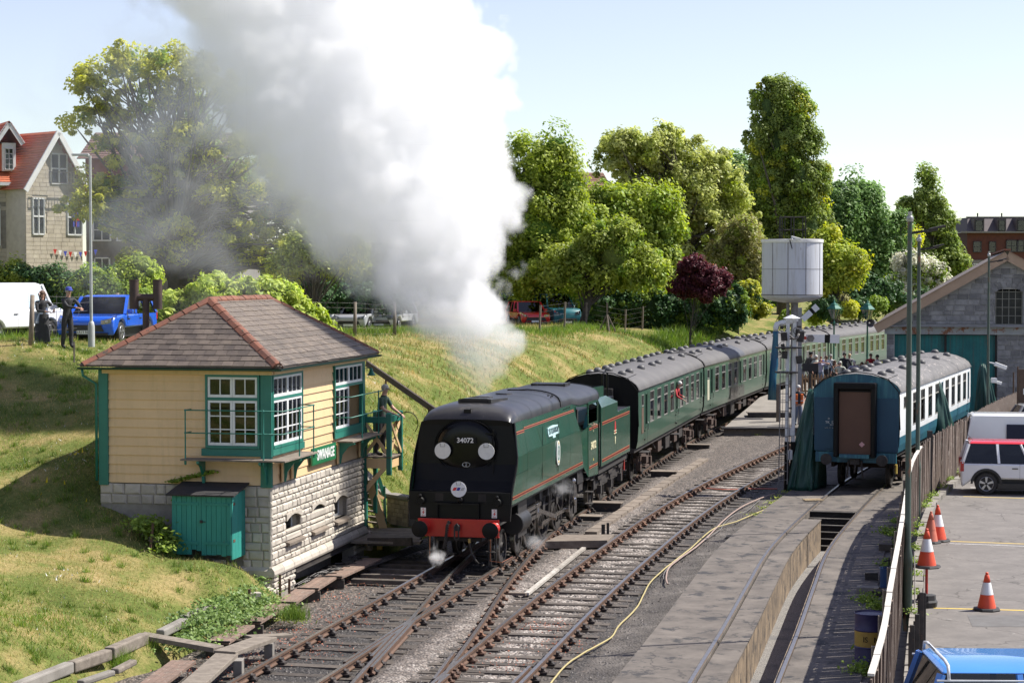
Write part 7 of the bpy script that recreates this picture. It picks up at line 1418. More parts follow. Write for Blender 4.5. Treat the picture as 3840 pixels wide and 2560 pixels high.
# ================================================================== vegetation
_ml = Mleaf
def Mleaf(n, c, c2, t, f=2.1): return _ml(n, tuple(min(.8, x * f) for x in c), tuple(min(.8, x * f) for x in c2), t)
LM = dict(
 ash=Mleaf('ash_leaf', (.15, .17, .022), (.32, .31, .05), .4), ashd=Mleaf('dark_leaf', (.022, .055, .014), (.05, .10, .025), .25),
 bright=Mleaf('bright_leaf', (.105, .135, .022), (.22, .25, .045), .42), mid=Mleaf('mid_leaf', (.07, .11, .018), (.145, .19, .03), .35),
 olive=Mleaf('olive_leaf', (.10, .13, .022), (.20, .22, .045), .38), pale=Mleaf('pale_leaf', (.16, .18, .055), (.29, .30, .115), .42),
 poplar=Mleaf('poplar_leaf', (.07, .10, .025), (.17, .20, .055), .35), cool=Mleaf('cool_leaf', (.06, .105, .035), (.12, .175, .06), .35),
 purple=Mleaf('maroon_leaf', (.035, .010, .014), (.085, .022, .027), .3), blossom=Mleaf('white_blossom', (.26, .25, .19), (.40, .38, .33), .3),
 hedge=Mleaf('hedge_leaf', (.016, .042, .014), (.045, .085, .025), .2), sumac=Mleaf('sumac_leaf', (.12, .17, .025), (.26, .29, .06), .35),
 yel=Mleaf('yellow_green_leaf', (.14, .19, .02), (.24, .28, .05), .4), brown=Mleaf('brownish_leaf', (.09, .085, .03), (.16, .15, .05), .3))
def rdir(n):
 v = rng.normal(size=(n, 3)); return v / np.linalg.norm(v, axis=1, keepdims=True)
def leafquads(C, Nn, s, asp=1.7):
 n = len(C); r_ = rdir(n); a = np.cross(Nn, r_); a /= np.linalg.norm(a, axis=1, keepdims=True) + 1e-9; b = np.cross(Nn, a)
 sz = s * (.6 + .8 * rng.random((n, 1))); a = a * sz * asp / 2; b = b * sz / 2
 return np.stack([C - a, C + b * .9 - a * .1, C + a, C - b * .9 + a * .1], 1).reshape(-1, 3)
def blob_pts(env, n, surf=.5):
 """env rows (x,y,z,rx,ry,rz); surface-biased samples inside the union"""
 env = np.array(env, float); w_ = env[:, 3] * env[:, 4] * env[:, 5]; w_ = w_ ** .67; idx = rng.choice(len(env), n, p=w_ / w_.sum()); d = rdir(n)
 rr = np.where(rng.random(n) < surf, .82 + .18 * rng.random(n), rng.random(n) ** (1 / 3)) [:, None]
 return env[idx, :3] + d * env[idx, 3:] * rr, d
def envpx(crown, Y, dk=.8):
 out = []
 for (px, py, rx, ry) in crown:
  c = D(px, py, Y); k = Y / 7400; rx *= (.93 if Y > 100 else .84); ry *= (.93 if Y > 100 else .86)
  if rx * k > 1.2:
   for j in range(6):
    a_ = rng.uniform(-.4, 3.54); q_ = rng.uniform(.28, .5); out.append((c.x + math.cos(a_) * rx * k * .95, Y + rng.normal() * rx * k * .3, c.z + math.sin(a_) * ry * k * .95, rx * k * q_, rx * k * q_, ry * k * q_))
  out.append((c.x, Y + rng.normal() * rx * k * .15, c.z, rx * k, rx * k * dk, ry * k))
 return out
def crown_mesh(name, env, mat, nclump, nleaf, s, rc, parent, surf=.6, asp=1.7, droop=0.0, flat=1.0):
 s *= .62; nleaf = int(nleaf * 1.7); rc *= .85; C, d = blob_pts(env, nclump, surf); per = max(1, nleaf // nclump); n = nclump * per
 rcs = rc * (.4 + 1.2 * rng.random((nclump, 1)) ** 1.5); cc = np.repeat(C, per, 0); rr = np.repeat(rcs, per, 0); dd_ = rdir(n); dd_[:, 2] *= flat; rad = (.35 + .65 * rng.random((n, 1)) ** .6)
 P = cc + dd_ * rr * rad; P[:, 2] -= droop * rng.random(n); nn = dd_ * .6 + np.repeat(d, per, 0) * .2 + rdir(n) * .7 + np.array([.25, 0, .5]); nn /= np.linalg.norm(nn, axis=1, keepdims=True)
 o = npmesh(name, leafquads(P, nn, s, asp), 0, mat, parent); o['kind'] = 'stuff'; return C
def branches(parent, base, C, tr, top, n, fork=.45, thin=.02, mat=None):
 mb = MB(); base = Vector(base); top = Vector(top); mb.tube([base, base.lerp(top, .35) + Vector((rng.normal() * tr, 0, 0)), base.lerp(top, .7), top], [tr * 1.15, tr * .9, tr * .6, tr * .28], 9)
 sel = C[rng.choice(len(C), min(n, len(C)), replace=False)]
 for p in sel:
  p = Vector(p); t0 = min(.85, max(.22, fork + rng.normal() * .2)); q = base.lerp(top, t0)
  if p.z < q.z - 1: q = base.lerp(top, max(.2, t0 - .3))
  m_ = q.lerp(p, .5) + Vector((rng.normal(), rng.normal(), abs(rng.normal()) * .8)) * (p - q).length * .09; r0 = tr * (.42 - .25 * t0) * (.6 + .5 * rng.random())
  mb.tube([q, q.lerp(m_, .5), m_, m_.lerp(p, .6), p], [r0, r0 * .8, r0 * .55, r0 * .35, thin * .4], 5, cap=False)
 mb.go('trunk', mat or m_bark, parent, smooth=True)
def tree(label, base_px, Y, crown, mat, nclump, nleaf, s, rc, tr, nb=60, top=None, gz_=None, name='tree', surf=.6, core=None, extra=None, dk=.8, asp=1.7, cat='tree', grp=None, flat=1.0):
 env = envpx(crown, Y, dk); z0 = gz_ if gz_ is not None else gzs((base_px - 1920) * Y / 7400, Y); b = ((base_px - 1920) * Y / 7400, Y, z0 - .3)
 t = thing(name, label, cat, (0, 0, 0), group=grp)
 C = crown_mesh('crown', env, LM[mat], nclump, nleaf, s, rc, t, surf, asp, flat=flat)
 if extra:
  for m2, f in extra: crown_mesh('crown', env, LM[m2], int(nclump * f), int(nleaf * f), s, rc, t, surf * .5, asp)
 e = np.array(env); tp = top or ((e[:, 0] * e[:, 3]).sum() / e[:, 3].sum() * .6 + b[0] * .4, Y, (e[:, 2] + e[:, 5]).max() - 1.2)
 if tr: branches(t, b, C, tr, tp, nb)
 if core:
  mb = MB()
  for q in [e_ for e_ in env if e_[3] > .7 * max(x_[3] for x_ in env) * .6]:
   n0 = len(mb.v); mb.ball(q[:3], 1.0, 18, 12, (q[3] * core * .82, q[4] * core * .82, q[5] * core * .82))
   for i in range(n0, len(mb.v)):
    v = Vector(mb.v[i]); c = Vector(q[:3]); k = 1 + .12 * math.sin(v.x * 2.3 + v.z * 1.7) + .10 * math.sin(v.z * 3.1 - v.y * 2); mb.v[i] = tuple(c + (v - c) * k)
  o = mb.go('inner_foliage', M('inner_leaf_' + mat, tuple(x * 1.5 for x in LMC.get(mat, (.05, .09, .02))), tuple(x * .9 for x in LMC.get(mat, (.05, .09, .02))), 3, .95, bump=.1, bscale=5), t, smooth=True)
 return t
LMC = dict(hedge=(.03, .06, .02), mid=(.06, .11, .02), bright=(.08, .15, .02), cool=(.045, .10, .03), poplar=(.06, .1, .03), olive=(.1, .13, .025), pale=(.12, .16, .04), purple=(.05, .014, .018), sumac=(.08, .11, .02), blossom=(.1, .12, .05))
tree('tall spreading yellow-green tree, half veiled by the smoke, before the grey house', 640, 84, [(640, 330, 190, 130), (450, 330, 150, 140), (760, 400, 170, 150), (370, 480, 140, 95), (560, 560, 210, 140), (850, 640, 220, 140), (350, 690, 120, 75), (560, 770, 230, 130), (860, 830, 240, 130), (700, 960, 260, 110), (1060, 820, 150, 100), (440, 860, 110, 60), (290, 770, 100, 45), (1050, 960, 180, 90)],
  'ash', 900, 40000, .17, .42, .34, 420, top=((690 - 1920) * 84 / 7400, 84, 16.0), surf=.35, extra=(('mid', .12),), dk=.55, asp=2.0, flat=.75)
tree('dark ivy-covered trunk mass behind the big yellow-green tree', 700, 90, [(720, 640, 120, 230), (900, 700, 110, 140), (640, 880, 160, 120)], 'mid', 120, 12000, .2, .8, .2, 20, surf=.5)
tree('small multi-stemmed tree under the smoke, right of the big tree', 1170, 80, [(1180, 930, 130, 110), (1290, 960, 100, 80), (1080, 1000, 90, 60)], 'olive', 110, 9000, .16, .5, .14, 60, surf=.4, extra=(('ash', .3),))
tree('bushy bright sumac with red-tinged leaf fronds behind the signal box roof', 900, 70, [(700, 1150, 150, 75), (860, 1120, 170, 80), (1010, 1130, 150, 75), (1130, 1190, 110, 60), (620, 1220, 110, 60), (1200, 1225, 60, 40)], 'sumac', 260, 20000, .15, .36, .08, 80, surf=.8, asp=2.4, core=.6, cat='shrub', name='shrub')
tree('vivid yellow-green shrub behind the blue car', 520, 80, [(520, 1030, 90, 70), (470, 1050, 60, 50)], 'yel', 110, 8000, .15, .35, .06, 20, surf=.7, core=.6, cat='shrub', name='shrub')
def hedge(label, Y, boxes, mat, nleaf, s, rc=.35, extra=None, cat='hedge', name='hedge', core=.82):
 return tree(label, boxes[0][0], Y, boxes, mat, max(30, nleaf // 70), nleaf, s, rc, 0, surf=.9, core=core, cat=cat, name=name, extra=extra)
hedge('tall dark clipped hedge behind the white van and watchers', 80, [(130 + 45 * i, 1085 + 5 * (i % 2), 62, 95) for i in range(9)], 'hedge', 24000, .13, extra=(('mid', .22),))
hedge('silvery grey-green hedge at the far left edge', 82, [(-30, 1050, 70, 70), (60, 1045, 70, 75), (110, 1060, 50, 60)], 'olive', 9000, .12, extra=(('hedge', .5),))
hedge('rounded laurel hedge beside the blue car roof', 78, [(380, 1110, 80, 80), (470, 1130, 80, 70), (540, 1150, 60, 60), (330, 1060, 60, 60)], 'mid', 14000, .12, extra=(('hedge', .4), ('ash', .15)))
hedge('dark garden hedge behind the silver cars', 98, [(1230 + 70 * i, 1120, 65, 60) for i in range(5)], 'hedge', 7000, .16)
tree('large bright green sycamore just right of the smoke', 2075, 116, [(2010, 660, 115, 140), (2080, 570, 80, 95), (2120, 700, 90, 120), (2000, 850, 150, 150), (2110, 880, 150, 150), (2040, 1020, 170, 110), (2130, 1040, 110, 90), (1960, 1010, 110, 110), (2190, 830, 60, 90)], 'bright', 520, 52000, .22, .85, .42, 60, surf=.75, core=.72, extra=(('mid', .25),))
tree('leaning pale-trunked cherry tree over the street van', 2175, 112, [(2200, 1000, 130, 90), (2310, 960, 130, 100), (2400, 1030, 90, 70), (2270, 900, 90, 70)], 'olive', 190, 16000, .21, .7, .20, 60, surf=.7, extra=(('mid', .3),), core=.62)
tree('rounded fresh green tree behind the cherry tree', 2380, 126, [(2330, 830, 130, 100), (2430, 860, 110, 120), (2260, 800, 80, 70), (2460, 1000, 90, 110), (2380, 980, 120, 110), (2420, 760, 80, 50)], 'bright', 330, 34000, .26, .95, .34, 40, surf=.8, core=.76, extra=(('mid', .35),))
tree('tall pale creamy-green tree with twiggy open top', 2520, 150, [(2440, 640, 170, 140), (2560, 640, 160, 140), (2320, 620, 110, 90), (2650, 720, 130, 110), (2480, 800, 200, 130), (2640, 880, 150, 120), (2760, 880, 100, 120), (2560, 980, 160, 90)], 'pale', 800, 44000, .26, .65, .45, 280, surf=.5, extra=(('olive', .35),))
tree('small maroon-leaved tree standing on the bank', 2588, 118, [(2620, 1030, 80, 50), (2560, 1075, 60, 35), (2680, 1055, 62, 45), (2600, 995, 55, 28), (2640, 1095, 60, 30)], 'purple', 240, 12000, .19, .36, .07, 14, surf=.4)
tree('brownish sparse tree behind the maroon tree', 2760, 135, [(2770, 960, 90, 110), (2830, 1020, 60, 80), (2720, 1020, 70, 70)], 'brown', 120, 9000, .2, .7, .2, 60, surf=.5, extra=(('olive', .4),))
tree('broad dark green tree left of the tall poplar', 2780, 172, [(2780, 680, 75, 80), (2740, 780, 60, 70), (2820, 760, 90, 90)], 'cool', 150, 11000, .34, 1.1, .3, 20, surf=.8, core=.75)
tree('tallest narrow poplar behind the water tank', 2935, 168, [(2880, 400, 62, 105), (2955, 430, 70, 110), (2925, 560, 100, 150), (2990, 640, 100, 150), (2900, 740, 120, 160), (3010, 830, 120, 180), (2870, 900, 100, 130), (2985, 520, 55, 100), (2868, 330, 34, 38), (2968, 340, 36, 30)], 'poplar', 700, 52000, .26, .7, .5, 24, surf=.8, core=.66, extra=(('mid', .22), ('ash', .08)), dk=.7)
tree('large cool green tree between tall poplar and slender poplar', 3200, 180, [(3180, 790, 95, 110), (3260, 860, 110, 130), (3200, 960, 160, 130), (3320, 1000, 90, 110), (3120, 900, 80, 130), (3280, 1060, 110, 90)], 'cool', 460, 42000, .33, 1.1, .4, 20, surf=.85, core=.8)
tree('yellow-green maple directly behind the water tank', 3130, 142, [(3110, 930, 60, 80), (3140, 1010, 70, 80), (3090, 1050, 60, 70)], 'bright', 130, 10000, .26, .8, .2, 30, surf=.7, core=.6, extra=(('ash', .4),))
tree('slender irregular poplar near the brick block', 3480, 190, [(3480, 700, 45, 60), (3450, 780, 55, 55), (3510, 830, 60, 60), (3490, 920, 80, 90), (3530, 990, 70, 70), (3470, 650, 25, 25), (3545, 790, 25, 22)], 'poplar', 240, 17000, .32, .8, .3, 60, surf=.7, core=.6, extra=(('mid', .3),))
tree('hawthorn smothered in white blossom beside the shed roof', 3440, 165, [(3420, 1000, 70, 45), (3480, 1040, 70, 45), (3400, 1080, 80, 50), (3500, 1010, 40, 35)], 'blossom', 170, 9000, .26, .7, .2, 20, surf=.85, core=.6, extra=(('mid', .45),))
tree('pale green young trees between dark tree and hawthorn', 3370, 185, [(3370, 930, 45, 60), (3400, 900, 40, 45), (3350, 1010, 50, 70)], 'ash', 80, 6000, .3, .8, .15, 40, surf=.6, core=.5)
tree('dark tree behind the low garden, right of the water tank', 3200, 158, [(3160, 1110, 110, 60), (3290, 1110, 90, 50), (3390, 1130, 80, 40)], 'hedge', 120, 9000, .26, .7, .15, 10, surf=.8, core=.8)
hedge('long dark green hedge behind the wire fence on the right', 124, [(1930 + 64 * i, 1150, 56, 72 + 8 * (i % 3)) for i in range(14)], 'hedge', 24000, .2, rc=.5, extra=(('mid', .35),))
hedge('variegated golden shrub on the bank top right of the maroon tree', 128, [(2800, 1110, 60, 60), (2840, 1150, 50, 40), (2760, 1150, 40, 40)], 'ash', 8000, .18, extra=(('hedge', .8),), cat='shrub', name='shrub', core=.7)
hedge('low rounded shrub beside white flowers on the bank', 126, [(2675, 1150, 30, 27)], 'olive', 2200, .14, cat='shrub', name='shrub')
hedge('small shrub covered with white flowers on the bank', 126, [(2735, 1155, 30, 24)], 'mid', 1600, .14, cat='shrub', name='shrub', extra=(('blossom', .5),))
for i, (px, py, r_, mt, lb) in enumerate(((3100, 1150, 50, 'hedge', 'dark rounded shrub behind the raised signal arm'), (3185, 1160, 32, 'ash', 'golden mound shrub between the platform lamps'), (3225, 1150, 40, 'hedge', 'dark clipped shrub left of the right platform lamp'), (3060, 1180, 36, 'yel', 'yellow flowering shrub below the raised signal arm'), (3290, 1140, 30, 'mid', 'green shrub right of the right platform lamp'), (2960, 1195, 34, 'mid', 'low leafy shrub beneath the water tank'), (3150, 1130, 26, 'brown', 'reddish brown shrub near the left platform lamp'))):
 hedge(lb, 140 + i, [(px, py, r_, r_ * .8)], mt, 2600, .17, cat='shrub', name='shrub')
tree('distant belt of mixed green trees closing the view behind the others', 2600, 205, [(1900 + 130 * i, 1040 + 15 * (i % 3), 110, 110 + 20 * (i % 2)) for i in range(12)], 'mid', 260, 16000, .4, 1.4, 0, surf=.8, core=.9, extra=(('cool', .4),), name='woodland', cat='trees')['kind'] = 'stuff'
tree('dark garden trees behind the street cars, veiled by the smoke', 1500, 122, [(880 + 105 * i, 1030 + 18 * (i % 3), 85, 95 + 18 * (i % 2)) for i in range(10)], 'mid', 240, 15000, .28, 1.0, 0, surf=.85, core=.9, extra=(('hedge', .7),), name='woodland', cat='trees')['kind'] = 'stuff'
def blades(n, fY, fo, hmin, hmax, wdt, mat, name, label, keep=None, lean=.5):
 Y = fY(n); off = fo(n, Y); X_ = T1(Y) - off; Z_ = gz(X_, Y); ok = Z_ > -.1
 loc = np.stack([X_ - BO.x, Y - BO.y], 1); c, s_ = math.cos(-BR), math.sin(-BR); lx = loc[:, 0] * c - loc[:, 1] * s_; ly = loc[:, 0] * s_ + loc[:, 1] * c
 ok &= ~((lx > -BW - .02) & (lx < .3) & (ly > -.02) & (ly < BL + 1.3)); ok &= ~((lx > -2.0) & (lx < -.6) & (ly > -.9) & (ly < .1))
 if keep is not None: ok &= keep(X_, Y, Z_, off)
 P = np.stack([X_, Y, Z_ - .01], 1)[ok]; n = len(P); a = rng.random(n) * 6.283; h = (hmin + (hmax - hmin) * rng.random(n) ** 2)[:, None]; w_ = np.stack([np.cos(a), np.sin(a), np.zeros(n)], 1) * wdt * (.6 + .8 * rng.random((n, 1)))
 tip = P + np.concatenate([rng.normal(size=(n, 2)) * lean * h, h], 1); return tag(npmesh(name, np.stack([P - w_, P + w_, tip], 1).reshape(-1, 3), 0, mat, tri=True), label, kind='stuff')
m_blade = Mleaf('grass_blade', (.085, .10, .024), (.26, .20, .09), .25); m_bladeg = Mleaf('green_grass_blade', (.042, .082, .014), (.115, .15, .032), .3)
blades(170000, lambda n: 30 + 40 * rng.random(n) ** 1.3, lambda n, Y: 3.2 + 14 * rng.random(n), .03, .10, .008, m_blade, 'grass', 'dry mown grass covering the cutting side')
def pn(X_, Y): return np.sin(X_ * .9 + 2 * np.sin(Y * .31)) + np.sin(Y * .7 + 1.7 * np.sin(X_ * .5))
blades(90000, lambda n: 30 + 34 * rng.random(n) ** 1.2, lambda n, Y: 3.4 + 13.5 * rng.random(n), .05, .17, .010, m_bladeg, 'grass', 'greener tufts of grass across the cutting side', keep=lambda X_, Y, Z_, o: pn(X_, Y) > .05)
blades(30000, lambda n: 60 + 60 * rng.random(n), lambda n, Y: 3.4 + 14 * rng.random(n), .08, .24, .02, m_blade, 'grass', 'longer grass along the far cutting side', lean=.4)
blades(26000, lambda n: 52 + 80 * rng.random(n), lambda n, Y: crest(Y) + rng.normal(size=n) * .7, .12, .42, .02, m_bladeg, 'grass', 'uncut grass along the fence line', lean=.35)
blades(9000, lambda n: 108 + 30 * rng.random(n), lambda n, Y: 6 + 3 * rng.random(n), .2, .65, .035, m_bladeg, 'undergrowth', 'spiky green daffodil leaves on the bank top', lean=.5)
md = M('daisy_white', (.8, .8, .76), (.7, .7, .66), 3, .8)
blades(3600, lambda n: 33 + 36 * rng.random(n), lambda n, Y: 4 + 13 * rng.random(n), .03, .08, .014, md, 'daisies', 'scattered white daisies in the bank grass', keep=lambda X_, Y, Z_, o: pn(X_ * 1.3, Y) > .2, lean=.6)
blades(260, lambda n: 44 + 18 * rng.random(n), lambda n, Y: 4 + 5 * rng.random(n), .08, .16, .03, M('buttercup', (.75, .6, .02), (.7, .55, .02), 3, .7), 'buttercups', 'a few yellow buttercups on the bank', lean=.5)
TC = []
for i in range(900):
 y_ = 31 + 36 * rng.random() ** 1.2; TC.append((y_, 3.6 + 13 * rng.random()))
TC = np.array(TC); _ix = rng.integers(0, 900, 42000)
blades(42000, lambda n: TC[_ix, 0] + rng.normal(size=n) * .05, lambda n, Y: TC[_ix, 1] + rng.normal(size=n) * .05, .08, .24, .007, m_bladeg, 'grass', 'scattered coarse grass clumps on the bank', lean=.45)
def cover(name, label, pts, mat, n, s, hh=.12, spread=.35, kind='stuff', parent=None):
 P = []; 
 for i in range(n):
  v = pts[rng.integers(len(pts))]; P.append((v[0] + rng.normal() * spread, v[1] + rng.normal() * spread * 1.2, v[2] + abs(rng.normal()) * hh))
 nn = rdir(n) * .7 + np.array([0, -.3, .9]); nn /= np.linalg.norm(nn, axis=1, keepdims=True); o = npmesh(name, leafquads(np.array(P), nn, s, 1.4), 0, mat, parent); return tag(o, label, kind=kind)
iv = [tuple(G(px, py, z_)) for px, py, z_ in ((700, 2330, .25), (760, 2300, .3), (820, 2260, .35), (860, 2230, .4), (900, 2200, .4), (930, 2170, .4), (880, 2270, .3), (940, 2240, .25), (980, 2260, .1), (900, 2310, .2), (960, 2300, .1), (1000, 2290, .05), (850, 2330, .15), (800, 2370, .1), (720, 2380, .1), (700, 2420, .1))]
cover('ground_ivy', 'leafy ivy sprawling over old timbers at the base of the signal box', iv, Mleaf('ivy_leaf', (.045, .08, .02), (.13, .18, .05), .3), 6500, .055, .05, .26)
cover('bank_weeds', 'dock and ivy leaves around the rubble wall by the locker', [tuple(D(540 + 12 * i, 1960 + 10 * i, 42.8)) for i in range(8)] + [tuple(D(620, 2060, 42.4))], LM['mid'], 1500, .07, .08, .18)
cover('climbing_ivy', 'ivy trailing above the locker roof on the boards', [tuple(bw(-2.3 + .12 * i, -.06, 2.5 + .03 * i)) for i in range(9)] + [tuple(bw(-2.15, -.08, 2.3 - .12 * i)) for i in range(9)], LM['mid'], 900, .055, .02, .06)
cover('red_weeds', 'small reddish weeds growing among the ballast and boards', [tuple(G(px, py, -.15)) for px, py in ((1050, 2395), (1110, 2360), (1250, 2240), (1340, 2330), (900, 2480), (740, 2500), (1180, 2440), (1290, 2300), (2060, 2350), (2100, 2420), (1860, 2490), (1010, 2475), (820, 2530), (1385, 2180))], Mleaf('red_weed', (.14, .045, .03), (.22, .09, .05), .2), 1500, .028, .03, .38)
cover('yard_weeds', 'green weeds between the concrete apron and fence', [tuple(G(px, py, -.05)) for px, py in ((3370, 1960), (3360, 2010), (3350, 2060), (3340, 2120), (3330, 2000), (3230, 2520), (3270, 2480), (3290, 2280), (3250, 2255))], LM['mid'], 3000, .05, .09, .14)
cover('kerb_weeds', 'bright weeds sprouting along the car park kerb', [tuple(G(px, py, .42)) for px, py in ((3445, 1975), (3440, 2010), (3438, 2060), (3432, 2110), (3436, 2160), (3470, 1900), (3480, 1880), (3560, 1800), (3600, 1775), (3630, 1745), (3640, 1770), (3430, 2230), (3428, 2300), (3500, 1860), (3540, 1830))], LM['mid'], 1700, .04, .08, .09)
cover('trackside_grass', 'green tufts at the signal post and platform end', [tuple(G(px, py, -.1)) for px, py in ((2990, 1835), (2960, 1845), (2930, 1865), (2900, 1885), (2870, 1905), (2840, 1620 + 8), (2880, 1622), (2760, 1622), (1110, 2330), (1060, 2320), (2840, 1930))], LM['olive'], 1300, .035, .04, .16)
for k_, (px, py) in enumerate(((1105, 2320), (545, 2445), (440, 2495))):
 P = G(px, py, .0); n = 500; a = rng.random(n) * 6.28; b = np.array(P) + np.stack([rng.normal(size=n) * .14, rng.normal(size=n) * .14, np.zeros(n)], 1); w_ = np.stack([np.cos(a), np.sin(a), np.zeros(n)], 1) * .006; h = .15 + .25 * rng.random((n, 1)); tp = b + np.concatenate([rng.normal(size=(n, 2)) * .12, h], 1)
 tag(npmesh('grass_tuft', np.stack([b - w_, b + w_, tp], 1).reshape(-1, 3), 0, m_bladeg, tri=True), ['long grass tuft beside the duckboards and rail', 'long grass tuft under the crosswise plank', 'long grass tuft beside the lowest edging timber'][k_], 'grass', kind='stuff')
wfn = thing('wire_fence', 'wire fence on weathered posts along the top of the near bank', 'fence')
PP = [(115, 1290, 122, 1105), (447, 1252, 440, 1098), (770, 1262, 772, 1150), (1050, 1255, 1052, 1160), (1330, 1256, 1332, 1165), (1480, 1262, 1480, 1170)]
tops = []
for i, (xb, yb, xt, yt) in enumerate(PP):
 Yp = float(np.interp(xb, [0, 115, 447, 1300, 1500], [50, 56, 67, 80, 84])); b, t_ = D(xb, yb, Yp), D(xt, yt, Yp); z0 = gzs(b.x, b.y); b = Vector((b.x, b.y, z0 - .1)); t_.z = z0 + 1.4 if abs(t_.z - z0 - 1.4) > .25 else t_.z
 MB().tube([b, t_], [.075, .065], 8).go('post', m_wood, wfn, smooth=True); tops.append((b, t_))
for (b0_, t0_), (b1_, t1_) in zip(tops[:-1], tops[1:]):
 w_ = MB()
 for f in (.12, .3, .48, .66, .84, .97): p, q = b0_.lerp(t0_, f), b1_.lerp(t1_, f); w_.tube([p, p.lerp(q, .5) - Vector((0, 0, .06 * f)), q], .004, 4, cap=False)
 for k in range(1, 4): w_.bar(b0_.lerp(b1_, k / 4) , t0_.lerp(t1_, k / 4), .010)
 w_.go('wire', m_wire, wfn)
wf2 = thing('wire_fence', 'wire fence with leaning posts along the far bank before the dark hedge', 'fence'); tops = []
for i, (px, pyb, pyt) in enumerate(((2023, 1244, 1143), (2116, 1236, 1143), (2197, 1240, 1140), (2343, 1232, 1132), (2408, 1212, 1131), (2460, 1205, 1126), (2515, 1196, 1122), (2568, 1190, 1116))):
 Yp = float(np.interp(px, [2000, 2570], [101, 131])); x_ = (px - 1920) * Yp / 7400; z0 = gzs(x_, Yp); MB().tube([(x_, Yp, z0 - .2), (x_ + .05, Yp, z0 + 1.42)], .06, 7).go('post', m_wood, wf2); tops.append((Vector((x_, Yp, z0)), Vector((x_ + .05, Yp, z0 + 1.42))))
for (b0_, t0_), (b1_, t1_) in zip(tops[:-1], tops[1:]):
 w_ = MB()
 for f in (.15, .35, .55, .75, .95): w_.bar(b0_.lerp(t0_, f), b1_.lerp(t1_, f), .005)
 w_.go('wire', m_wire, wf2)
x_, Yp = (2277 - 1920) * 108 / 7400, 108; z0 = gzs(x_, Yp); o = MB().bar((x_, Yp, z0), (x_, Yp, z0 + 1.55), .09).bar((x_ - .45, Yp - .1, z0), (x_, Yp, z0 + .95), .06).bar((x_ + .45, Yp - .1, z0), (x_, Yp, z0 + .95), .06).bar((x_ + .1, Yp - .4, z0), (x_, Yp, z0 + .95), .06).go('braced_post', m_wood, None); tag(o, 'pale post propped by three struts on the far bank', 'post')
x_, Yp = (2588 - 1920) * 112 / 7400, 112; z0 = gzs(x_, Yp); 
o = MB().bar(D(278, 1345, 55) - Vector((0, 0, .1)), D(278, 1281, 55), .04).go('short_stake', m_wood, None); tag(o, 'short thin stake alone in the daisies on the bank', 'stake')
t = thing('street_lamp', 'slim grey street lamp standing behind the watchers', 'street lamp', ((342 - 1920) * 57.5 / 7400, 57.5, 5.0)); mg = M('lamp_grey', (.42, .44, .43), (.36, .38, .37), 4, .5)
MB().lathe([(.10, 0), (.10, .6), (.075, .72), (.045, .75), (.038, 5.55)], n=14).go('column', mg, t, auto=True); MB().bar((0, 0, 5.52), (-.25, 0, 5.57), .06).box((-.28, 0, 5.58), (.5, .16, .07)).go('lantern', mg, t, bevel=.02)
# ================================================================== people
def _c(n, c, r=.8): return M('cloth_' + n, c, tuple(x * .8 for x in c), 12, r, bump=.003, bscale=18)
K = dict(green=_c('dark_green', (.035, .07, .045)), black=_c('black', (.032, .032, .036)), navy=_c('navy', (.015, .02, .045)), white=_c('white', (.62, .62, .60)), lav=_c('lavender', (.42, .42, .55)), jeans=_c('jeans', (.16, .20, .27)),
   orange=_c('hi_vis_orange', (.75, .16, .03)), grey=_c('grey', (.22, .22, .23)), red=_c('red', (.5, .03, .04)), blue=_c('blue', (.03, .05, .35)), brown=_c('brown', (.16, .09, .06)), mint=_c('pale_cream', (.55, .58, .50)))
HR = dict(grey=M('hair_grey', (.42, .41, .39), (.25, .24, .23), 30, .8), white=M('hair_white', (.70, .68, .64), (.5, .48, .45), 30, .8), brown=M('hair_brown', (.10, .05, .025), (.06, .03, .015), 30, .7), dark=M('hair_dark', (.02, .014, .01), (.012, .01, .008), 30, .6), blonde=M('hair_blonde', (.55, .42, .25), (.4, .3, .16), 30, .7), red=M('hair_auburn', (.22, .06, .025), (.15, .04, .02), 30, .7))
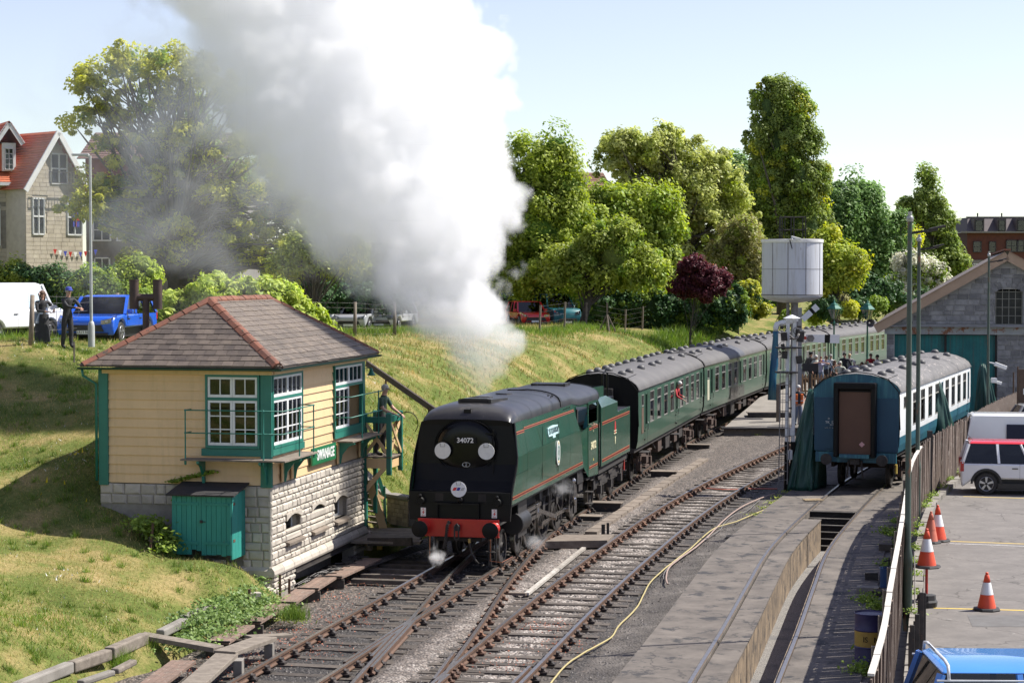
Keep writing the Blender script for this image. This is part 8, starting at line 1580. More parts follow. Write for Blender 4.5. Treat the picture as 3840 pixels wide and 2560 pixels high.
def person(label, loc, rz, H=1.75, lh=(-.30, -.12, .86), rh=(.30, -.12, .86), top='grey', legs='black', hair='brown', long=False, sleeve='long', stride=.06, lean=0.0, skirt=False, extra=None, group=None, shoe='black', seated=False):
 k = H / 1.75; t = thing('person', label, 'person', loc, rz, group)
 J = {}; E = []; RD = []; V = []; reg = []
 def v(p, r, g): V.append(tuple(c * k for c in p)); RD.append((r[0] * k, r[1] * k) if isinstance(r, tuple) else (r * k, r * k)); reg.append(g); return len(V) - 1
 ly = lambda z: -lean * max(0, z - .95)
 pel = v((0, 0, .95), (.155, .12), 'leg'); wa = v((0, ly(1.1), 1.10), (.14, .105), 'top'); ch = v((0, ly(1.3), 1.30), (.175, .12), 'top'); nb = v((0, ly(1.45), 1.45), (.09, .075), 'top'); nk = v((0, ly(1.52) - .01, 1.52), .055, 'skin')
 hd = v((0, ly(1.6) - .025, 1.61), (.078, .092), 'skin'); ht = v((0, ly(1.7) - .02, 1.70), (.062, .075), 'skin'); E += [(pel, wa), (wa, ch), (ch, nb), (nb, nk), (nk, hd), (hd, ht)]
 for s, hp in ((-1, lh), (1, rh)):
  sh_ = Vector((s * .185, ly(1.41), 1.41)); hp = Vector(hp); d = hp - sh_; L_ = min(d.length, .60); d.normalize(); w_ = sh_ + d * L_; mid = sh_ + d * L_ * .5; bend = math.sqrt(max(0, .31 ** 2 - (L_ / 2) ** 2)); bd = Vector((s * .75, .45, -.5)); bd = (bd - d * bd.dot(d)).normalized(); el = mid + bd * bend
  a = v(sh_, .062, 'top'); b = v(sh_.lerp(el, .5), .058, 'top'); c = v(el, .050, 'top' if sleeve == 'long' else 'skin'); e = v(el.lerp(w_, .55), .036, 'top' if sleeve == 'long' else 'skin'); f = v(w_, .027, 'skin')
  E += [(ch, a), (a, b), (b, c), (c, e), (e, f)]; fd = (w_ - el).normalized(); sd_ = fd.cross(Vector((0, 0, 1))); sd_ = sd_.normalized() if sd_.length > .1 else Vector((1, 0, 0)); up_ = sd_.cross(fd)
  pm = v(w_ + fd * .055, (.036, .02), 'skin'); E.append((f, pm))
  for q in range(4):
   o_ = (q - 1.5) * .019; L2 = (.062, .072, .068, .052)[q]; x = v(w_ + fd * .10 + sd_ * o_, .0095, 'skin'); y = v(w_ + fd * (.10 + L2 * .6) + sd_ * o_ * 1.1 - up_ * .018, .008, 'skin'); z = v(w_ + fd * (.10 + L2 * .8) + sd_ * o_ * 1.1 - up_ * .040, .0075, 'skin'); E += [(pm, x), (x, y), (y, z)]
  x = v(w_ + fd * .045 - sd_ * s * .036, .012, 'skin'); y = v(w_ + fd * .085 - sd_ * s * .05 - up_ * .01, .009, 'skin'); E += [(f, x), (x, y)]
  hi = v((s * .088, 0, .88), .108, 'leg'); kn = v((s * .10, -.02 - s * stride * .3, .50), .080, 'leg'); cf = v((s * .105, .015 - s * stride * .6, .30), .072, 'leg'); an = v((s * .108, .02 - s * stride, .085), .060, 'leg'); bl = v((s * .115, -.09 - s * stride, .035), (.042, .03), 'shoe'); to = v((s * .12, -.17 - s * stride, .03), (.034, .024), 'shoe'); E += [(pel, hi), (hi, kn), (kn, cf), (cf, an), (an, bl), (bl, to)]
 me = bpy.data.meshes.new('b'); me.from_pydata(V, E, []); ob = bpy.data.objects.new('b', me); COL.objects.link(ob); sk = ob.modifiers.new('s', 'SKIN'); sk.branch_smoothing = .5
 for i, r_ in enumerate(RD): me.skin_vertices[0].data[i].radius = r_
 me.skin_vertices[0].data[0].use_root = True; sb = ob.modifiers.new('u', 'SUBSURF'); sb.levels = 1; sb.render_levels = 1
 bpy.context.view_layer.update(); m2 = bpy.data.meshes.new_from_object(ob.evaluated_get(bpy.context.evaluated_depsgraph_get())); bpy.data.objects.remove(ob)
 regs = ['top', 'leg', 'skin', 'shoe']; mats = [K[top], K[legs], m_skin, K[shoe]]; m2.materials.clear()
 for m_ in mats: m2.materials.append(m_)
 VA = np.array(V); EA = np.array(E); A_ = VA[EA[:, 0]]; B2 = VA[EA[:, 1]]; AB = B2 - A_; L2 = (AB ** 2).sum(1) + 1e-9; mi = []
 for pg in m2.polygons:
  c = np.array(pg.center); tt = np.clip(((c - A_) * AB).sum(1) / L2, 0, 1); dd = ((A_ + AB * tt[:, None] - c) ** 2).sum(1); e = int(dd.argmin()); a, b = EA[e]; g = reg[a] if tt[e] < .5 else reg[b]
  if sleeve == 'short' and g == 'top' and reg[b] == 'skin' and reg[a] == 'top' and abs(V[a][0]) > .1 * k: g = 'top' if tt[e] < .5 else 'skin'
  mi.append(regs.index(g))
 m2.polygons.foreach_set('material_index', mi); m2.polygons.foreach_set('use_smooth', [True] * len(m2.polygons)); m2.update(); m2.name = 'body'
 bo = bpy.data.objects.new('body', m2); COL.objects.link(bo); bo.parent = t
 hx, hy, hz = 0, ly(1.62) * k - .025 * k, 1.635 * k
 MB().ball((0, hy - .098 * k, hz - .02 * k), .016 * k, 8, 6, (.8, 1.1, 1.3)).go('nose', m_skin, t, smooth=True)
 for s in (-1, 1): MB().ball((s * .082 * k, hy + .005, hz - .015 * k), .022 * k, 6, 5, (.4, .8, 1.2)).go('ear', m_skin, t, smooth=True)
 MB().ball((-.032 * k, hy - .086 * k, hz), .010 * k, 6, 5).ball((.032 * k, hy - .086 * k, hz), .010 * k, 6, 5).box((0, hy - .088 * k, hz - .062 * k), (.04 * k, .008, .007)).go('eyes', m_dark, t)
 if hair:
  h = MB().ball((0, hy + .022 * k, hz + .022 * k), .098 * k, 14, 9, (.95, 1.0, .95))
  if long: h.ball((0, hy + .05 * k, hz - .08 * k), .095 * k, 10, 8, (1.0, .7, 1.7)).ball((-.07 * k, hy - .01, hz - .12 * k), .04 * k, 8, 6, (.8, .9, 2.2)).ball((.07 * k, hy - .01, hz - .12 * k), .04 * k, 8, 6, (.8, .9, 2.2))
  h.go('hair', HR[hair], t, smooth=True)
 if skirt: MB().lathe([(.20 * k, 1.02 * k), (.21 * k, .85 * k), (.25 * k, .15 * k)], n=18, caps=False).go('skirt', K[legs], t, smooth=True)
 if extra: extra(t, k, hy, hz)
 return t
def glasses(t, k, hy, hz): MB().bar((-.07, hy - .094, hz), (.07, hy - .094, hz), .008, .02).bar((-.078, hy - .08, hz), (-.08, hy + .02, hz), .006).bar((.078, hy - .08, hz), (.08, hy + .02, hz), .006).go('glasses', m_black, t)
p = bw(.26, 7.95, 2.44); person('grey-haired signalman in dark green polo leaning on the landing rail', p, R(72), 1.84, (-.17, -.44, 1.03), (.20, -.46, 1.0), 'green', 'black', 'grey', sleeve='short', lean=.18, extra=glasses)
o = MB().tube([p + Vector((.42 + .28 * (1 - math.cos(a)), -.1, .82 + .30 * math.sin(a))) for a in np.linspace(-.9, 3.9, 16)], .012, 5).go('token_hoop', m_black, None, smooth=True); tag(o, 'thin black single-line token hoop in the hands of the signalman', 'hoop')
def muffs(t, k, hy, hz):
 m_ = M('pink_fluffy', (.62, .50, .48), (.55, .42, .40), 20, .9); MB().ball((-.10, hy, hz), .05, 10, 8, (.6, 1, 1)).ball((.10, hy, hz), .05, 10, 8, (.6, 1, 1)).tube([(.1 * math.cos(a), hy, hz + .115 * math.sin(a)) for a in np.linspace(.1, 3.04, 10)], .014, 6).go('ear_muffs', m_, t, smooth=True)
 MB().box((.20, -.36, 1.14), (.22, .16, .015), rot=(.5, -.35, 0)).go('map', K['white'], t); MB().box((-.14, .0, .84), (.20, .26, .34), rot=(0, .1, 0)).tube([(-.16, 0, 1.0), (-.1, -.1, 1.4), (.05, .02, 1.42)], .012, 5).go('bag', K['jeans'], t, bevel=.04)
person('woman in fluffy ear muffs and black skirt holding a map beside the white van', (*((D(158, 1200, 57).x), 57, ), gzs(D(158, 1200, 57).x, 57)) if False else (D(158, 1200, 57).x, 57, 5.02), R(35), 1.62, (.02, -.34, 1.10), (.26, -.30, 1.12), 'black', 'black', 'brown', True, skirt=True, extra=muffs)
def cap(c):
 def f(t, k, hy, hz): MB().lathe([(.104, 0), (.10, .05), (.07, .10), (0, .115)], (0, hy + .005, hz + .028), n=16).prism([(-.08, hy - .07, hz + .035), (.08, hy - .07, hz + .035), (.06, hy - .17, hz + .02), (-.06, hy - .17, hz + .02)], (0, 0, .012)).go('cap', K[c], t, smooth=False)
 return f
person('man in bright blue cap and black jacket leaning over the wire fence', (D(252, 1200, 57).x, 57, 4.98), R(40), 1.76, (.08, -.50, 1.16), (.18, -.52, 1.14), 'black', 'black', 'grey', lean=.12, extra=cap('blue'))
def vest(t, k, hy, hz): MB().loft([[(.19 * math.cos(a), .135 * math.sin(a), z_) for a in np.linspace(0, 6.283, 17)[:-1]] for z_ in (.98, 1.2, 1.40)], closed=True, caps=False).go('vest_front', K['black'], t, smooth=True); MB().box((-.13, -.10, 1.2), (.13, .10, .46)).box((.13, -.10, 1.2), (.13, .10, .46)).box((-.13, .10, 1.2), (.13, .08, .44)).box((.13, .10, 1.2), (.13, .08, .44)).go('hi_vis_vest', K['orange'], t, bevel=.03); MB().box((-.13, -.155, 1.12), (.13, .01, .05)).box((.13, -.155, 1.12), (.13, .01, .05)).go('reflective_strip', K['white'], t)
person('white-haired man in orange hi-vis vest and pale jeans, hands on hips on the ramp', (D(2994, 1500, 89.5).x, 89.5, .27), R(8), 1.84, (-.20, -.06, 1.02), (.20, -.06, 1.02), 'black', 'jeans', 'white', sleeve='short', stride=.08, extra=vest)
def at(px, Y): return (D(px, 1400, Y).x, Y, .9)
GR = 'spectators crowding behind the picket fence'
def peak(t, k, hy, hz): MB().lathe([(.095, 0), (.10, .04), (.14, .08), (.13, .10), (0, .11)], (0, hy, hz + .03), n=16).prism([(-.07, hy - .07, hz + .03), (.07, hy - .07, hz + .03), (.05, hy - .14, hz + .01), (-.05, hy - .14, hz + .01)], (0, 0, .01)).go('peaked_cap', K['black'], t)
person('uniformed man in black peaked cap near the train door, left of the crowd', at(3040, 112), R(20), 1.82, top='black', legs='black', hair='dark', extra=peak, group=GR)
sf = person('balding man in lavender shirt with a child on his shoulders', at(3078, 105), 0, 1.78, (-.13, -.16, 1.52), (.13, -.16, 1.52), 'lav', 'jeans', None, sleeve='short', group=GR)
person('small child in blue top riding on a man\'s shoulders', (at(3080, 105)[0] - .0, 105.10, 2.12 - .42), 0, 1.05, (-.16, -.20, .80), (.16, -.2, .9), 'blue', 'navy', 'red', group=GR, stride=0)
person('brown-haired woman half hidden left of the white-jacketed woman', at(3130, 106), R(30), 1.62, (.0, -.25, 1.4), (.1, -.25, 1.4), 'brown', 'black', 'brown', True, group=GR)
person('white-haired woman in pale cream jacket in the middle of the crowd', at(3150, 104), R(-15), 1.66, (-.2, -.2, 1.1), (.2, -.2, 1.1), 'mint', 'grey', 'white', group=GR)
person('tall man in dark jacket and sunglasses standing above the crowd', at(3167, 109), R(-10), 1.92, top='black', legs='black', hair='dark', extra=glasses, group=GR)
person('white-bearded man in lavender shirt by the withdrawn coach roof', at(3203, 104), R(10), 1.70, (-.2, -.2, 1.1), (.25, -.1, .9), 'lav', 'grey', 'white', sleeve='short', group=GR, extra=lambda t, k, hy, hz: MB().ball((0, hy - .07, hz - .08), .05, 8, 6, (1.1, .7, 1.1)).go('beard', HR['white'], t, smooth=True))
person('long brown-haired woman in white top beside the bearded man', at(3232, 103), R(-20), 1.66, (-.1, -.25, 1.2), (.2, -.2, 1.1), 'white', 'navy', 'brown', True, group=GR)
person('blonde-haired woman partly hidden behind the brown-haired woman', at(3247, 105), R(25), 1.60, top='white', legs='navy', hair='blonde', long=True, group=GR)
person('dark-haired man in white shirt turned sideways by the right lamp', at(3290, 108), R(-75), 1.84, (-.1, -.3, 1.15), (.1, -.32, 1.1), 'white', 'black', 'dark', group=GR)
person('grey-jacketed onlooker low behind the left end of the picket fence', at(3012, 103), R(15), 1.55, top='grey', legs='black', hair='brown', group=GR)
for i_, (px_, y_, tp_, hr_, lb_) in enumerate(((3098, 108, 'jeans', 'brown', 'man in denim blue behind the shoulder-riding child'), (3115, 110, 'white', 'grey', 'grey-haired man in white between child and cream-jacketed woman'), (3185, 111, 'grey', 'blonde', 'fair-haired onlooker right of the tall dark-jacketed man'), (3265, 111, 'red', 'brown', 'onlooker in red top near the right platform lamp'), (3060, 109, 'mint', 'white', 'white-haired onlooker in pale top left of the child'))): person(lb_, at(px_, y_), R(12 * i_ - 25), 1.78, top=tp_, hair=hr_, group=GR)
q = Vector(coachA.matrix_basis.to_translation()); cr_ = coachA.rotation_euler[2]; mt = Matrix.Translation(q) @ Matrix.Rotation(cr_, 4, 'Z')
pp = mt @ Vector((1.12, 9.55, 1.38)); person('white-haired passenger in red sleeves leaning from the middle coach door', pp, cr_ + R(80), 1.66, (-.2, -.60, 1.0), (.15, -.45, 1.12), 'red', 'black', 'white', lean=.55)
lm = Matrix.Translation(loco.location) @ Matrix.Rotation(LH, 4, 'Z'); person('engine driver in dark overalls resting a bare forearm on the cab side', lm @ Vector((.82, 11.55, 1.22)), LH + R(75), 1.72, (-.05, -.52, 1.50), (.2, -.40, 1.52), 'navy', 'navy', 'dark', sleeve='short', lean=.1, extra=cap('black'))
for i, (d_, c) in enumerate(((6.4, 'white'), (8.2, 'grey'), (4.7, 'lav'))):
 pp = mt @ Vector((.75, d_, 1.0)); person(['passenger in white seated at the third coach window', 'passenger in grey seated beside the coach middle door', 'passenger in lavender seated at the second coach window'][i], pp, cr_ + R(90 - 40 * i), 1.5, top=c, legs='black', hair=('blonde', 'grey', 'brown')[i])
# ================================================================== road vehicles
def paint(n, c): return M('paint_' + n, c, tuple(x * .93 for x in c), 1, .22, coat=.7)
m_tyre = M('tyre', (.018, .018, .018), (.03, .03, .03), 8, .75); m_alloy = M('alloy', (.52, .53, .55), (.42, .43, .44), 8, .3, metal=.8); m_lamp = Mglass('headlamp_glass', (.85, .88, .9), .25); m_rlamp = M('rear_lamp', (.45, .015, .012), (.38, .01, .01), 4, .2, coat=.6); m_trim = M('black_trim', (.015, .015, .016), (.025, .025, .025), 5, .5)
def car(label, loc, rz, L, W, H, body, cat='car', roofc=None, kind='hatch', group=None, plate=None, nm='parked_car', r=.32, clad=False):
 """+X is the front, -Y the side seen first"""
 t = thing(nm, label, cat, loc, rz, group); zb = .22; bel = H * (.60 if kind != 'van' else .56); nose = .62 * H * .9
 xr, xf = -L / 2, L / 2; wr, wf_ = xr + L * .19, xf - L * .19
 P = dict(hatch=dict(bl=xr + .05, wb=xf - L * .27, rt0=xr + L * .10, rt1=xf - L * .42), van=dict(bl=xr + .02, wb=xf - L * .16, rt0=xr + L * .035, rt1=xf - L * .27), box=dict(bl=xr + .05, wb=xf - L * .24, rt0=xr + L * .06, rt1=xf - L * .36))[kind]
 def arch(xc): return [(xc + (r + .075) * math.cos(a), r + (r + .075) * math.sin(a)) for a in np.linspace(math.pi - .35, .35, 9)]
 low = [(xr + .04, zb)] + [(x, max(z, zb)) for x, z in arch(wr)] + [(x, max(z, zb)) for x, z in arch(wf_)] + [(xf - .06, zb), (xf, .42), (xf - .01, nose * .82), (xf - .16, nose), (P['wb'], bel), (xr + .03, bel), (xr - .0, bel * .75), (xr, .42)]
 lower = MB().prism([(x, -W / 2, z) for x, z in low], (0, W, 0)).go('body', body, t, bevel=.06, auto=True)
 MB().bb(wr - .3, wf_ + .3, -W / 2 + .2, W / 2 - .2, .15, bel - .05).go('underbody', m_trim, t)
 gb = [(P['bl'], bel), (P['wb'], bel)]; gt = [(P['rt0'], H - .06), (P['rt1'], H - .06)]; wi, wt = W / 2 - .03, W / 2 - (.17 if kind != 'van' else .09)
 ring0 = [(gb[0][0], -wi, bel - .01), (gb[1][0], -wi, bel - .01), (gb[1][0], wi, bel - .01), (gb[0][0], wi, bel - .01)]; ring1 = [(gt[0][0], -wt, H - .06), (gt[1][0], -wt, H - .06), (gt[1][0], wt, H - .06), (gt[0][0], wt, H - .06)]
 mglass_ = m_tint
 MB().loft([ring0, ring1], caps=False).go('glazing', mglass_ if kind != 'van' else body, t)
 MB().bb(P['bl'] + .3, P['wb'] - .5, -wi + .15, wi - .15, .4, bel + .12).box((P['wb'] - 1.15, -.35, bel + .05), (.15, .45, .5)).box((P['wb'] - 1.15, .35, bel + .05), (.15, .45, .5)).go('interior', m_trim, t)
 rf = MB(); e = .04; rf.loft([[(x, y, z_) for x, y, z_ in ring1]] + [[(ring1[0][0] + .08, -wt + .1, H), (ring1[1][0] - .15, -wt + .1, H), (ring1[1][0] - .15, wt - .1, H), (ring1[0][0] + .08, wt - .1, H)]]); rf.go('roof', roofc or body, t, bevel=.03, auto=True)
 pc = roofc if (roofc and False) else body
 for s in (0, 1, 2, 3): MB().bar(ring0[s], ring1[s], .09, .07).go('pillar', pc, t)
 for y0_, y1_ in ((-wi, -wt), (wi, wt)):
  if kind != 'van':
   for f in (.36, .66): xm = gb[0][0] + (gb[1][0] - gb[0][0]) * f; MB().bar((xm, y0_, bel), (gt[0][0] + (gt[1][0] - gt[0][0]) * f, y1_, H - .06), .08, .05).go('pillar', pc, t)
 if kind == 'van':
  MB().prism([(P['wb'] - .1, -wi - .004, bel + .03), (P['rt1'] - .05, -wt - .014, H - .2), (P['rt1'] - .7, -wt - .014, H - .2), (P['rt1'] - .7, -wi - .006, bel + .03)], (0, .01, 0)).go('side_window', m_tint, t)
  for s in (-1, 1): MB().bb(xr - .012, xr + .0, s * W * .08, s * W * .40, bel + .06, H - .3).go('rear_window', m_tint, t); MB().lathe([(0, 0), (.045, 0), (.045, .03), (0, .03)], (xr - .02, s * .10, bel - .12), axis='X', n=12).go('door_handle', m_trim, t)
  MB().bb(xr - .006, xr, -.008, .008, .4, H - .1).bb(xr - .05, xr + .02, -W / 2 + .05, W / 2 - .05, .30, .46).go('rear_bumper', m_trim, t)
 for x in (wr, wf_):
  for s in (-1, 1):
   wh = MB().lathe([(0, -.10), (r * .62, -.10), (r * .66, -.115), (r - .02, -.11), (r, -.08), (r, .08), (r - .02, .11), (0, .11)], axis='Y', n=30).go('wheel', m_tyre, t, auto=True); wh.location = (x, s * (W / 2 - .12), r)
   rm = MB().lathe([(r * .60, s * .105), (r * .64, s * .118), (r * .66, s * .112), (r * .60, s * .09)], axis='Y', n=30, caps=False)
   for q in range(5): a = q * 1.2566 + .3; rm.prism([(math.cos(a + d_) * q_ * r, s * .112, math.sin(a + d_) * q_ * r) for d_, q_ in ((-.5, .13), (-.19, .62), (.19, .62), (.5, .13))], (0, s * .008, 0))
   rm.go('rim', m_alloy, wh)
 for s in (-1, 1):
  MB().prism([(xf - .30, s * W * .30, nose * .80), (xf + .005, s * W * .28, nose * .70), (xf + .005, s * W * .46, nose * .76), (xf - .32, s * (W / 2 + .004), nose * .90)], (0, 0, .13)).go('headlight', m_lamp, t); MB().ball((xf - .03, s * W * .38, nose * .80), .055, 8, 6).go('headlight_bulb', m_alloy, t)
  MB().bb(xr - .01, xr + .10, s * W * .36, s * (W / 2 + .006), bel * .74, bel * 1.05).go('tail_light', m_rlamp, t)
  MB().box((P['wb'] - .25, s * (W / 2 + .07), bel + .08), (.12, .18, .13)).go('door_mirror', body, t, bevel=.02)
  for f in (.40, .66): xm = xr + L * f; MB().bb(xm - .09, xm + .09, s * (W / 2) - .005 * 1, s * (W / 2) + s * .02, bel - .16, bel - .13).bb(xm + .14, xm + .146, s * W / 2 - .003, s * W / 2 + .003, .3, bel).go('door_handle', m_trim, t)
  if clad: MB().prism([(x, s * (W / 2 + .012), z) for x, z in [(wr + (r + .14) * math.cos(a), r + (r + .14) * math.sin(a)) for a in np.linspace(math.pi, 0, 14)] + [(wr + (r + .07) * math.cos(a), r + (r + .07) * math.sin(a)) for a in np.linspace(0, math.pi, 14)]], (0, .01, 0)).bb(wr + r, wf_ - r, s * W / 2 - .01, s * (W / 2 + .012), .2, .36).go('arch_trim', m_trim, t)
 MB().prism([(xf + .008, -.62, .36), (xf + .008, .62, .36), (xf + .008, .52, .56), (xf + .008, -.52, .56)], (.006, 0, 0)).bb(xf + .0, xf + .012, -W * .4, W * .4, .24, .32).go('grille', m_trim, t)
 pp_ = MB().bb(xf + .015, xf + .022, -.26, .26, .28, .39).go('number_plate', m_white, t)
 if plate: text(plate, .11, m_black, (xf + .024, 0, .335), (R(90), 0, R(90)), pp_)
 MB().bb(xr - .02, xr - .012, -.26, .26, .45, .56).go('rear_number_plate', m_yellow, t); MB().bar((P['rt0'] + .15, 0, H), (P['rt0'] - .02, 0, H + .18), .012).go('aerial', m_trim, t)
 return t
pw_ = paint('white', (.78, .79, .80)); pbl = paint('vivid_blue', (.015, .11, .62)); psil = paint('silver', (.42, .43, .44)); pred = paint('red', (.62, .02, .025)); 
v = D(3727, 1800, 60.6); car('white hatchback with red roof and black alloy-spoked wheels at the boarded fence', (v.x + 1.25, 61.5, .3), R(-11), 4.1, 1.8, 1.62, pw_, roofc=pred, kind='box', r=.34, clad=True)
v = D(3664, 1700, 68); car('plain white panel van with dark side panel behind the red-roofed car', (v.x + 2.45, 69.3, .3), R(-10), 5.0, 1.9, 1.92, pw_, 'van', kind='van', nm='parked_van')
vn = bpy.data.objects[-1]; 
tag(MB().bb(v.x + 1.25, v.x + 2.6, 68.30, 68.335, 1.05, 1.95).go('side_graphic', K['navy'], None), 'navy blue advertising panel on the white van side', 'panel') if False else MB().bb(-1.15, .4, -.975, -.955, .85, 1.6).go('dark_side_panel', K['navy'], [o for o in bpy.data.objects if o.name.startswith('parked_van')][0])
v = D(3812, 1550, 80); car('silver hatchback seen only by its red tail lamp at the far fence end', (v.x + 2.0, 81, .3), R(-4), 4.0, 1.75, 1.48, psil)
v = D(320, 1200, 62.5); car('bright blue hatchback parked nose towards the wire fence', (v.x + .55, 63.4, 4.98), R(-98), 4.3, 1.84, 1.47, pbl, plate='LR19 NZH')
v = D(-40, 1200, 60); car('white van at the far left edge showing its rear doors', (v.x + .05, 61.2, 5.0), R(66), 4.2, 1.78, 1.85, pw_, 'van', kind='van', nm='parked_van')
v = D(1245, 1200, 98); car('small white hatchback just beyond the signal box roof', (v.x - .0, 99.2, 4.3), R(-104), 3.6, 1.65, 1.5, pw_)
v = D(1340, 1200, 97); car('silver-grey hatchback between white car and smoke', (v.x + .2, 98.4, 4.3), R(-108), 3.9, 1.72, 1.5, psil)
v = D(1450, 1200, 98); car('pale silver car veiled by thin smoke', (v.x + .1, 99.6, 4.3), R(-104), 4.0, 1.72, 1.42, paint('pale_silver', (.6, .61, .62)))
v = D(1985, 1200, 111); car('small red car nose peeping out beside the street van', (v.x - .1, 112.5, 4.15), R(-75), 3.7, 1.65, 1.45, pred)
cv = car('vintage teal and pale roofed camper van under the cherry tree', (D(2078, 1200, 113).x, 115.0, 4.05), R(-68), 4.2, 1.72, 1.95, paint('teal', (.03, .17, .21)), 'van', roofc=paint('pale_blue', (.40, .55, .58)), kind='box', nm='camper_van')
bv = car('blue camper van with white roof bars nearest the camera', (D(3440, 2450, 24.9).x + 2.24, 25.1, .28), R(-1.5), 4.6, 1.85, 1.92, paint('sky_blue', (.045, .20, .60)), 'van', roofc=paint('sky_blue_roof', (.07, .27, .68)), kind='box', nm='camper_van', r=.33)
m_bar = M('roof_bar_white', (.66, .68, .70), (.5, .5, .52), 6, .4)
for x in (-1.95, -.55, .7): MB().tube([(x, -.86, 1.80), (x, -.80, 1.97), (x, -.6, 2.0), (x, .6, 2.0), (x, .80, 1.97), (x, .86, 1.80)], .022, 7).go('roof_bar', m_bar, bv, smooth=True)
MB().bar((-2.1, -.87, 1.80), (1.0, -.87, 1.80), .03, .02).bar((-2.1, .87, 1.80), (1.0, .87, 1.80), .03, .02).go('roof_gutter', m_bar, bv)
# ================================================================== smoke
def smoke_mat(name, dens, col=(.997, .997, .998), an=.0):
 m = bpy.data.materials.new(name); m.use_nodes = True; t = m.node_tree; t.nodes.clear(); o = N(t, 'ShaderNodeOutputMaterial'); pv = N(t, 'ShaderNodeVolumePrincipled')
 pv.inputs['Color'].default_value = rgba(col); pv.inputs['Density'].default_value = dens; pv.inputs['Anisotropy'].default_value = an; pv.inputs['Density Attribute'].default_value = 'density'
 t.links.new(pv.outputs[0], o.inputs['Volume']); return m
def volume(name, label, lo, hi, res, build, mat):
 g = bpy.data.node_groups.new(name, 'GeometryNodeTree'); g.interface.new_socket('Geometry', in_out='OUTPUT', socket_type='NodeSocketGeometry'); L = g.links.new
 n = g.nodes.new; out = n('NodeGroupOutput'); vc = n('GeometryNodeVolumeCube'); sm = n('GeometryNodeSetMaterial'); sm.inputs['Material'].default_value = mat; pos = n('GeometryNodeInputPosition')
 vc.inputs['Min'].default_value = lo; vc.inputs['Max'].default_value = hi
 for i, a in enumerate('XYZ'): vc.inputs['Resolution ' + a].default_value = res[i]
 def m(op, *a):
  q = n('ShaderNodeMath'); q.operation = op
  for i, x in enumerate(a):
   if isinstance(x, bpy.types.NodeSocket): L(x, q.inputs[i])
   else: q.inputs[i].default_value = x
  return q.outputs[0]
 def curve(x, x0, x1, pts):
  mr = n('ShaderNodeMapRange'); L(x, mr.inputs[0]); mr.inputs[1].default_value = x0; mr.inputs[2].default_value = x1; fc = n('ShaderNodeFloatCurve'); L(mr.outputs[0], fc.inputs[1]); c = fc.mapping; c.use_clip = False; cu = c.curves[0]
  ys = [p[1] for p in pts]; y0, y1 = min(ys), max(ys) + 1e-6; P = [((p[0] - x0) / (x1 - x0), (p[1] - y0) / (y1 - y0)) for p in pts]
  cu.points[0].location = P[0]; cu.points[1].location = P[-1]
  for p in P[1:-1]: cu.points.new(*p)
  c.update(); return m('ADD', m('MULTIPLY', fc.outputs[0], y1 - y0), y0)
 def noise(vec, sc, det, rough=.55, dist=0.0):
  q = n('ShaderNodeTexNoise'); L(vec, q.inputs['Vector']); q.inputs['Scale'].default_value = sc; q.inputs['Detail'].default_value = det; q.inputs['Roughness'].default_value = rough; q.inputs['Distortion'].default_value = dist; return q.outputs[0]
 def voro(vec, sc):
  q = n('ShaderNodeTexVoronoi'); L(vec, q.inputs['Vector']); q.inputs['Scale'].default_value = sc; return q.outputs[0]
 sep = n('ShaderNodeSeparateXYZ'); L(pos.outputs[0], sep.inputs[0])
 d = build(m, curve, noise, voro, pos.outputs[0], sep.outputs, L, n)
 L(d, vc.inputs['Density']); L(vc.outputs[0], sm.inputs[0]); L(sm.outputs[0], out.inputs[0])
 me = bpy.data.meshes.new(name); o = bpy.data.objects.new(name, me); COL.objects.link(o); mod = o.modifiers.new('g', 'NODES'); mod.node_group = g; me.materials.append(mat)
 return tag(o, label, 'smoke', kind='stuff')
tab = [(1470, 1740, 1840), (1430, 1705, 1880), (1380, 1650, 1910), (1300, 1580, 1930), (1200, 1440, 1965), (1100, 1340, 1950), (1000, 1200, 1945), (900, 1060, 1950), (750, 900, 1960), (600, 810, 1935), (450, 730, 1905), (300, 660, 1900), (150, 590, 1880), (0, 510, 1760), (-250, 400, 1680), (-450, 100, 1600)]
rows = []
for py, l, r_ in tab:
 Yc = 49.7 + max(0, (1450 - py)) / 1450 * 4.0; a, b = D(l, py, Yc), D(r_, py, Yc); rows.append((a.z, (a.x + b.x) / 2, (b.x - a.x) / 2, Yc))
z0, z1 = rows[0][0], rows[-1][0]
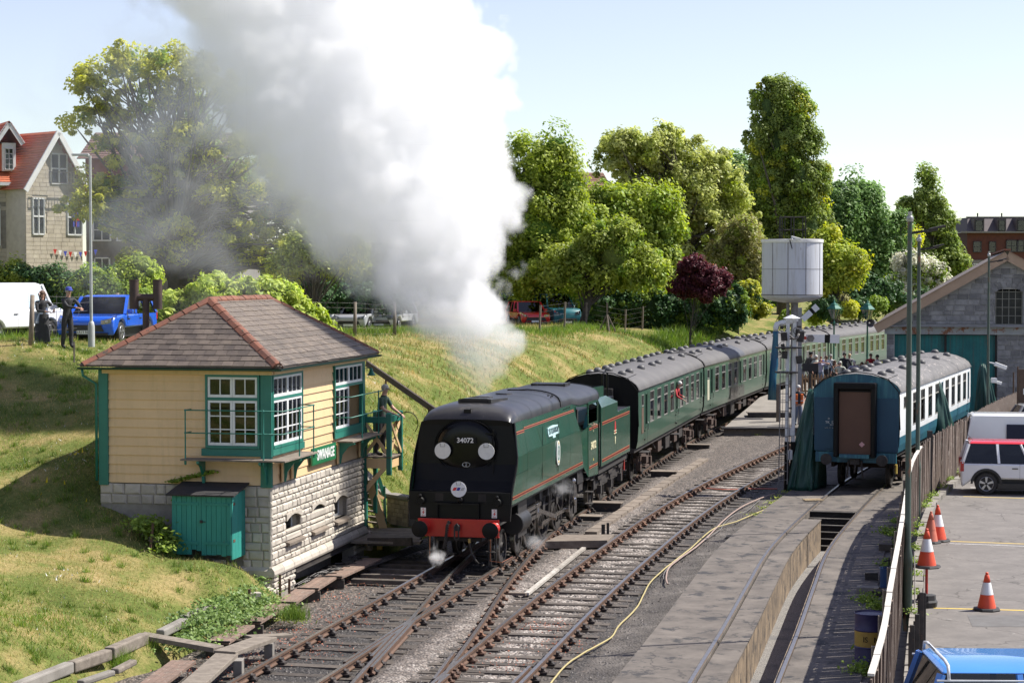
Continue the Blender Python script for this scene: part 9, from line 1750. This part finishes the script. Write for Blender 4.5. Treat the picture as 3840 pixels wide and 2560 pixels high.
def build(m, curve, noise, voro, P, S_, L, n):
 x, y, z = S_
 xc = curve(z, z0, z1, [(r_[0], r_[1]) for r_ in rows]); hw = curve(z, z0, z1, [(r_[0], r_[2]) for r_ in rows]); yc = curve(z, z0, z1, [(r_[0], r_[3]) for r_ in rows])
 hd = m('ADD', m('MULTIPLY', hw, .50), .12)
 u = m('DIVIDE', m('SUBTRACT', x, xc), hw); v = m('DIVIDE', m('SUBTRACT', y, yc), hd); r_ = m('SQRT', m('ADD', m('MULTIPLY', u, u), m('MULTIPLY', v, v)))
 edge = m('MULTIPLY', m('SUBTRACT', 1.0, r_), hw)                      # metres inside
 n1 = m('SUBTRACT', noise(P, .55, 7, .58, .6), .5); n2 = m('SUBTRACT', .42, voro(P, .75)); n3 = m('SUBTRACT', .42, voro(P, 1.9)); amp = m('MINIMUM', m('ADD', m('MULTIPLY', hw, .62), .04), 1.25)
 f = m('ADD', m('ADD', edge, .08), m('MULTIPLY', amp, m('ADD', m('MULTIPLY', n1, 2.6), m('ADD', m('MULTIPLY', n2, 1.1), m('ADD', m('MULTIPLY', n3, .6), m('MULTIPLY', m('SUBTRACT', .42, voro(P, 4.2)), .25))))))
 lf = n('ShaderNodeMapRange'); L(u, lf.inputs[0]); lf.interpolation_type = 'SMOOTHSTEP'; lf.inputs[1].default_value = -1.4; lf.inputs[2].default_value = -.9; lf.inputs[3].default_value = .4; lf.inputs[4].default_value = 1.0
 sf = n('ShaderNodeMapRange'); L(u, sf.inputs[0]); sf.inputs[1].default_value = -.9; sf.inputs[2].default_value = .3; sf.inputs[3].default_value = 1.0; sf.inputs[4].default_value = .14
 dn = m('MINIMUM', m('MAXIMUM', m('DIVIDE', f, sf.outputs[0]), 0.0), 1.0); dn = m('MULTIPLY', m('MULTIPLY', dn, lf.outputs[0]), 1.0)
 top = n('ShaderNodeMapRange'); L(z, top.inputs[0]); top.inputs[1].default_value = z0 - .05; top.inputs[2].default_value = z0 + 1.6; top.inputs[3].default_value = .25; top.inputs[4].default_value = 1.0
 dn = m('MULTIPLY', dn, top.outputs[0])
 c = D(720, 620, 55.5); ux = m('DIVIDE', m('SUBTRACT', x, c.x), 5.0); uz = m('DIVIDE', m('SUBTRACT', z, c.z), 4.2); uy = m('DIVIDE', m('SUBTRACT', y, 54.5), 2.0)
 rr = m('SQRT', m('ADD', m('MULTIPLY', ux, ux), m('ADD', m('MULTIPLY', uz, uz), m('MULTIPLY', uy, uy)))); nv = noise(P, .5, 7, .62, 1.2)
 ve = m('MULTIPLY', m('MULTIPLY', m('MAXIMUM', m('SUBTRACT', 1.15, rr), 0), m('MAXIMUM', m('SUBTRACT', nv, .44), 0)), 2.1)
 return m('MAXIMUM', dn, ve)
volume('smoke', 'billowing white steam and smoke plume rising from the locomotive chimney', (-15.0, 47.3, 3.95), (2.6, 59.5, 17.6), (220, 152, 170), build, smoke_mat('plume', 1.25))
def puff(label, c, r3, dens, sc):
 def b(m, curve, noise, voro, P, S_, L, n):
  e = [m('DIVIDE', m('SUBTRACT', S_[i], c[i]), r3[i]) for i in range(3)]; r_ = m('SQRT', m('ADD', m('MULTIPLY', e[0], e[0]), m('ADD', m('MULTIPLY', e[1], e[1]), m('MULTIPLY', e[2], e[2]))))
  return m('MINIMUM', m('MAXIMUM', m('MULTIPLY', m('ADD', m('SUBTRACT', .55, r_), m('MULTIPLY', m('SUBTRACT', noise(P, sc, 5, .6, .8), .5), 2.2)), 1.4), 0), 1)
 volume('steam', label, tuple(c[i] - r3[i] * 1.1 for i in range(3)), tuple(c[i] + r3[i] * 1.1 for i in range(3)), (44, 44, 44), b, smoke_mat('steam', dens))
puff('small white steam puff low under the left buffer of the engine', D(1635, 2085, 46.6), (.36, .3, .42), 9.0, 4.0)
puff('thin steam drifting beside the driving wheels', D(2110, 1830, 51.5), (.55, .5, .4), 1.2, 3.0)
puff('thin steam around the cylinder drain on the near side', D(2010, 2030, 48.2), (.5, .6, .35), 1.4, 3.0)
